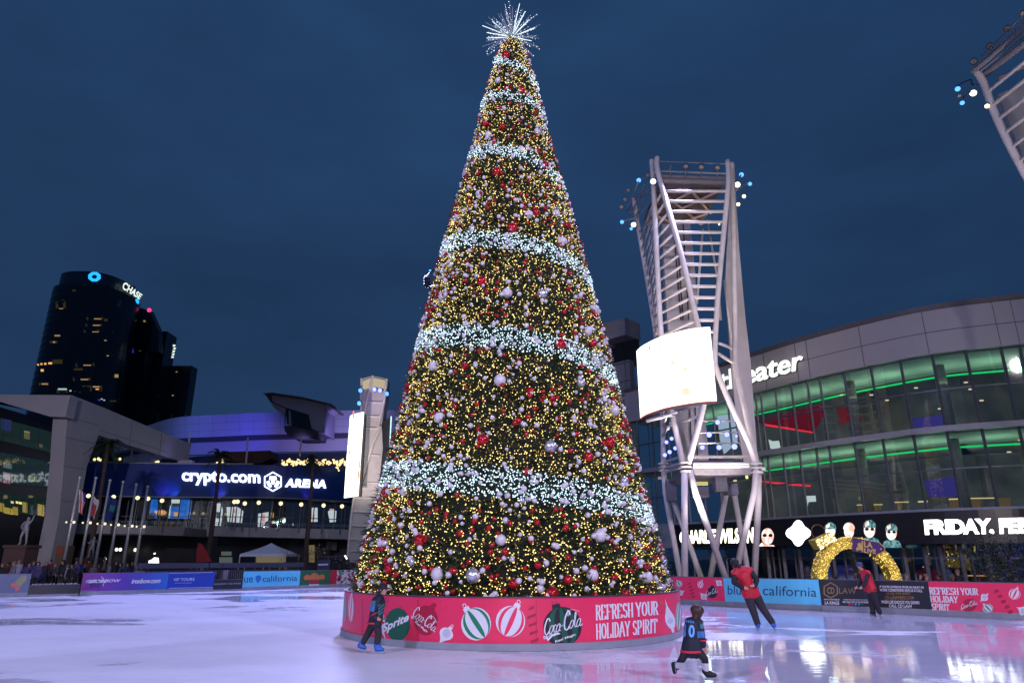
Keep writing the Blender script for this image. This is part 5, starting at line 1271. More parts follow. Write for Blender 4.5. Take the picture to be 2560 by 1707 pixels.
for a, b_ in (((1634, 440), (1600, 448)), ((1591, 545), (1560, 552))): m.tube([ND(*a, 35), ND(*b_, 36)], .04, 6)
m.build('outrigger', pbr('outrigger_steel', (.30, .27, .27), .55), t1)
for x, y, Y, r_, mt in ((1714, 417, 33, .17, ED), (1753, 419, 33, .17, ED), (1793, 421, 33, .17, ED), (1644, 430, 33, .17, EB), (1853.6, 437, 35, .17, EB), (1875, 460, 35, .14, EB), (1633, 454, 33.6, .19, EW), (1843.7, 462, 34.2, .19, EW), (1597, 451, 36, .17, EB), (1620, 438, 35, .15, ED), (1860, 491, 35, .13, EY), (1845.6, 511, 35, .13, EY),
                        (1571, 476, 37, .15, ED), (1563, 498, 37.5, .15, ED), (1554, 517, 38, .15, ED), (1555, 555, 38, .15, EB), (1584, 562, 38.6, .19, EW), (1578, 572, 38.6, .12, EB), (1757, 557, 38.5, .14, ED), (1798, 561, 38.5, .07, EY)):
    lamp(t1, ND(x, y, Y), r_, mt)
for x, y, Y, r_ in ((1794, 1055, 36, .16), (1773, 1086, 36, .17), (1817, 1086, 36, .17), (1841, 1090, 36, .09), (1755.6, 1118, 35, .15), (1797.7, 1118, 35, .16), (1836, 1116, 35, .18), (1670, 1071, 38, .11), (1679, 1096, 38, .13), (1666, 1105, 38, .13), (1688, 1120, 38, .13), (1674, 1129.5, 38, .14), (1662, 1137, 38, .14)):
    lamp(t1, ND(x, y, Y), r_, EV, (6, 5, 1))
# working platform half way up
m = MB()
for y, Y, r_ in ((1141, 33.3, .06), (1159, 33, .08), (1165, 33, .08)): m.tube([ND(1732, y, Y), ND(1872, y, Y)], r_, 8)
for y, Y in ((1052, 36), (1081, 36), (1107, 36)): m.tube([ND(1748, y, Y), ND(1848, y, Y)], .04, 6)
for y in (1145, 1160, 1172): m.tube([ND(1664, y + 8, 39), ND(1704, y-4, 34)], .06, 6)
m.build_each('platform_rail', M_WHITE, t1)
a, b_ = ND(1728, 1186, 33.2), ND(1880, 1186, 33.2)
m = MB(); m.box((a.x, 33.1, a.z), (b_.x, 33.35, a.z + .34)); m.box((a.x, 33.36, a.z+.1), (b_.x, 38.6, a.z+.3)); m.build('platform_deck', pbr('deck_panel', (.20, .18, .19), .6), t1)
m = MB()
for x0, y0, x1, y1, Y in ((1791, 1192, 1817, 1227, 35), (1739, 1216, 1771, 1242, 35.5), (1818, 1208, 1844, 1236, 36), (1672, 1198, 1690, 1250, 38)):
    p, q = ND(x0, y1, Y), ND(x1, y0, Y); m.box((p.x, Y, p.z), (q.x, Y+.6, q.z))
m.build_each('equipment_box', pbr('equipment_grey', (.26, .24, .27), .5), t1)
m = MB()
for x0, y0, x1, y1 in ((1741, 1189, 1770, 1192), (1743, 1196, 1768, 1199), (1740, 1205, 1770, 1207), (1740, 1210, 1770, 1212), (1785, 1187, 1793, 1190), (1786, 1197, 1791, 1202), (1833, 1188, 1844, 1190), (1834, 1200, 1842, 1202), (1865, 1188, 1870, 1196)):
    p, q = ND(x0, y1, 37), ND(x1, y0, 37); m.box((p.x, 37, p.z), (q.x, 37.05, q.z))
m.build_each('work_light', emi('work_light', (1., .85, .35), 1.3), t1)
# curved video screen
ztop = ND(1774.7, 817, 31).z; zbot = ND(1792.6, 1002, 31).z
sp = [gz(x, y, ztop) for x, y in ((1591, 878), (1603, 866), (1624, 854), (1650, 842), (1683, 832), (1731, 821), (1775, 817))]
sp = [(p.x, p.y) for p in cr([(p.x, p.y, 0) for p in sp], 4)]; sp[-1] = (sp[-1][0], 31.0)
m = MB(); m.wall(sp, zbot, ztop, .03); scr = m.build('video_screen', emi('video_white', (1., .985, .97), 2.3), t1)
m = MB(); m.wall(inset(sp, .04), zbot-.05, ztop-.02, .35); m.build('screen_housing', M_DARK, t1)
m = MB(); m.wall(inset(sp, -.004), zbot-.035, zbot, .04); m.build('screen_edge', emi('screen_red_edge', (.9, .12, .06), .8), t1)
SS = Surf(sp); m = MB(); r3 = random.Random(5)
for k_ in range(150):
    X = r3.gauss(355, 46); Y = 425 + abs(r3.gauss(0, 1))*0 + r3.uniform(0, 290); w = 60 + 45*(Y-400)/300
    if abs(X-355) > w*.95: continue
    x, y = T1b(X, Y); ln = r3.uniform(1.2, 4.); poly_print(m, SS, [(x, y), (x+r3.uniform(.5, 1.1), y), (x+r3.uniform(.4, 1.2), y+ln), (x-.2, y+ln)], .004)
for P in ([(402, 325), (420, 338), (455, 332), (480, 303), (470, 318), (440, 326)], [(320, 340), (335, 335), (340, 365), (326, 372)]): poly_print(m, SS, zz(T1b, P), .004)
m.build('screen_picture', emi('screen_grey', (.40, .44, .52), 1.0), t1)
m = MB()
for X, Y, r_ in ((685, 780, 40), (680, 558, 20), (555, 495, 22), (768, 325, 12), (620, 410, 10)): poly_print(m, SS, ell(*T1b(X, Y), r_/3.92, r_/3.92, 18), .004)
m.build('screen_picture', emi('screen_peach', (1., .80, .58), 1.15), t1)
m = MB(); m.tube([gz(1618, 1052, zbot-.25), gz(1680, 1035, zbot-.25), ND(1690, 1030, 33.5)], .09, 8); m.tube([ND(1640, 1046, 35), ND(1660, 1046, 39)], .08, 8); m.build('screen_bracket', M_WHITE, t1)

# second lattice tower, cut by the upper right corner of the picture
t3 = thing('light_tower', 'white lattice light tower leaning in at the upper right corner of the picture', 'light tower', (22.5, 26, -.5))
C3 = [ND(2441, 178, 26), ND(2459, 208, 26), ND(2484, 276, 26), ND(2520, 355, 26), ND(2560, 430, 26), ND(2640, 575, 26)]
pole(t3, cr(C3, 4), .16)
D3 = [ND(2680, -60, 21.5), ND(2760, 160, 21.5), ND(2860, 420, 21.5)]; pole(t3, cr(D3, 4), .16)
pole(t3, ext([C3[-1], C3[-1] + Vector((.6, .3, -6))]), .16, 'leg')
for k_ in range(7):
    a = on_line(cr(C3, 4), C3[1].z - .5 - k_*.72); b_ = on_line(cr(D3, 4), C3[1].z - .3 - k_*.72)
    if a and b_: m = MB(); m.tube([a, b_], .085, 8); m.build('rung', M_WHITE, t3, True)
m = MB()
for p0, p1, r_ in (((430, 590), (849, 240), .10), ((440, 560), (849, 180), .05), ((470, 600), (849, 300), .05), ((500, 460), (849, 125), .03), ((530, 610), (849, 360), .14)):
    a = ND(*T3z(*p0), 26); b_ = ND(*T3z(*p1), 23.6); m.tube([a, a + (b_-a)*2.4], r_, 8)
a = ND(*T3z(640, 640), 27.5); b_ = ND(*T3z(849, 545), 27); m.tube([a, b_], .09, 8)
m.build('top_rail', MATS['grey_steel'], t3)
p0 = ND(*T3z(560, 720), 28); slab(t3, [ND(*T3z(*p), 29.5) for p in ((640, 770), (849, 690), (1200, 600), (1200, 1500), (849, 1290), (760, 1080))], (.2, .5, 0), M_CLAD, 'clad_fin')
for X, Y, mt, r_ in ((437, 505, ED, .17), (570, 382, ED, .17), (715, 235, ED, .17), (845, 115, ED, .17), (308, 728, EB, .14), (345, 842, EB, .12), (435, 762, EW, .17), (548, 868, EY, .12), (322, 785, ED, .10)): lamp(t3, ND(*T3z(X, Y), 26), r_, mt, (6, 12, 0))
m = MB()
for p0, p1 in (((360, 672), (415, 650)), ((415, 650), (425, 690)), ((425, 690), (480, 700)), ((310, 700), (360, 672)), ((350, 800), (430, 740))): m.tube([ND(*T3z(*p0), 26), ND(*T3z(*p1), 26)], .03, 6)
m.build('lamp_bracket', M_DARK, t3)

# third tower, only its rig looks out behind the tree on the left
t4 = thing('light_tower', 'light tower mostly hidden behind the Christmas tree, lamps showing at its left edge', 'light tower', (-3.4, 46, -.5))
pole(t4, [ND(1104, 640, 45.6), ND(1112, 720, 45.6), ND(1140, 1000, 45.6), ND(1160, 1395, 45.6)], .15)
pole(t4, [ND(1190, 640, 45.6), ND(1170, 1000, 45.6), ND(1190, 1395, 45.6)], .15)
m = MB(); 
for y in range(690, 1000, 26): m.tube([ND(1108 + (y-690)*.1, y, 45.6), ND(1184 - (y-690)*.05, y, 45.6)], .06, 6)
m.build('rung', M_WHITE, t4)
m = MB()
for a, b_ in (((1062, 695), (1085, 672)), ((1066, 722), (1066, 690)), ((1072, 722), (1074, 690)), ((1085, 672), (1104, 664)), ((1070, 722), (1086, 712))): m.tube([ND(*a, 45.6), ND(*b_, 45.6)], .06, 6)
for y in (696, 703, 710): p = ND(1066, y, 45.4); m.ball(p, .2, 8, 5)
m.build('outrigger', M_DARK, t4)
for x, y, mt, r_ in ((1075.5, 677, EB, .12), (1099.5, 667, EB, .12), (1097, 681, EW, .14), (1083.5, 739, EW, .12), (1086, 671, ED, .1)): lamp(t4, ND(x, y, 45.6), r_, mt)

# fourth tower, far left of the tree, clad, with a narrow video screen
t2 = thing('light_tower', 'clad grey light tower with a narrow bright video screen left of the Christmas tree', 'light tower', (-20, 81, -.5))
Yt = 80.
slab(t2, [ND(x, y, Yt) for x, y in ((904, 946), (932, 939), (967, 947), (963, 1000), (954, 1062), (957, 1120), (951, 1180), (946, 1215), (934, 1300), (921, 1350), (912, 1405), (868, 1405), (870, 1340), (880, 1280), (890, 1215), (902, 1120), (905, 1060), (902, 1000))], (0, 2.2, 0), M_CLAD, 'mast')
m = MB()
for y0, x0, x1 in ((1005, 903, 960), (1040, 905, 956), (1070, 910, 950), (1137, 912, 950), (1206, 892, 946), (1244, 886, 940), (1278, 880, 934), (1313, 876, 928), (1347, 872, 922), (1376, 869, 914)): m.tube([ND(x0, y0, 79.9), ND(x1, y0+2, 79.9)], .14, 6)
for P in (((904, 946), (902, 1000), (905, 1060)), ((967, 947), (960, 1005), (944, 1070)), ((932, 939), (915, 1010), (908, 1060)), ((952, 1065), (932, 1110), (905, 1200), (903, 1215)), ((946, 1215), (934, 1300), (912, 1405)), ((890, 1215), (878, 1290), (868, 1405))):
    m.tube([ND(*p, 79.8) for p in P], .16, 6)
m.build('frame_tube', M_WHITE, t2)
m = MB(); p = [ND(x, y, 79.85) for x, y in ((905, 953), (931, 943), (931, 968), (905, 974))]; m.prism(p, (0, .04, 0)); p = [ND(x, y, 79.85) for x, y in ((933, 944), (966, 951), (964, 972), (932, 966))]; m.prism(p, (0, .04, 0)); m.build_each('lit_crown', emi('crown_cream', (.62, .53, .36), .8), t2)
m = MB(); m.prism([ND(x, y, 76) for x, y in ((875, 1040), (880, 1036), (909, 1029), (902, 1130), (895, 1238.6), (880, 1241), (860, 1244), (866, 1150))], (0, .25, 0)); m.build('video_screen', emi('video_white_far', (1., .98, .97), 2.6), t2)
m = MB(); m.prism([ND(x, y, 76.3) for x, y in ((905, 1029), (914, 1036), (902, 1240), (893, 1240))], (0, .6, 0)); m.build('screen_housing', M_DARK, t2)
m = MB()
for x, y, w in ((905, 1040, 1.4), (902, 1095, 1.2), (899, 1160, 1.5), (897, 1185, 2), (895, 1225, 1.4), (884, 1036, 2)): m.prism([ND(x-w, y-9, 75.95), ND(x+w, y-9, 75.95), ND(x+w-.6, y+9, 75.95), ND(x-w-.6, y+9, 75.95)], (0, .03, 0))
m.build('screen_picture', emi('screen_orange', (1., .33, .12), 1.2), t2)
m = MB()
for k_ in range(60):
    x = r3.gauss(875, 4.5); y = r3.uniform(1112, 1155) if k_ < 45 else r3.uniform(1070, 1110); x -= (y-1100)*.05
    m.prism([ND(x, y, 75.95), ND(x+1.1, y, 75.95), ND(x+.9, y+3.5, 75.95), ND(x, y+3.5, 75.95)], (0, .03, 0))
m.build('screen_picture', emi('screen_slate', (.22, .30, .42), .8), t2)
m = MB(); m.prism([ND(x, y, 80.5) for x, y in ((953, 1058), (976, 1040), (976, 1120), (965, 1205), (945, 1208))], (0, .5, 0)); m.build('rear_screen', M_DARK, t2)
m = MB(); m.prism([ND(x, y, 80.4) for x, y in ((976.5, 1040), (978.5, 1040), (974, 1130), (972.5, 1130))], (0, .3, 0)); m.build('rear_screen_edge', emi('edge_cyan', (.6, .95, .95), 1.4), t2)
for x, y in ((936, 973), (950, 976), (898, 1008), (901, 976), (967, 984)): lamp(t2, ND(x, y, 79.3), .33, EV if x > 905 and x < 960 else EB, (-30, 30, 0))
spot('tower_wash', (ND(943, 985, 77).x, 76.5, ND(943, 990, 77).z), (ND(943, 985, 80).x, 80, ND(943, 985, 80).z), 160, (.5, .4, 1.), 110, .3)

# ================================================================ golden bauble arch
ar = thing('lit_arch', 'golden walk-through arch shaped like a bauble, wrapped in warm lights behind the black board', 'arch', (14.2, 28, -.5))
AY = 28.; ac = ND(2141, 1452, AY); sx_ = px_m(AY, .8)
Ro, Ri = 105/sx_, 80/sx_
M_GOLDW = pbr('gold_tinsel', (.62, .44, .05), .45, .2, .5, 26, .6)
aprof = [(Ro*cos(t), Ro*sin(t), Ri*cos(t), Ri*sin(t)) for t in np.linspace(0, pi, 40)]
aprof = [(Ro, -(ac.z+.5), Ri, -(ac.z+.5))] + aprof + [(-Ro, -(ac.z+.5), -Ri, -(ac.z+.5))]
m = MB(); vs = []
for a, b_, c_, d_ in aprof: vs += [(ac.x+a, AY-.28, ac.z+b_), (ac.x+c_, AY-.28, ac.z+d_), (ac.x+c_, AY+.28, ac.z+d_), (ac.x+a, AY+.28, ac.z+b_)]
m.add(vs, [(4*i+q, 4*i+(q+1) % 4, 4*i+4+(q+1) % 4, 4*i+4+q) for i in range(len(aprof)-1) for q in range(4)]); m.build('hoop', M_GOLDW, ar)
bp_ = []
for k_ in range(520):
    t = r3.uniform(-.28, pi+.28); q = r3.uniform(Ri, Ro)
    X, Z_ = (q*cos(t), q*sin(t)) if 0 < t < pi else ((q if t < 0 else -q), -r3.uniform(0, ac.z+.4))
    bp_.append((ac.x+X, AY - .30, ac.z+Z_))
for k_ in range(300):
    t = r3.uniform(0, pi); q = r3.choice([Ri-.02, Ro+.02]); bp_.append((ac.x+q*cos(t), AY + r3.uniform(-.28, .28), ac.z+q*sin(t)))
V, Fx = many(OCT_V, OCT_F, bp_, rng.uniform(.010, .019, len(bp_))); o = mesh_np('bulb', V, Fx, emi('gold_bulb', (1., .76, .20), 2.2, False), ar); o['kind'] = 'stuff'
m = MB(); m.prism([ND(*RM(*p), AY-.3) for p in ((592, 672), (740, 606), (782, 672), (640, 752))], (0, .6, 0)); m.build('ornament_cap', M_GOLDW, ar)
cb = []
for k_ in range(120):
    u_, v_ = r3.random(), r3.random(); q = bil([RM(592, 672), RM(640, 752), RM(782, 672), RM(740, 606)], u_, v_); cb.append(tuple(ND(*q, AY-.33)))
V, Fx = many(OCT_V, OCT_F, cb, rng.uniform(.014, .028, len(cb))); o = mesh_np('cap_bulb', V, Fx, emi('pale_gold_bulb', (1., .9, .6), 2.6, False), ar); o['kind'] = 'stuff'
m = MB(); rc = ND(*RM(624, 604), AY); m.tube([rc + Vector((.27*cos(t), 0, .29*sin(t))) for t in np.linspace(0, 2*pi, 25)], .018, 6); m.build('hanging_ring', pbr('copper', (.22, .10, .05), .4, .7), ar)
# hanging gift tag sign
sg_ = thing('tag_sign', 'purple gift tag sign with gold lettering hung on the top of the golden arch', 'sign', ND(2165, 1366, AY-.45))
TS = Surf([(ac.x-3, AY-.45), (ac.x+3, AY-.45)])
m = MB(); m.prism([TS.hit(*RM(*p)) for p in ((912, 765), (1112, 792), (1176, 762), (1180, 735), (1130, 690), (915, 648))], (0, .06, 0)); m.build('panel', pbr('purple_panel', (.075, .02, .12), .5), sg_)
m = MB(); text_print(m, TS, 'LA', [RM(1008, 728), RM(1080, 738), RM(1080, 690), RM(1005, 678)], .008, 0, .04); text_print(m, TS, 'LIVE', [RM(1008, 776), RM(1106, 786), RM(1108, 748), RM(1008, 738)], .008, 0, .04)
for q in ([(952, 700), (975, 690), (990, 720), (985, 755), (960, 752)], [(985, 680), (998, 676), (1000, 770), (988, 772)], [(940, 735), (956, 728), (960, 760), (946, 762)]): poly_print(m, TS, zz(RM, q), .008)
stroke(m, TS, zz(RM, [(1132, 688), (1184, 736), (1178, 766), (1112, 796)]), 1.8, .008); poly_print(m, TS, ell(*RM(1149, 745), 2.4, 2.4, 10), .009); m.build('lettering', pbr('gold_letter', (.62, .42, .12), .4), sg_)
# ================================================================ far office tower
ot = thing('office_tower', 'dark glass high-rise with a rounded crown, blue ring emblem and scattered lit windows', 'high-rise', (-140, 232, -.5))
M_TGL = pbr('tower_glass', (.016, .022, .034), .22, .2, .35, .06)
M_TGL2 = pbr('tower_glass_dark', (.012, .016, .024), .3, .2, .35, .05)
ec = Vector((-153.2, 236)); 
def ellp(rx, ry, n=72): return [(ec.x + rx*math.copysign(abs(cos(t))**.8, cos(t)), ec.y + ry*math.copysign(abs(sin(t))**.8, sin(t))) for t in (2*pi*k/n for k in range(n))]
m = MB(); pth = ellp(12.9, 14); m.prism([(x, y, -.5) for x, y in pth], (0, 0, 94)); m.build('tower_body', M_TGL, ot)
m = MB(); pth2 = ellp(11.2, 13.1); m.prism([(x, y, 93.6) for x, y in pth2], (0, 0, 5)); m.build('crown', pbr('crown_glass', (.035, .045, .065), .35), ot)
TWS = Surf(ellp(12.9, 14)[36:] + [ellp(12.9, 14)[0]]); CRS = Surf(ellp(11.2, 13.1)[36:] + [ellp(11.2, 13.1)[0]])
# dark vertical recesses and faint floor lines
m = MB()
for x0, x1, x2, x3 in ((205, 214, 165, 176), (266, 274, 224, 232), (330, 338, 290, 298)):
    poly_print(m, TWS, [(x0, 715), (x1, 715), (x3, 1010), (x2, 1010)], .06)
m.build_each('recess', MATS['tower_glass_dark'], ot)
m = MB()
for i in range(30):
    q = ellp(12.96, 14.06)[36:]; z_ = 20 + i*2.45
    for a, b_ in zip(q[:-1], q[1:]): m.quad((*a, z_), (*b_, z_), (*b_, z_+.5), (*a, z_+.5))
m.build('floor_band', pbr('floor_band', (.016, .020, .028), .45), ot)
def yblock(nm, x0, x1, ytop, Y, dep, mat):
    a, b_ = at(x0, ytop, Y), at(x1, ytop, Y); m_ = MB(); m_.box((a.x, Y, -.5), (b_.x, Y+dep, (a.z+b_.z)/2)); return m_.build(nm, mat, ot)
yblock('rear_block', 336, 380, 800, 246, 5, M_TGL2); yblock('rear_block', 372, 418, 828, 252, 8, M_TGL); yblock('rear_block', 392, 480, 914, 258, 5, M_TGL2)
m = MB(); m.prism([at(x, y, 247) for x, y in ((335, 765), (374, 776), (397, 828), (397, 880), (335, 880))], (.6, 2, 0)); m.build('rear_block', MATS['crown_glass'], ot)
EWIN = [emi('win_warm', (1., .66, .25), .32), emi('win_orange', (1., .50, .18), .95), emi('win_dim', (.55, .40, .18), .055), emi('win_cool', (.6, .95, 1.), .6), emi('win_blue', (.10, .08, 1.), .5)]
WL = [(580,405,30,5,2),(560,450,90,60,2),(565,485,36,8,0),(530,732,50,14,0),(500,792,22,14,0),(495,790,70,22,2),(355,998,16,14,1),(385,992,18,16,1),(420,990,20,18,1),(465,985,34,18,1),(530,970,90,40,2),(392,1050,26,22,1),(415,1175,56,14,0),(405,1176,90,26,2),(575,1222,80,14,3),(572,1240,100,34,2),
      (648,1237,18,12,3),(690,1243,18,8,2),(735,1250,18,8,2),(895,578,64,10,0),(870,575,150,26,2),(970,588,30,26,2),(885,637,66,10,0),(860,635,150,20,2),(875,697,56,8,0),(840,690,140,24,2),(965,775,22,10,0),(985,915,20,10,0),(800,1003,70,10,0),(780,1000,170,34,2),(1065,1100,34,30,0),(775,1133,70,12,0),(750,1130,160,30,2),(880,1200,60,14,0),(890,1222,30,10,1),(880,1215,110,50,2),(790,1195,70,12,2),
      (930,1312,16,10,3),(952,1322,16,10,3),(908,1320,18,14,4),(1030,692,12,6,2),(680,318,30,18,2),(720,1040,80,20,2),(1035,1330,60,14,2)]
for n_, (X, Y, w, h, c_) in enumerate(WL):
    m = MB(); poly_print(m, TWS, [Z1(X-w/2, Y-h/2), Z1(X+w/2, Y-h/2), Z1(X+w/2, Y+h/2), Z1(X-w/2, Y+h/2)], .12 if c_ == 2 else .2); m.build('lit_window', EWIN[c_], ot)
for X, Y, w, h, c_, D in ((1325,597,18,14,0,245.5),(1285,870,26,10,2,245.5),(1135,870,14,10,1,245),(1620,1062,14,8,0,257.5),(1585,1278,14,10,0,257.5),(1500,1185,10,6,2,257.5),(1345,1445,12,10,2,257.5),(1190,830,50,10,4,245),(1215,865,14,44,4,245)):
    m = MB(); m.prism([at(*Z1(*p), D) for p in ((X-w/2, Y-h/2), (X+w/2, Y-h/2), (X+w/2, Y+h/2), (X-w/2, Y+h/2))], (0, .1, 0)); m.build('lit_window', EWIN[c_], ot)
m = MB(); c = Z1(868, 193)
oc = lambda r_: [(c[0] + r_*1.22*cos(radians(22.5+45*k_)), c[1] + r_*.96*sin(radians(22.5+45*k_))) for k_ in range(9)]
A, B_ = oc(13.2), [(c[0] + 5.2*cos(radians(45+90*k_)), c[1] + 5.2*sin(radians(45+90*k_))) for k_ in range(5)]
for k_ in range(8): poly_print(m, CRS, [A[k_], A[k_+1], (c[0] + (A[k_+1][0]-c[0])*.42, c[1] + (A[k_+1][1]-c[1])*.42), (c[0] + (A[k_][0]-c[0])*.42, c[1] + (A[k_][1]-c[1])*.42)], .3)
m.build('emblem', emi('emblem_blue', (.02, .42, 1.), 1.5), ot)
m = MB(); text_print(m, CRS, 'CHASE', [Z1(1078, 306), Z1(1232, 400), Z1(1262, 356), Z1(1100, 236)], 2.0, 0, .03); m.build('sign_lettering', emi('sign_pale', (.85, 1., .92), 1.1), ot)
m = MB(); m.prism([at(*Z1(*p), 232) for p in ((1242, 398), (1262, 390), (1274, 412), (1268, 440), (1252, 430))], (0, .3, 0)); m.build('emblem', MATS['emblem_blue'], ot)
m = MB(); m.ball(at(*Z1(1370, 497), 247), .8, 8, 6); m.build('beacon', emi('beacon_red', (1., .05, .2), 1.6), ot)
m = MB()
for X, Y in ((1598, 822), (1602, 848), (1594, 874), (1590, 900), (1584, 926)): m.prism([at(*Z1(X+a, Y+b_), 251.8) for a, b_ in ((-14, -10), (14, -6), (4, 10), (-16, 6), (-4, 0))], (0, .1, 0))
m.build('sign_lettering', MATS['sign_pale'], ot)

# ================================================================ angular frame building on the left
fb = thing('frame_building', 'pale angular framed building with dark glass floors at the left edge', 'building', (-54, 85, -.5))
M_FRM = pbr('frame_panel', (.40, .38, .41), .55, 0, .06, .25)
AS = Surf([(-50.3, 70), (-50.3, 116)]); Bf = Surf([(-90, 75), (-50.3, 75)])
m = MB(); arm = [(181, 988), (260, 1019), (333, 1050), (364, 1063), (478.6, 1109.7), (470, 1151), (445, 1151), (325.5, 1113.5), (247, 1087), (217, 1166), (196, 1290), (170, 1420), (122, 1420), (148, 1290), (160, 1160), (168, 1042)]
m.prism([AS.hit(*p) for p in arm], (-1.6, 0, 0)); m.build('side_frame', M_FRM, fb)
m = MB(); m.prism([Bf.hit(*p) for p in ((-120, 984), (0, 985.6), (176, 987.5), (163, 1042), (124.7, 1041), (0, 1004), (-120, 966))], (0, 1.5, 0)); m.build('front_frame', M_FRM, fb)
m = MB()
for P in (((168, 1042), (247, 1062)), ((163, 1092), (236, 1108)), ((157, 1164), (217, 1172)), ((153, 1250), (204, 1256)), ((247, 1074), (420, 1130)), ((330, 1051), (322, 1112)), ((404, 1080), (398, 1136))):
    a, b_ = P; poly_print(m, AS, [(a[0], a[1]), (b_[0], b_[1]), (b_[0]+.1, b_[1]+1.1), (a[0]+.1, a[1]+1.1)] if abs(a[0]-b_[0]) > 12 else [(a[0], a[1]), (a[0]+1, a[1]), (b_[0]+1, b_[1]), (b_[0], b_[1])], .02)
m.build('panel_joint', pbr('frame_joint', (.10, .10, .12), .7), fb)
GS = Surf([(-57, 60), (-57, 118)])
m = MB(); m.box((-72, 66, -.5), (-57.05, 90.5, 17.8)); m.build('wall', pbr('dark_spandrel', (.012, .014, .022), .4), fb)
M_LG = glassm('office_glass', (.75, .85, .85), .10, .04)
strips = ([(-60, 374), (780, 603), (765, 833), (-60, 632)], [(-60, 772), (735, 934), (705, 1207), (-60, 1122)], [(-60, 1228), (700, 1332), (680, 1520), (-60, 1480)])
for q in strips:
    m = MB(); m.add([GS.hit(*LA(*p), .25) for p in q], [(0, 1, 2, 3)]); m.build('glass_band', M_LG, fb)
m = MB()
for q in strips[:2]: m.add([GS.hit(*LA(*p), .05) for p in q], [(0, 1, 2, 3)])
m.build('office_interior', emi('office_glow', (.16, .34, .34), .075), fb)
m = MB(); m.add([GS.hit(*LA(*p), .05) for p in strips[2]], [(0, 1, 2, 3)]); m.build('lobby_interior', emi('lobby_glow', (.10, .20, .17), .10), fb)
m = MB()
for si, q in enumerate(strips):
    for u_ in np.linspace(.08, .95, 8):
        a = bil((q[3], q[2], q[1], q[0]), u_, 0); b_ = bil((q[3], q[2], q[1], q[0]), u_, 1)
        poly_print(m, GS, [LA(a[0]-2.5, a[1]), LA(a[0]+2.5, a[1]), LA(b_[0]+2.5, b_[1]), LA(b_[0]-2.5, b_[1])], .28)
for a, b_ in (((-60, 560), (750, 735)), ((-60, 985), (720, 1090))): poly_print(m, GS, [LA(*a), LA(*b_), LA(b_[0], b_[1]+6), LA(a[0], a[1]+6)], .3)
m.build('mullion_grid', M_MULL, fb)
for X, Y, w, h, c_, e_ in ((300,590,70,100,(.45,.42,.22),.28),(300,550,70,14,(1.,.8,.4),.30),(640,740,70,120,(.25,.25,.12),.16),(460,710,40,40,(.4,.3,.2),.3),(365,1095,80,60,(.55,.50,.12),.28),(75,1060,110,80,(.55,.40,.42),.50),(60,1130,90,30,(.6,.12,.2),.35),(75,940,100,60,(.5,.6,.62),.25),(195,1080,80,70,(.4,.42,.40),.25),
                         (85,1460,110,70,(1.,.66,.10),.45),(165,1460,60,90,(1.,.70,.15),.35),(275,1420,56,120,(1.,.75,.2),.35),(460,1450,76,130,(1.,.62,.12),.42),(205,1366,70,26,(1.,.75,.25),1.4),(128,1360,34,26,(1.,.8,.35),1.0),(620,1450,40,90,(.5,.45,.15),.25),(540,1440,50,120,(.45,.40,.32),.3),(10,1420,50,100,(1.,.66,.1),.4),(60,470,120,130,(.05,.07,.25),.45)):
    m = MB(); poly_print(m, GS, [LA(X-w/2, Y-h/2-w*.1), LA(X+w/2, Y-h/2+w*.1), LA(X+w/2, Y+h/2+w*.1), LA(X-w/2, Y+h/2-w*.1)], .12); m.build('lit_window', emi(f'office_light_{X}_{Y}', c_, e_), fb)

# ================================================================ arena: curved upper walls, blue sign band, balconies
ab = thing('arena_building', 'big curved arena washed in violet light with a deep blue sign band and balconies', 'arena', (-45, 130, -.5))
M_AR = pbr('arena_metal', (.46, .45, .50), .5, 0, .06, .12)
ap = [gz(x, y, 30) for x, y in ((290, 1085), (370, 1063), (410, 1050), (450, 1042), (500, 1038.5), (560, 1036), (630, 1032), (700, 1030), (790, 1028), (900, 1025), (1010, 1025))]
ap = [(p.x, p.y) for p in cr([(p.x, p.y, 0) for p in ap], 4)]
zb_ = at(700, 1091, 137).z; zb2 = at(700, 1113, 137).z
m = MB(); m.wall(ap, zb_, 30, 2); m.build('upper_wall', M_AR, ab)
m = MB(); m.wall(inset(ap, 2.6), zb2-1.0, zb_+.4, 1.0); m.build('lower_wall', M_AR, ab)
m = MB(); m.wall(inset(ap, -.3), zb_-.35, zb_+.25, 2.4); m.build('dark_trim', pbr('arena_trim', (.05, .05, .07), .5), ab)  # plain dark trim along the foot of the upper wall
m = MB(); aS = Surf(ap)
for x in range(395, 1000, 34): poly_print(m, aS, [(x, 1034), (x+.7, 1034), (x+.4, 1096), (x-.3, 1096)], .03)
m2 = [p for p in inset(ap, -.03)]
for z_ in np.arange(zb_+1.6, 29.6, 1.55):
    for a, b_ in zip(m2[:-1], m2[1:]): m.quad((*a, z_), (*b_, z_), (*b_, z_+.06), (*a, z_+.06))
m.build('panel_joint', pbr('arena_joint', (.22, .21, .26), .6), ab)
m = MB(); m.wall(inset(ap, 6), 0, zb2-.8, 1); m.build('terrace_back_wall', pbr('terrace_dark', (.03, .035, .05), .6), ab)
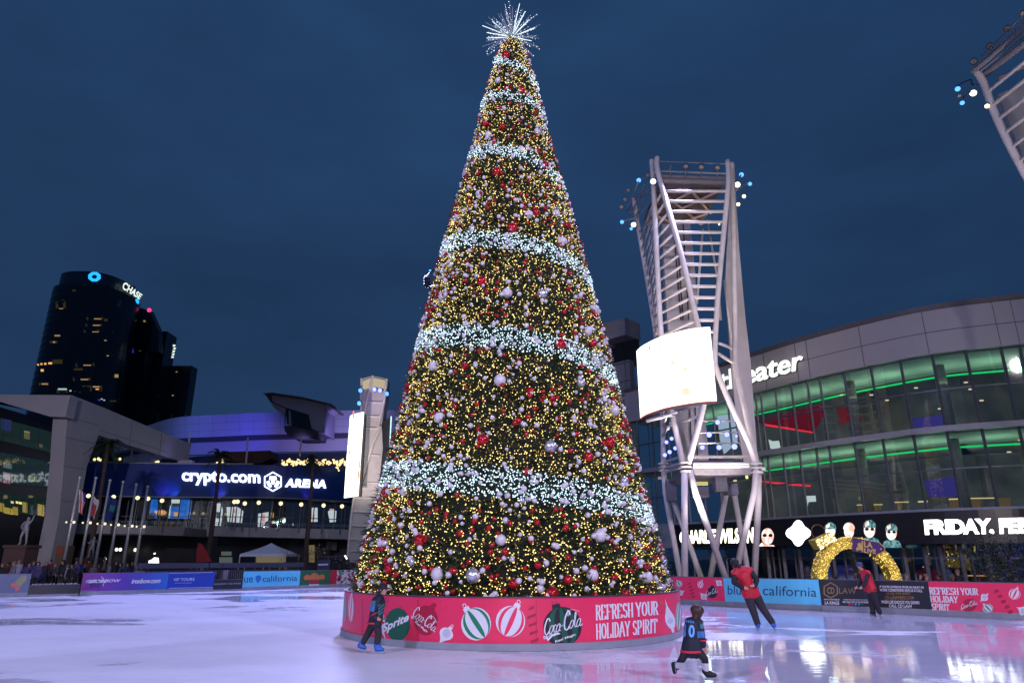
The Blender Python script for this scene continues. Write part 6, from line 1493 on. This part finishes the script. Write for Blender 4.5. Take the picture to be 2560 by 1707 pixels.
# jutting prow
Yp = 124
PU = pbr('prow_metal', (.30, .27, .36), .5, 0, .08, .3)
def pprism(nm, pts, Y, dep, mat): return slab(ab, [at(*Z4(*p), Y) for p in pts], (0, dep, 0), mat, nm)
pprism('prow_side', ((832, 385), (1200, 440), (1530, 515), (1450, 560), (1450, 852), (1345, 818), (1280, 640), (1020, 560), (835, 482)), Yp, 8, PU)
pprism('prow_roof', ((735, 388), (840, 378), (1200, 430), (1545, 512), (1530, 522), (1200, 446), (840, 394), (775, 402)), Yp-1.2, 10, pbr('prow_roof', (.10, .085, .09), .6))
pprism('prow_nose', ((765, 402), (832, 396), (835, 470), (818, 482)), Yp-.6, 3, pbr('prow_nose', (.07, .06, .06), .6))
pprism('prow_soffit', ((818, 484), (1010, 565), (990, 660), (870, 560)), Yp+.6, 2, PU)
pprism('prow_glass', ((1008, 566), (1285, 640), (1290, 800), (1020, 755)), Yp+.4, 3, pbr('prow_glass', (.008, .02, .028), .12))
pprism('prow_column', ((1040, 590), (1062, 594), (1074, 760), (1044, 755)), Yp+.1, .25, pbr('prow_column', (.16, .28, .32), .4))
pprism('prow_column', ((985, 655), (1004, 655), (1002, 755), (985, 752)), Yp+.1, .25, MATS['prow_column'])
pprism('prow_column', ((1278, 650), (1318, 660), (1335, 818), (1310, 805)), Yp+.05, .25, pbr('prow_panel', (.30, .27, .34), .4))
pprism('prow_hull', ((985, 765), (1060, 768), (1330, 826), (1390, 850), (1380, 912), (1220, 918), (1100, 915), (1030, 880), (995, 835)), Yp-.2, 6, pbr('prow_hull', (.035, .035, .05), .5))
# violet and blue wall washers standing at the foot of the arena wall
for x, y, c_, w_ in ((385, 1105, (.02, .16, 1.), 3000), (560, 1128, (.05, .05, 1.), 6500), (515, 1128, (.04, .05, 1.), 3600), (640, 1128, (.16, .10, 1.), 2600), (850, 1125, (.42, .34, 1.), 5200), (760, 1120, (.45, .36, .95), 1800), (900, 1120, (.35, .32, 1.), 3000)):
    p = at(x, y, 122); q = at(x, y-62, 140); spot('wall_washer', p, q, w_, c_, 78, .4)
p = at(455, 1160, 96); spot('wall_washer', p, at(440, 1128, 108), 260, (.20, .12, 1.), 70, .3)
# terrace furniture
m = MB(); m.prism([at(*Z4(*p), 112) for p in ((330, 1075), (820, 1060), (840, 1150), (700, 1215), (250, 1175))], (0, 4, 0)); m.build('terrace_hut', pbr('terrace_brown', (.05, .02, .018), .7), ab)
m = MB()
for x, y0, y1 in ((618, 1093, 1158), (752, 1092, 1140), (472, 1080, 1155), (330, 1112, 1156)): m.tube([at(x+2, y0, 108), at(x-3, y1, 108)], .14, 6)
m.build_each('terrace_mast', M_CLAD, ab)
# sign band
bp0 = [(-63.6, 103.5), (-63.0, 100.6), (-61.68, 99.98), (-57, 100.9), (-52.14, 101.7), (-46.36, 102.2), (-40, 102.3), (-35.2, 103.2), (-30.5, 106.2), (-26.47, 110), (-22, 114.5), (-16, 121)]
bp_s = [(p.x, p.y) for p in cr([(a, b_, 0) for a, b_ in bp0], 4)]
m = MB(); m.wall(bp_s, 10.35, 15.0, .6); m.build('sign_band', pbr('sign_band_blue', (.008, .035, .22), .45, 0, .08, .1), ab)
m = MB(); m.wall(inset(bp_s, -.2), 10.2, 10.34, 1.2); m.wall(inset(bp_s, -.1)[8:26], 15.02, 15.22, 1.0); m.build('ledge', M_GREY, ab)
m = MB(); P, Q = inset(bp_s, .6), inset(bp_s, 12)
for i in range(len(P)-1): m.quad((*P[i], 14.9), (*P[i+1], 14.9), (*Q[i+1], 14.9), (*Q[i], 14.9))
m.build('terrace_deck', M_DARK, ab)
m = MB()
for X0, Y0, X1, Y1 in ((565, 605, 625, 655), (715, 625, 890, 690), (1155, 630, 1215, 690), (1590, 652, 1760, 708), (1770, 650, 1825, 708)):
    m.prism([at(*LB(*p), 104) for p in ((X0, Y0), (X1, Y0), (X1, Y1), (X0, Y1))], (0, 1, 0))
m.build_each('planter_box', pbr('planter_white', (.45, .44, .46), .5), ab)
m = MB()
for X, Y in ((238, 640), (300, 630), (330, 650), (652, 634), (2240, 702), (2330, 690), (2325, 640), (1275, 680), (1245, 690)): m.ball(at(*LB(X, Y), 103.8), .22, 6, 4)
m.build_each('terrace_light', emi('terrace_bulb', (1., .82, .35), 1.6), ab)
BSf = Surf(bp_s); E_SG = emi('arena_sign_white', (.97, 1., 1.), 2.4)
m = MB(); text_print(m, BSf, 'crypto.com', [(456, 1211.5), (651, 1217.5), (651, 1181), (456, 1176)], .12, 0, .02, 0, .12); m.build('sign_lettering', E_SG, ab)
m = MB(); text_print(m, BSf, 'ARENA', [Z3(776, 550), Z3(1152, 562), Z3(1146, 486), Z3(776, 472)], .12, 0, .05, .22, .12, 1.15); m.build('sign_lettering', E_SG, ab)
m = MB(); c = Z3(669, 502); hx = [(c[0] + 23.2*cos(radians(30+60*k_)) - .06*0, c[1] + 23.4*sin(radians(30+60*k_))) for k_ in range(7)]
stroke(m, BSf, hx, 3.0, .2)
for q in ([(640, 452), (698, 452), (704, 486), (634, 486)], [(652, 490), (690, 490), (684, 520), (670, 530), (656, 520)], [(612, 500), (634, 492), (648, 520), (660, 548), (640, 556), (616, 530)], [(728, 500), (706, 492), (692, 520), (680, 548), (700, 556), (724, 530)]): poly_print(m, BSf, zz(Z3, q), .2)
m.build('emblem', E_SG, ab)
for x, y, c_, w_ in ((432, 1240, (.05, .24, 1.), 170), (406, 1238, (.16, .10, 1.), 110), (552, 1242, (.35, .45, 1.), 60), (770, 1245, (.16, .10, 1.), 70), (545, 1244, (.16, .10, 1.), 90)):
    q = BSf.hit(x, y-16); p = BSf.hit(x, y+1, 1.6); p.z = 10.6; spot('wall_washer', p, q, w_, c_, 75, .2)
# glazed concourse under the band
gp = inset(bp_s, 3.0)
m = MB()
for a, b_ in zip(gp[:-1], gp[1:]): m.quad((*a, 4.6), (*b_, 4.6), (*b_, 10.3), (*a, 10.3))
m.build('concourse_glass', glassm('concourse_glass', (.8, .85, .85), .22), ab)
m = MB(); m.wall(inset(bp_s, 9), -.5, 10.3, .5)
for zf in (4.55, 10.25):
    P, Q = inset(bp_s, .2), inset(bp_s, 9)
    for i in range(len(P)-1): m.quad((*P[i], zf), (*P[i+1], zf), (*Q[i+1], zf), (*Q[i], zf))
m.build('concourse_interior', pbr('concourse_dark', (.035, .035, .04), .7, 0, .4, .4), ab)
m = MB(); gS = Surf(gp)
for x in range(290, 900, 26):
    h = gS.hit(x, 1290); m.box((h.x-.07, h.y-.1, 4.6), (h.x+.07, h.y+.02, 10.2))
m.wall(inset(gp, -.12), 7.6, 7.72, .1); m.build('concourse_frame', pbr('concourse_metal', (.16, .17, .18), .45, .3), ab)
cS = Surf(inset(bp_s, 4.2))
SW = [emi('reflected_cool_white', (.85, .95, 1.), .85), emi('reflected_blue', (.01, .17, .75), .8), emi('reflected_rose', (1., .45, .45), .8), emi('reflected_dark', (.12, .13, .16), .3), emi('reflected_amber', (1., .45, .08), .8)]
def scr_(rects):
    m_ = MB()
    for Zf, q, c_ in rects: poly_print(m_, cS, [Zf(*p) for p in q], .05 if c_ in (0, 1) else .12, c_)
    m_.build('reflected_display', SW, ab)  # glowing panels stand in for LED displays reflected in the concourse glass
R_ = lambda x0, y0, x1, y1: ((x0, y0), (x1, y0), (x1, y1), (x0, y1))
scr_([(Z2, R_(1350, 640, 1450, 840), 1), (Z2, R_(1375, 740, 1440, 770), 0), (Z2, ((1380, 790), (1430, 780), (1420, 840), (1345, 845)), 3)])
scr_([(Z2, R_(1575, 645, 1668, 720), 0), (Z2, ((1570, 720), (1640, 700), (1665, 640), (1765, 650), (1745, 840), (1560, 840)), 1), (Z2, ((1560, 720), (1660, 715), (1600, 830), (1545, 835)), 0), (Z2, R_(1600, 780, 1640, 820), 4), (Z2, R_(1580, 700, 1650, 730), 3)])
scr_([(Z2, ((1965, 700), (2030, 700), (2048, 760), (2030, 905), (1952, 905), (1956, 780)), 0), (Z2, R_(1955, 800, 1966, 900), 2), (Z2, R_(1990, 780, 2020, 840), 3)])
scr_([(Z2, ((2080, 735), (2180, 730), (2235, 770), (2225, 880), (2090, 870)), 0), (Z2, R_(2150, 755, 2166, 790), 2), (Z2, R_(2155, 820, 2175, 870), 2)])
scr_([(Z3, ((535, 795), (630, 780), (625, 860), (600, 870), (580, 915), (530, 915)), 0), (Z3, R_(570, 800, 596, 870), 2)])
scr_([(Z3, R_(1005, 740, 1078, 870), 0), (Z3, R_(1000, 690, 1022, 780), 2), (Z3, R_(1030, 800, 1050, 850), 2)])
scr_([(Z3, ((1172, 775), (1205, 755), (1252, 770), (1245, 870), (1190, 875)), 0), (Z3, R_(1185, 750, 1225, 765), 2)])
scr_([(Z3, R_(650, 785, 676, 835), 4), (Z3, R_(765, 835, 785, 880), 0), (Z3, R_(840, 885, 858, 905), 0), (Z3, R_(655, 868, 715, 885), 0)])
m = MB(); m.ball(cS.hit(*Z2(1480, 785)), .75, 12, 7, 0, (1, 1, .5)); m.build('bowl_lamp', emi('bowl_amber', (1., .42, .08), .8), ab)
# balconies
def strip(nm, pts, Y, dep, mat): return slab(ab, [at(*p, Y) for p in pts], (0, dep, 0), mat, nm)
M_BAL = pbr('balcony_panel', (.36, .345, .36), .55, 0, .08, .3)
strip('balcony', ((82, 1304), (362, 1312), (362, 1335), (93, 1331)), 88, 8, M_BAL); strip('balcony', ((362.2, 1314), (462, 1318), (458, 1339), (362.2, 1335.5)), 90, 8, pbr('balcony_dark', (.15, .14, .16), .6)); strip('balcony', ((517, 1316), (700, 1319), (873, 1323), (905, 1325), (905, 1348), (873, 1347.5), (517, 1339)), 92, 8, M_BAL)
m = MB()
for x0, x1, Y in ((100, 462, 90), (480, 905, 93)):
    for y in (1298, 1302): m.tube([at(x0, y + (x0-100)*.018, Y), at(x1, y + (x1-100)*.018, Y)], .035, 5)
    for x in range(x0, x1, 22): m.tube([at(x, 1296 + (x-100)*.018, Y), at(x-.5, 1312 + (x-100)*.018, Y)], .035, 5)
m.build('balcony_rail', M_GREY, ab)
strip('ground_floor_wall', ((-80, 1330), (905, 1342), (905, 1420), (-80, 1420)), 99, 2, pbr('ground_dark', (.018, .02, .028), .4, 0, .4, .3))
m = MB()
for x0, y0, x1, y1, c_ in ((548, 1392, 580, 1408, 0), (640, 1390, 712, 1406, 1), (772, 1362, 786, 1405, 1), (553, 1378, 578, 1388, 0)):
    m.prism([at(x, y, 98.8) for x, y in ((x0, y0), (x1, y0), (x1, y1), (x0, y1))], (0, .1, 0), c_)
m.build_each('shop_window', [emi('shop_dim', (.35, .42, .40), .22), emi('shop_warm', (.6, .48, .25), .25)], ab)
m = MB()
for X, Y in ((1070, 1124), (1104, 1124), (1242, 1127), (962, 1212)): m.ball(at(*Z2(X, Y), 97.5), .24, 6, 4)
m.build_each('soffit_light', emi('soffit_bulb', (1., .93, .75), 1.8), ab)
m = MB()
for x in (816, 842): pass
m.prism([at(x, y, 97) for x, y in ((816, 1352), (842, 1354), (841, 1375), (815, 1374))], (0, .2, 0)); m.build('notice_frame', pbr('notice_grey', (.20, .19, .22), .6), ab)
# warm string lights on the terrace
pts = []
for k_ in range(210):
    X = r3.uniform(965, 1730); Y = 1155 + abs(sin(X*.03))*30 + r3.uniform(0, 55)
    if 1270 < X < 1350 or 1540 < X < 1560: continue
    if 1560 < X < 1640 and r3.random() < .5: Y += r3.uniform(30, 90)
    pts.append(tuple(at(*Z4(X, Y), 107 + r3.uniform(0, 2))))
V, Fx = many(OCT_V, OCT_F, pts, rng.uniform(.11, .19, len(pts)))
tag(mesh_np('string_lights', V, Fx, emi('string_bulb', (1., .74, .30), 1.9, False)), 'curtain of warm string lights on the terrace above the blue arena sign', 'string lights', kind='stuff')

# ================================================================ street furniture of the plaza, left
E_GLOBE = emi('globe_warm', (1., .84, .48), 1.5); M_POST = pbr('lamp_post', (.10, .10, .11), .5, .4)
lp0 = None
for n_, (x, y) in enumerate(((155, 1237), (221, 1239), (284, 1241.5), (344, 1244), (370, 1246), (405, 1251), (586, 1254), (594, 1253.5), (612, 1258), (647, 1256), (702, 1258), (753, 1260.5), (809, 1263), (855, 1265), (18, 1236), (66, 1235))):
    p = at(x, y, 87.5); lab = 'globe lamp on a thin post on the balconies in front of the arena'
    if lp0 is None:
        lp0 = thing('globe_lamp', lab, 'street lamp', (p.x, 87.5, p.z), 'globe lamps on the balconies')
        m = MB(); m.tube([(p.x, 87.5, p.z-3.4), (p.x, 87.5, p.z-.28)], [.09, .06], 8); m.build('post', M_POST, lp0)
        m = MB(); m.ball(p, .25, 12, 8); m.build('globe', E_GLOBE, lp0, True)
    else: copy_thing(lp0, p, lab)
fpx = [((201, 1197), (160, 1393)), ((240, 1198), (203, 1393)), ((277, 1204), (240, 1398)), ((309, 1208), (276, 1397)), ((344, 1214), (310, 1403)), ((370, 1220), (344, 1402))]
M_POLE = pbr('aluminium_pole', (.62, .59, .57), .35, .4)
for n_, (tp, bt) in enumerate(fpx):
    a = at(*tp, 62); q = at(*bt, 62); base = Vector(((a.x + q.x)/2, 62, -.5))
    f_ = thing('flagpole', ('tall flagpole flying a striped flag, leftmost of the six', 'flagpole with a red and white flag, second from the left', 'flagpole with a dark blue flag, third from the left', 'bare flagpole, fourth from the left', 'bare flagpole, second from the right', 'rightmost of the six flagpoles')[n_], 'flagpole', base, 'flagpoles in front of the arena')
    x_ = at((tp[0]*.5+bt[0]*.5), 1295, 62).x
    m = MB(); m.tube([(x_, 62, -.5), (x_, 62, a.z*.5), (x_, 62, a.z)], [.13, .12, .075], 10); m.build('pole', M_POLE, f_, True)
    m = MB(); m.ball((x_, 62, a.z+.12), .13, 8, 6); m.build('finial', M_POLE, f_)
    yl = (1305, 1306.5, 1309, 1311.5, 1314.5, 1316)[n_]; zl = at(x_*0+tp[0], yl, 62).z
    m = MB(); m.tube([(x_-.35, 61.9, zl), (x_+.35, 61.9, zl)], .04, 6); m.build('lamp_bracket', M_DARK, f_)
    for sx in (-.32, .34):
        m = MB(); m.ball((x_+sx, 61.8, zl), .12 if sx > 0 else .08, 8, 5); m.build('pole_lamp', emi('pole_lamp', (1., .9, .6), 1.3), f_)
    if n_ < 3:
        top = a.z - (.9, 1.5, 1.2)[n_]; hgt = (1.9, 1.6, 2.0)[n_]; wd_ = (.62, .5, .8)[n_]
        fl = MB(); nu, nv = 8, 12
        for i in range(nu):
            for j in range(nv):
                def P_(u_, v_): return (x_ + .12 + u_*wd_*(1 + .15*sin(v_*5)) + v_*.25*(n_ == 0), 62 + .10*sin(u_*9 + v_*3), top - v_*hgt - u_*.35)
                c_ = (0 if (i % 2) else 1) if n_ == 0 else (0 if j > 3 and i < 5 else 1) if n_ == 1 else (2 if not (4 <= j <= 6 and 3 <= i <= 5) else 3)
                if n_ == 0 and j < 5 and i > 4: c_ = 2
                fl.quad(P_(i/nu, j/nv), P_((i+1)/nu, j/nv), P_((i+1)/nu, (j+1)/nv), P_(i/nu, (j+1)/nv), c_)
        o = fl.build('flag', [pbr('flag_red', (.50, .05, .07), .7), pbr('flag_white', (.60, .56, .58), .7), pbr('flag_blue', (.02, .04, .22), .7), pbr('flag_teal', (.03, .28, .24), .7)], None, True)
        tag(o, ('limp red and white striped flag on the leftmost flagpole', 'limp red and white flag on the second flagpole', 'limp dark blue flag with a pale emblem on the third flagpole')[n_], 'flag', 'flags on the flagpoles')
# palms
def palm(x_top, y_top, y_bot, Y, r_, label):
    c_ = at(x_top, y_top, Y); g_ = Vector((c_.x, Y, -.5)); p_ = thing('palm_tree', label, 'palm tree', g_, 'palms in front of the arena')
    m = MB(); m.tube(cr([g_, Vector((c_.x+.1, Y, c_.z*.5)), c_], 6), [.28]*7 + [.2]*6, 10); m.build('trunk', pbr('palm_bark', (.075, .045, .035), .85, 0, .3, 3), p_)
    m = MB(); q_ = random.Random(int(x_top))
    for k_ in range(46):
        a = q_.uniform(0, 2*pi); el = q_.uniform(-.75, 1.25); L_ = r_*q_.uniform(.75, 1.1); dv = Vector((cos(a)*cos(el), sin(a)*cos(el), sin(el)))
        pts_ = [c_ + dv*L_*t_ + Vector((0, 0, -.55*L_*t_*t_)) for t_ in np.linspace(.05, 1, 8)]
        sd_ = dv.cross(Vector((0, 0, 1))); sd_ = (sd_ if sd_.length > .05 else Vector((1, 0, 0))).normalized()
        for i in range(7):
            d_ = (pts_[i+1]-pts_[i]).normalized()
            for s_ in (-1, 1):
                for h_ in (0, .5):
                    b0 = pts_[i].lerp(pts_[i+1], h_); tp_ = b0 + (sd_*s_*.8 + d_*.9 + Vector((0, 0, -.25))).normalized()*L_*.24
                    m.add([b0 - d_*.03, b0 + d_*.08, tp_], [(0, 1, 2)])
    m.build('crown', pbr('palm_leaf', (.035, .05, .022), .6, 0, .4, 2), p_)
palm(271, 1112, 1395, 80, 2.3, 'palm tree with a wide crown over the left end of the blue sign band')
palm(551, 1140, 1395, 82, 2.0, 'palm tree in front of the middle of the blue sign band')
palm(783, 1152, 1395, 84, 1.7, 'palm tree by the right end of the blue sign band')
# white tent
tn = thing('canopy_tent', 'white pointed canopy tent in front of the arena', 'tent', (-23, 66, -.5), None)
pk = at(679, 1356, 66); hw_ = 1.95; ez = at(679, 1384, 64).z
m = MB(); n8 = 10
ring_ = lambda t_: [(pk.x + sx*hw_*t_, 66 + sy*hw_*t_, pk.z + (ez-pk.z)*(t_**.8)) for sx, sy in ((-1.05, -1), (1.05, -1), (1.05, 1), (-1.05, 1))]
for i in range(8):
    a, b_ = ring_(max(i/8, .01)), ring_((i+1)/8)
    for k_ in range(4): m.quad(a[k_], a[(k_+1) % 4], b_[(k_+1) % 4], b_[k_])
b_ = ring_(1)
for k_ in range(4): p, q = Vector(b_[k_]), Vector(b_[(k_+1) % 4]); m.quad(p, q, q - Vector((0, 0, .22)), p - Vector((0, 0, .22)))
m.build('canopy', pbr('tent_fabric', (.55, .57, .64), .7, 0, .05), tn)
for k_ in range(4): m = MB(); m.tube([Vector(b_[k_]) - Vector((0, 0, .05)), (b_[k_][0], b_[k_][1], -.5)], .05, 6); m.build('leg', M_WHITE, tn)
# two statues on plinths
def statue(label, x, ytop, ybot, Y, mat, raise_, plinth):
    b0 = at(x, ybot, Y); hgt = at(x, ytop, Y).z - b0.z; s_ = hgt/(1.95 if raise_ else 1.75); r_ = thing('statue', label, 'statue', (b0.x, Y, -.5))
    J = dict(head=(.02, 0, 1.62), neck=(0, 0, 1.46), chest=(0, 0, 1.26), pelvis=(-.03, 0, .94), shL=(-.19, 0, 1.41), shR=(.19, 0, 1.41), elL=(-.28, -.08, 1.16), elR=(.30, 0, 1.60) if raise_ else (.34, -.1, 1.22), wrL=(-.14, -.22, 1.02) if raise_ else (-.42, -.2, 1.3), wrR=(.36, 0, 1.85) if raise_ else (.42, -.25, 1.40),
             hipL=(-.12, 0, .9), hipR=(.07, 0, .9), knL=(-.16, -.1, .5), knR=(.14, 0, .48), anL=(-.2, 0, .09), anR=(.16, .05, .09), toeL=(-.24, -.12, .03), toeR=(.2, -.1, .03))
    J = {k_: Vector(v_)*s_ for k_, v_ in J.items()}; o0 = Vector((0, 0, b0.z + .5))
    def fill(m_):
        rcone(m_, J['neck'], .06*s_, J['head'], .1*s_); rcone(m_, J['head'], .105*s_, J['head'] + Vector((0, 0, .05*s_)), .1*s_); torso(m_, J, s_, 1.15); sleeves(m_, J, s_, 1.0, 1.); legs(m_, J, s_, 1.05, 1.)
        for q in 'LR': rcone(m_, J['an'+q], .06*s_, J['toe'+q], .05*s_); hand(m_, J['wr'+q], J['wr'+q]-J['el'+q], Vector((0, -1, 0)), s_)
        if not raise_: rcone(m_, J['wrL'] + Vector((-.2, 0, .8))*s_, .022*s_, J['wrR'] + Vector((.15, -.1, -1.0))*s_, .022*s_)
        for v_ in range(len(m_.v)): m_.v[v_] = tuple(Vector(m_.v[v_]) + o0)
    blob('figure', fill, .04, mat, r_)
    m = MB(); w_ = plinth[0]; m.box((b0.x-w_, Y-.9, -.5), (b0.x+w_, Y+.9, b0.z-.25)); m.box((b0.x-w_-.12, Y-1.02, b0.z-.249), (b0.x+w_+.12, Y+1.02, b0.z)); m.build('plinth', plinth[1], r_)
statue('pale statue of a player with one arm raised on a brown plinth', 57, 1284, 1362, 64, pbr('statue_pale', (.28, .27, .30), .5, .1), True, (.95, pbr('plinth_brown', (.10, .055, .05), .6)))
statue('pale statue of a hockey player holding a stick behind the flagpoles', 227, 1341, 1393, 65, pbr('statue_grey', (.32, .31, .34), .5, .1), False, (.7, MATS['plinth_brown']))
# small signs and stalls
sg1 = thing('feather_banner', 'red pointed feather banner left of the white tent', 'banner', at(508, 1405, 68) - Vector((0, 0, .2)))
m = MB(); m.prism([at(x, y, 68) for x, y in ((497, 1357), (503, 1358), (515, 1375), (528, 1403), (490, 1405), (492, 1375))], (0, .05, 0)); m.build('cloth', pbr('banner_red', (.30, .012, .02), .6), sg1); m = MB(); m.tube([at(494, 1357, 68.1), (at(492, 1400, 68.1).x, 68.1, -.5)], .04, 6); m.build('pole', M_DARK, sg1)
sg2 = thing('lit_sign', 'small glowing white sign above the crowd near the flagpoles', 'sign', at(385, 1412, 60))
m = MB(); m.prism([at(*Z2(*p), 60) for p in ((1365, 1225), (1392, 1215), (1415, 1195), (1450, 1200), (1456, 1255), (1410, 1262), (1392, 1245), (1362, 1250))], (0, .1, 0)); m.prism([at(*Z2(*p), 60) for p in ((1408, 1158), (1424, 1152), (1422, 1166), (1410, 1168))], (0, .1, 0)); m.build('sign_face', emi('lit_sign_white', (1., .97, .97), 1.8), sg2); p = at(385, 1412, 60.2); m = MB(); m.box((p.x-.06, 60.1, -.5), (p.x+.06, 60.2, p.z+.3)); m.build('post', M_DARK, sg2)
ks = thing('kiosk', 'terracotta kiosk panel between the pale statue and the flagpoles', 'kiosk', at(150, 1402, 66)); m = MB(); p, q = at(136, 1402, 66), at(163, 1363, 66); m.box((p.x, 66, -.5), (q.x, 67.5, q.z)); m.build('cabin', pbr('kiosk_tan', (.15, .09, .06), .7), ks); m = MB(); m.prism([at(x, y, 65.95) for x, y in ((140, 1372), (148, 1367), (158, 1374), (154, 1382), (142, 1384))], (0, .03, 0)); m.build('poster', pbr('kiosk_orange', (.35, .06, .02), .6), ks)
# control desk with a rig right of the tent
cd = thing('camera_crane', 'dark broadcast desk with a crane boom just left of the big tree', 'camera crane', at(840, 1420, 50) - Vector((0, 0, .5)))
m = MB()
for a, b_ in (((800, 1392), (860, 1390)), ((800, 1404), (866, 1408)), ((866, 1390), (882, 1425)), ((862, 1386), (874, 1418)), ((846, 1388), (850, 1420)), ((810, 1390), (812, 1425)), ((828, 1388), (832, 1425))): m.tube([at(*a, 50), at(*b_, 50)], .07, 6)
for x, y in ((820, 1398), (838, 1396), (852, 1400), (866, 1408)): p = at(x, y, 49.8); m.ball(p, .16, 8, 5)
m.build('boom', M_DARK, cd); p, q = at(792, 1424, 49.5), at(826, 1399, 49.5); m = MB(); m.box((p.x, 49.5, -.5), (q.x, 50.6, q.z)); m.build('desk', pbr('desk_navy', (.012, .02, .07), .5), cd)
m = MB(); m.prism([at(x, y, 49.4) for x, y in ((860, 1388), (864, 1387), (869, 1396), (866, 1398))], (0, .03, 0)); m.build('lamp', emi('desk_lamp', (.95, .98, 1.), 2.), cd); m = MB(); 
m.prism([at(x, y, 49.44) for x, y in ((796, 1409), (820, 1408), (820, 1412), (796, 1413))], (0, .03, 0)); m.build('small_print', M_PLAV, cd)
# metal crowd barrier behind the left boards
for x0, x1, lab in ((360, 540, 'left stretch of grey bar fence behind the rink boards, below the flagpoles'), (542, 790, 'right stretch of grey bar fence behind the rink boards, below the tent')):
    P = inset(LSURF.clip(x0, x1, 1440), 1.4); br = thing('bar_fence', lab, 'fence', (P[0][0], P[0][1], -.5), 'bar fences behind the rink boards')
    m = MB(); m.wall(P, 1.22, 1.5, .12); m.build('top_rail', pbr('fence_rail', (.05, .055, .10), .5), br)
    m = MB(); fs = Surf(P)
    for x in np.arange(x0+2, x1-2, 5.2): h = fs.hit(x, 1440); m.box((h.x-.022, h.y-.02, -.5), (h.x+.022, h.y+.02, 1.22))
    m.build('bar', M_DARK, br)
    m = MB(); m.wall(inset(P, .5), -.5, 1.1, .04); m.build('backing_sheet', pbr('fence_sheet', (.22, .20, .25), .6), br)
# leafy trees
def leafy(label, x, ytop, ybot, Y, wd_, n_, mat, seed):
    q_ = random.Random(seed); t0 = at(x, ytop, Y); g_ = Vector((at(x, 1420, Y).x, Y, -.5)); t_ = thing('leafy_tree', label, 'tree', g_)
    H_ = t0.z + .5; m = MB(); top = g_ + Vector((0, 0, H_*.75)); m.tube([g_, g_ + Vector((.05, 0, H_*.4)), top], [.075, .055, .02], 8); ends = []
    for k_ in range(16):
        a = q_.uniform(0, 2*pi); s_ = g_ + Vector((0, 0, H_*q_.uniform(.3, .7))); e_ = s_ + Vector((cos(a)*wd_*q_.uniform(.4, .9), sin(a)*wd_*q_.uniform(.4, .9), H_*q_.uniform(.08, .28))); m.tube([s_, s_.lerp(e_, .5) + Vector((0, 0, .1)), e_], [.025, .015, .008], 6); ends += [e_, s_.lerp(e_, .6)]
    m.build('trunk', MATS['bark'], t_); m = MB()
    for k_ in range(n_):
        c_ = q_.choice(ends) + Vector((q_.gauss(0, .34), q_.gauss(0, .34), q_.gauss(0, .30))); d_ = Vector((q_.gauss(0, 1), q_.gauss(0, 1), q_.gauss(0, 1))).normalized(); s_ = d_.cross(Vector((q_.gauss(0, 1), q_.gauss(0, 1), q_.gauss(0, 1)))).normalized(); L_ = q_.uniform(.05, .12)
        m.quad(c_, c_ + d_*L_*.5 + s_*L_*.22, c_ + d_*L_, c_ + d_*L_*.5 - s_*L_*.22)
    m.build('crown', mat, t_); return t_, ends
M_LEAF = pbr('olive_leaf', (.05, .065, .045), .6, 0, .5, 3)
lt, ends = leafy('sparse olive tree with small blue lights behind the red board at the right edge', 2525, 1335, 1420, 28, 1.2, 4200, M_LEAF, 4)
bl = [tuple(at(r3.gauss(2530, 36), r3.uniform(1345, 1450), 27.6 + r3.random())) for k_ in range(170)]
V, Fx = many(OCT_V, OCT_F, bl, rng.uniform(.008, .016, len(bl))); o = mesh_np('blue_bulb', V, Fx, emi('blue_bulb', (.08, .08, 1.), 1.1, False), lt); o['kind'] = 'stuff'
leafy('small dark tree between the white tent and the big Christmas tree', 742, 1336, 1420, 62, 1.7, 1600, pbr('dark_leaf', (.03, .028, .022), .7, 0, .4, 3), 9)
# any spare figure that found no place stays out of the scene
for i_, (nm_, p_) in enumerate(protos):
    if not used[i_]:
        for c_ in list(p_.children_recursive): bpy.data.objects.remove(c_)
        bpy.data.objects.remove(p_)
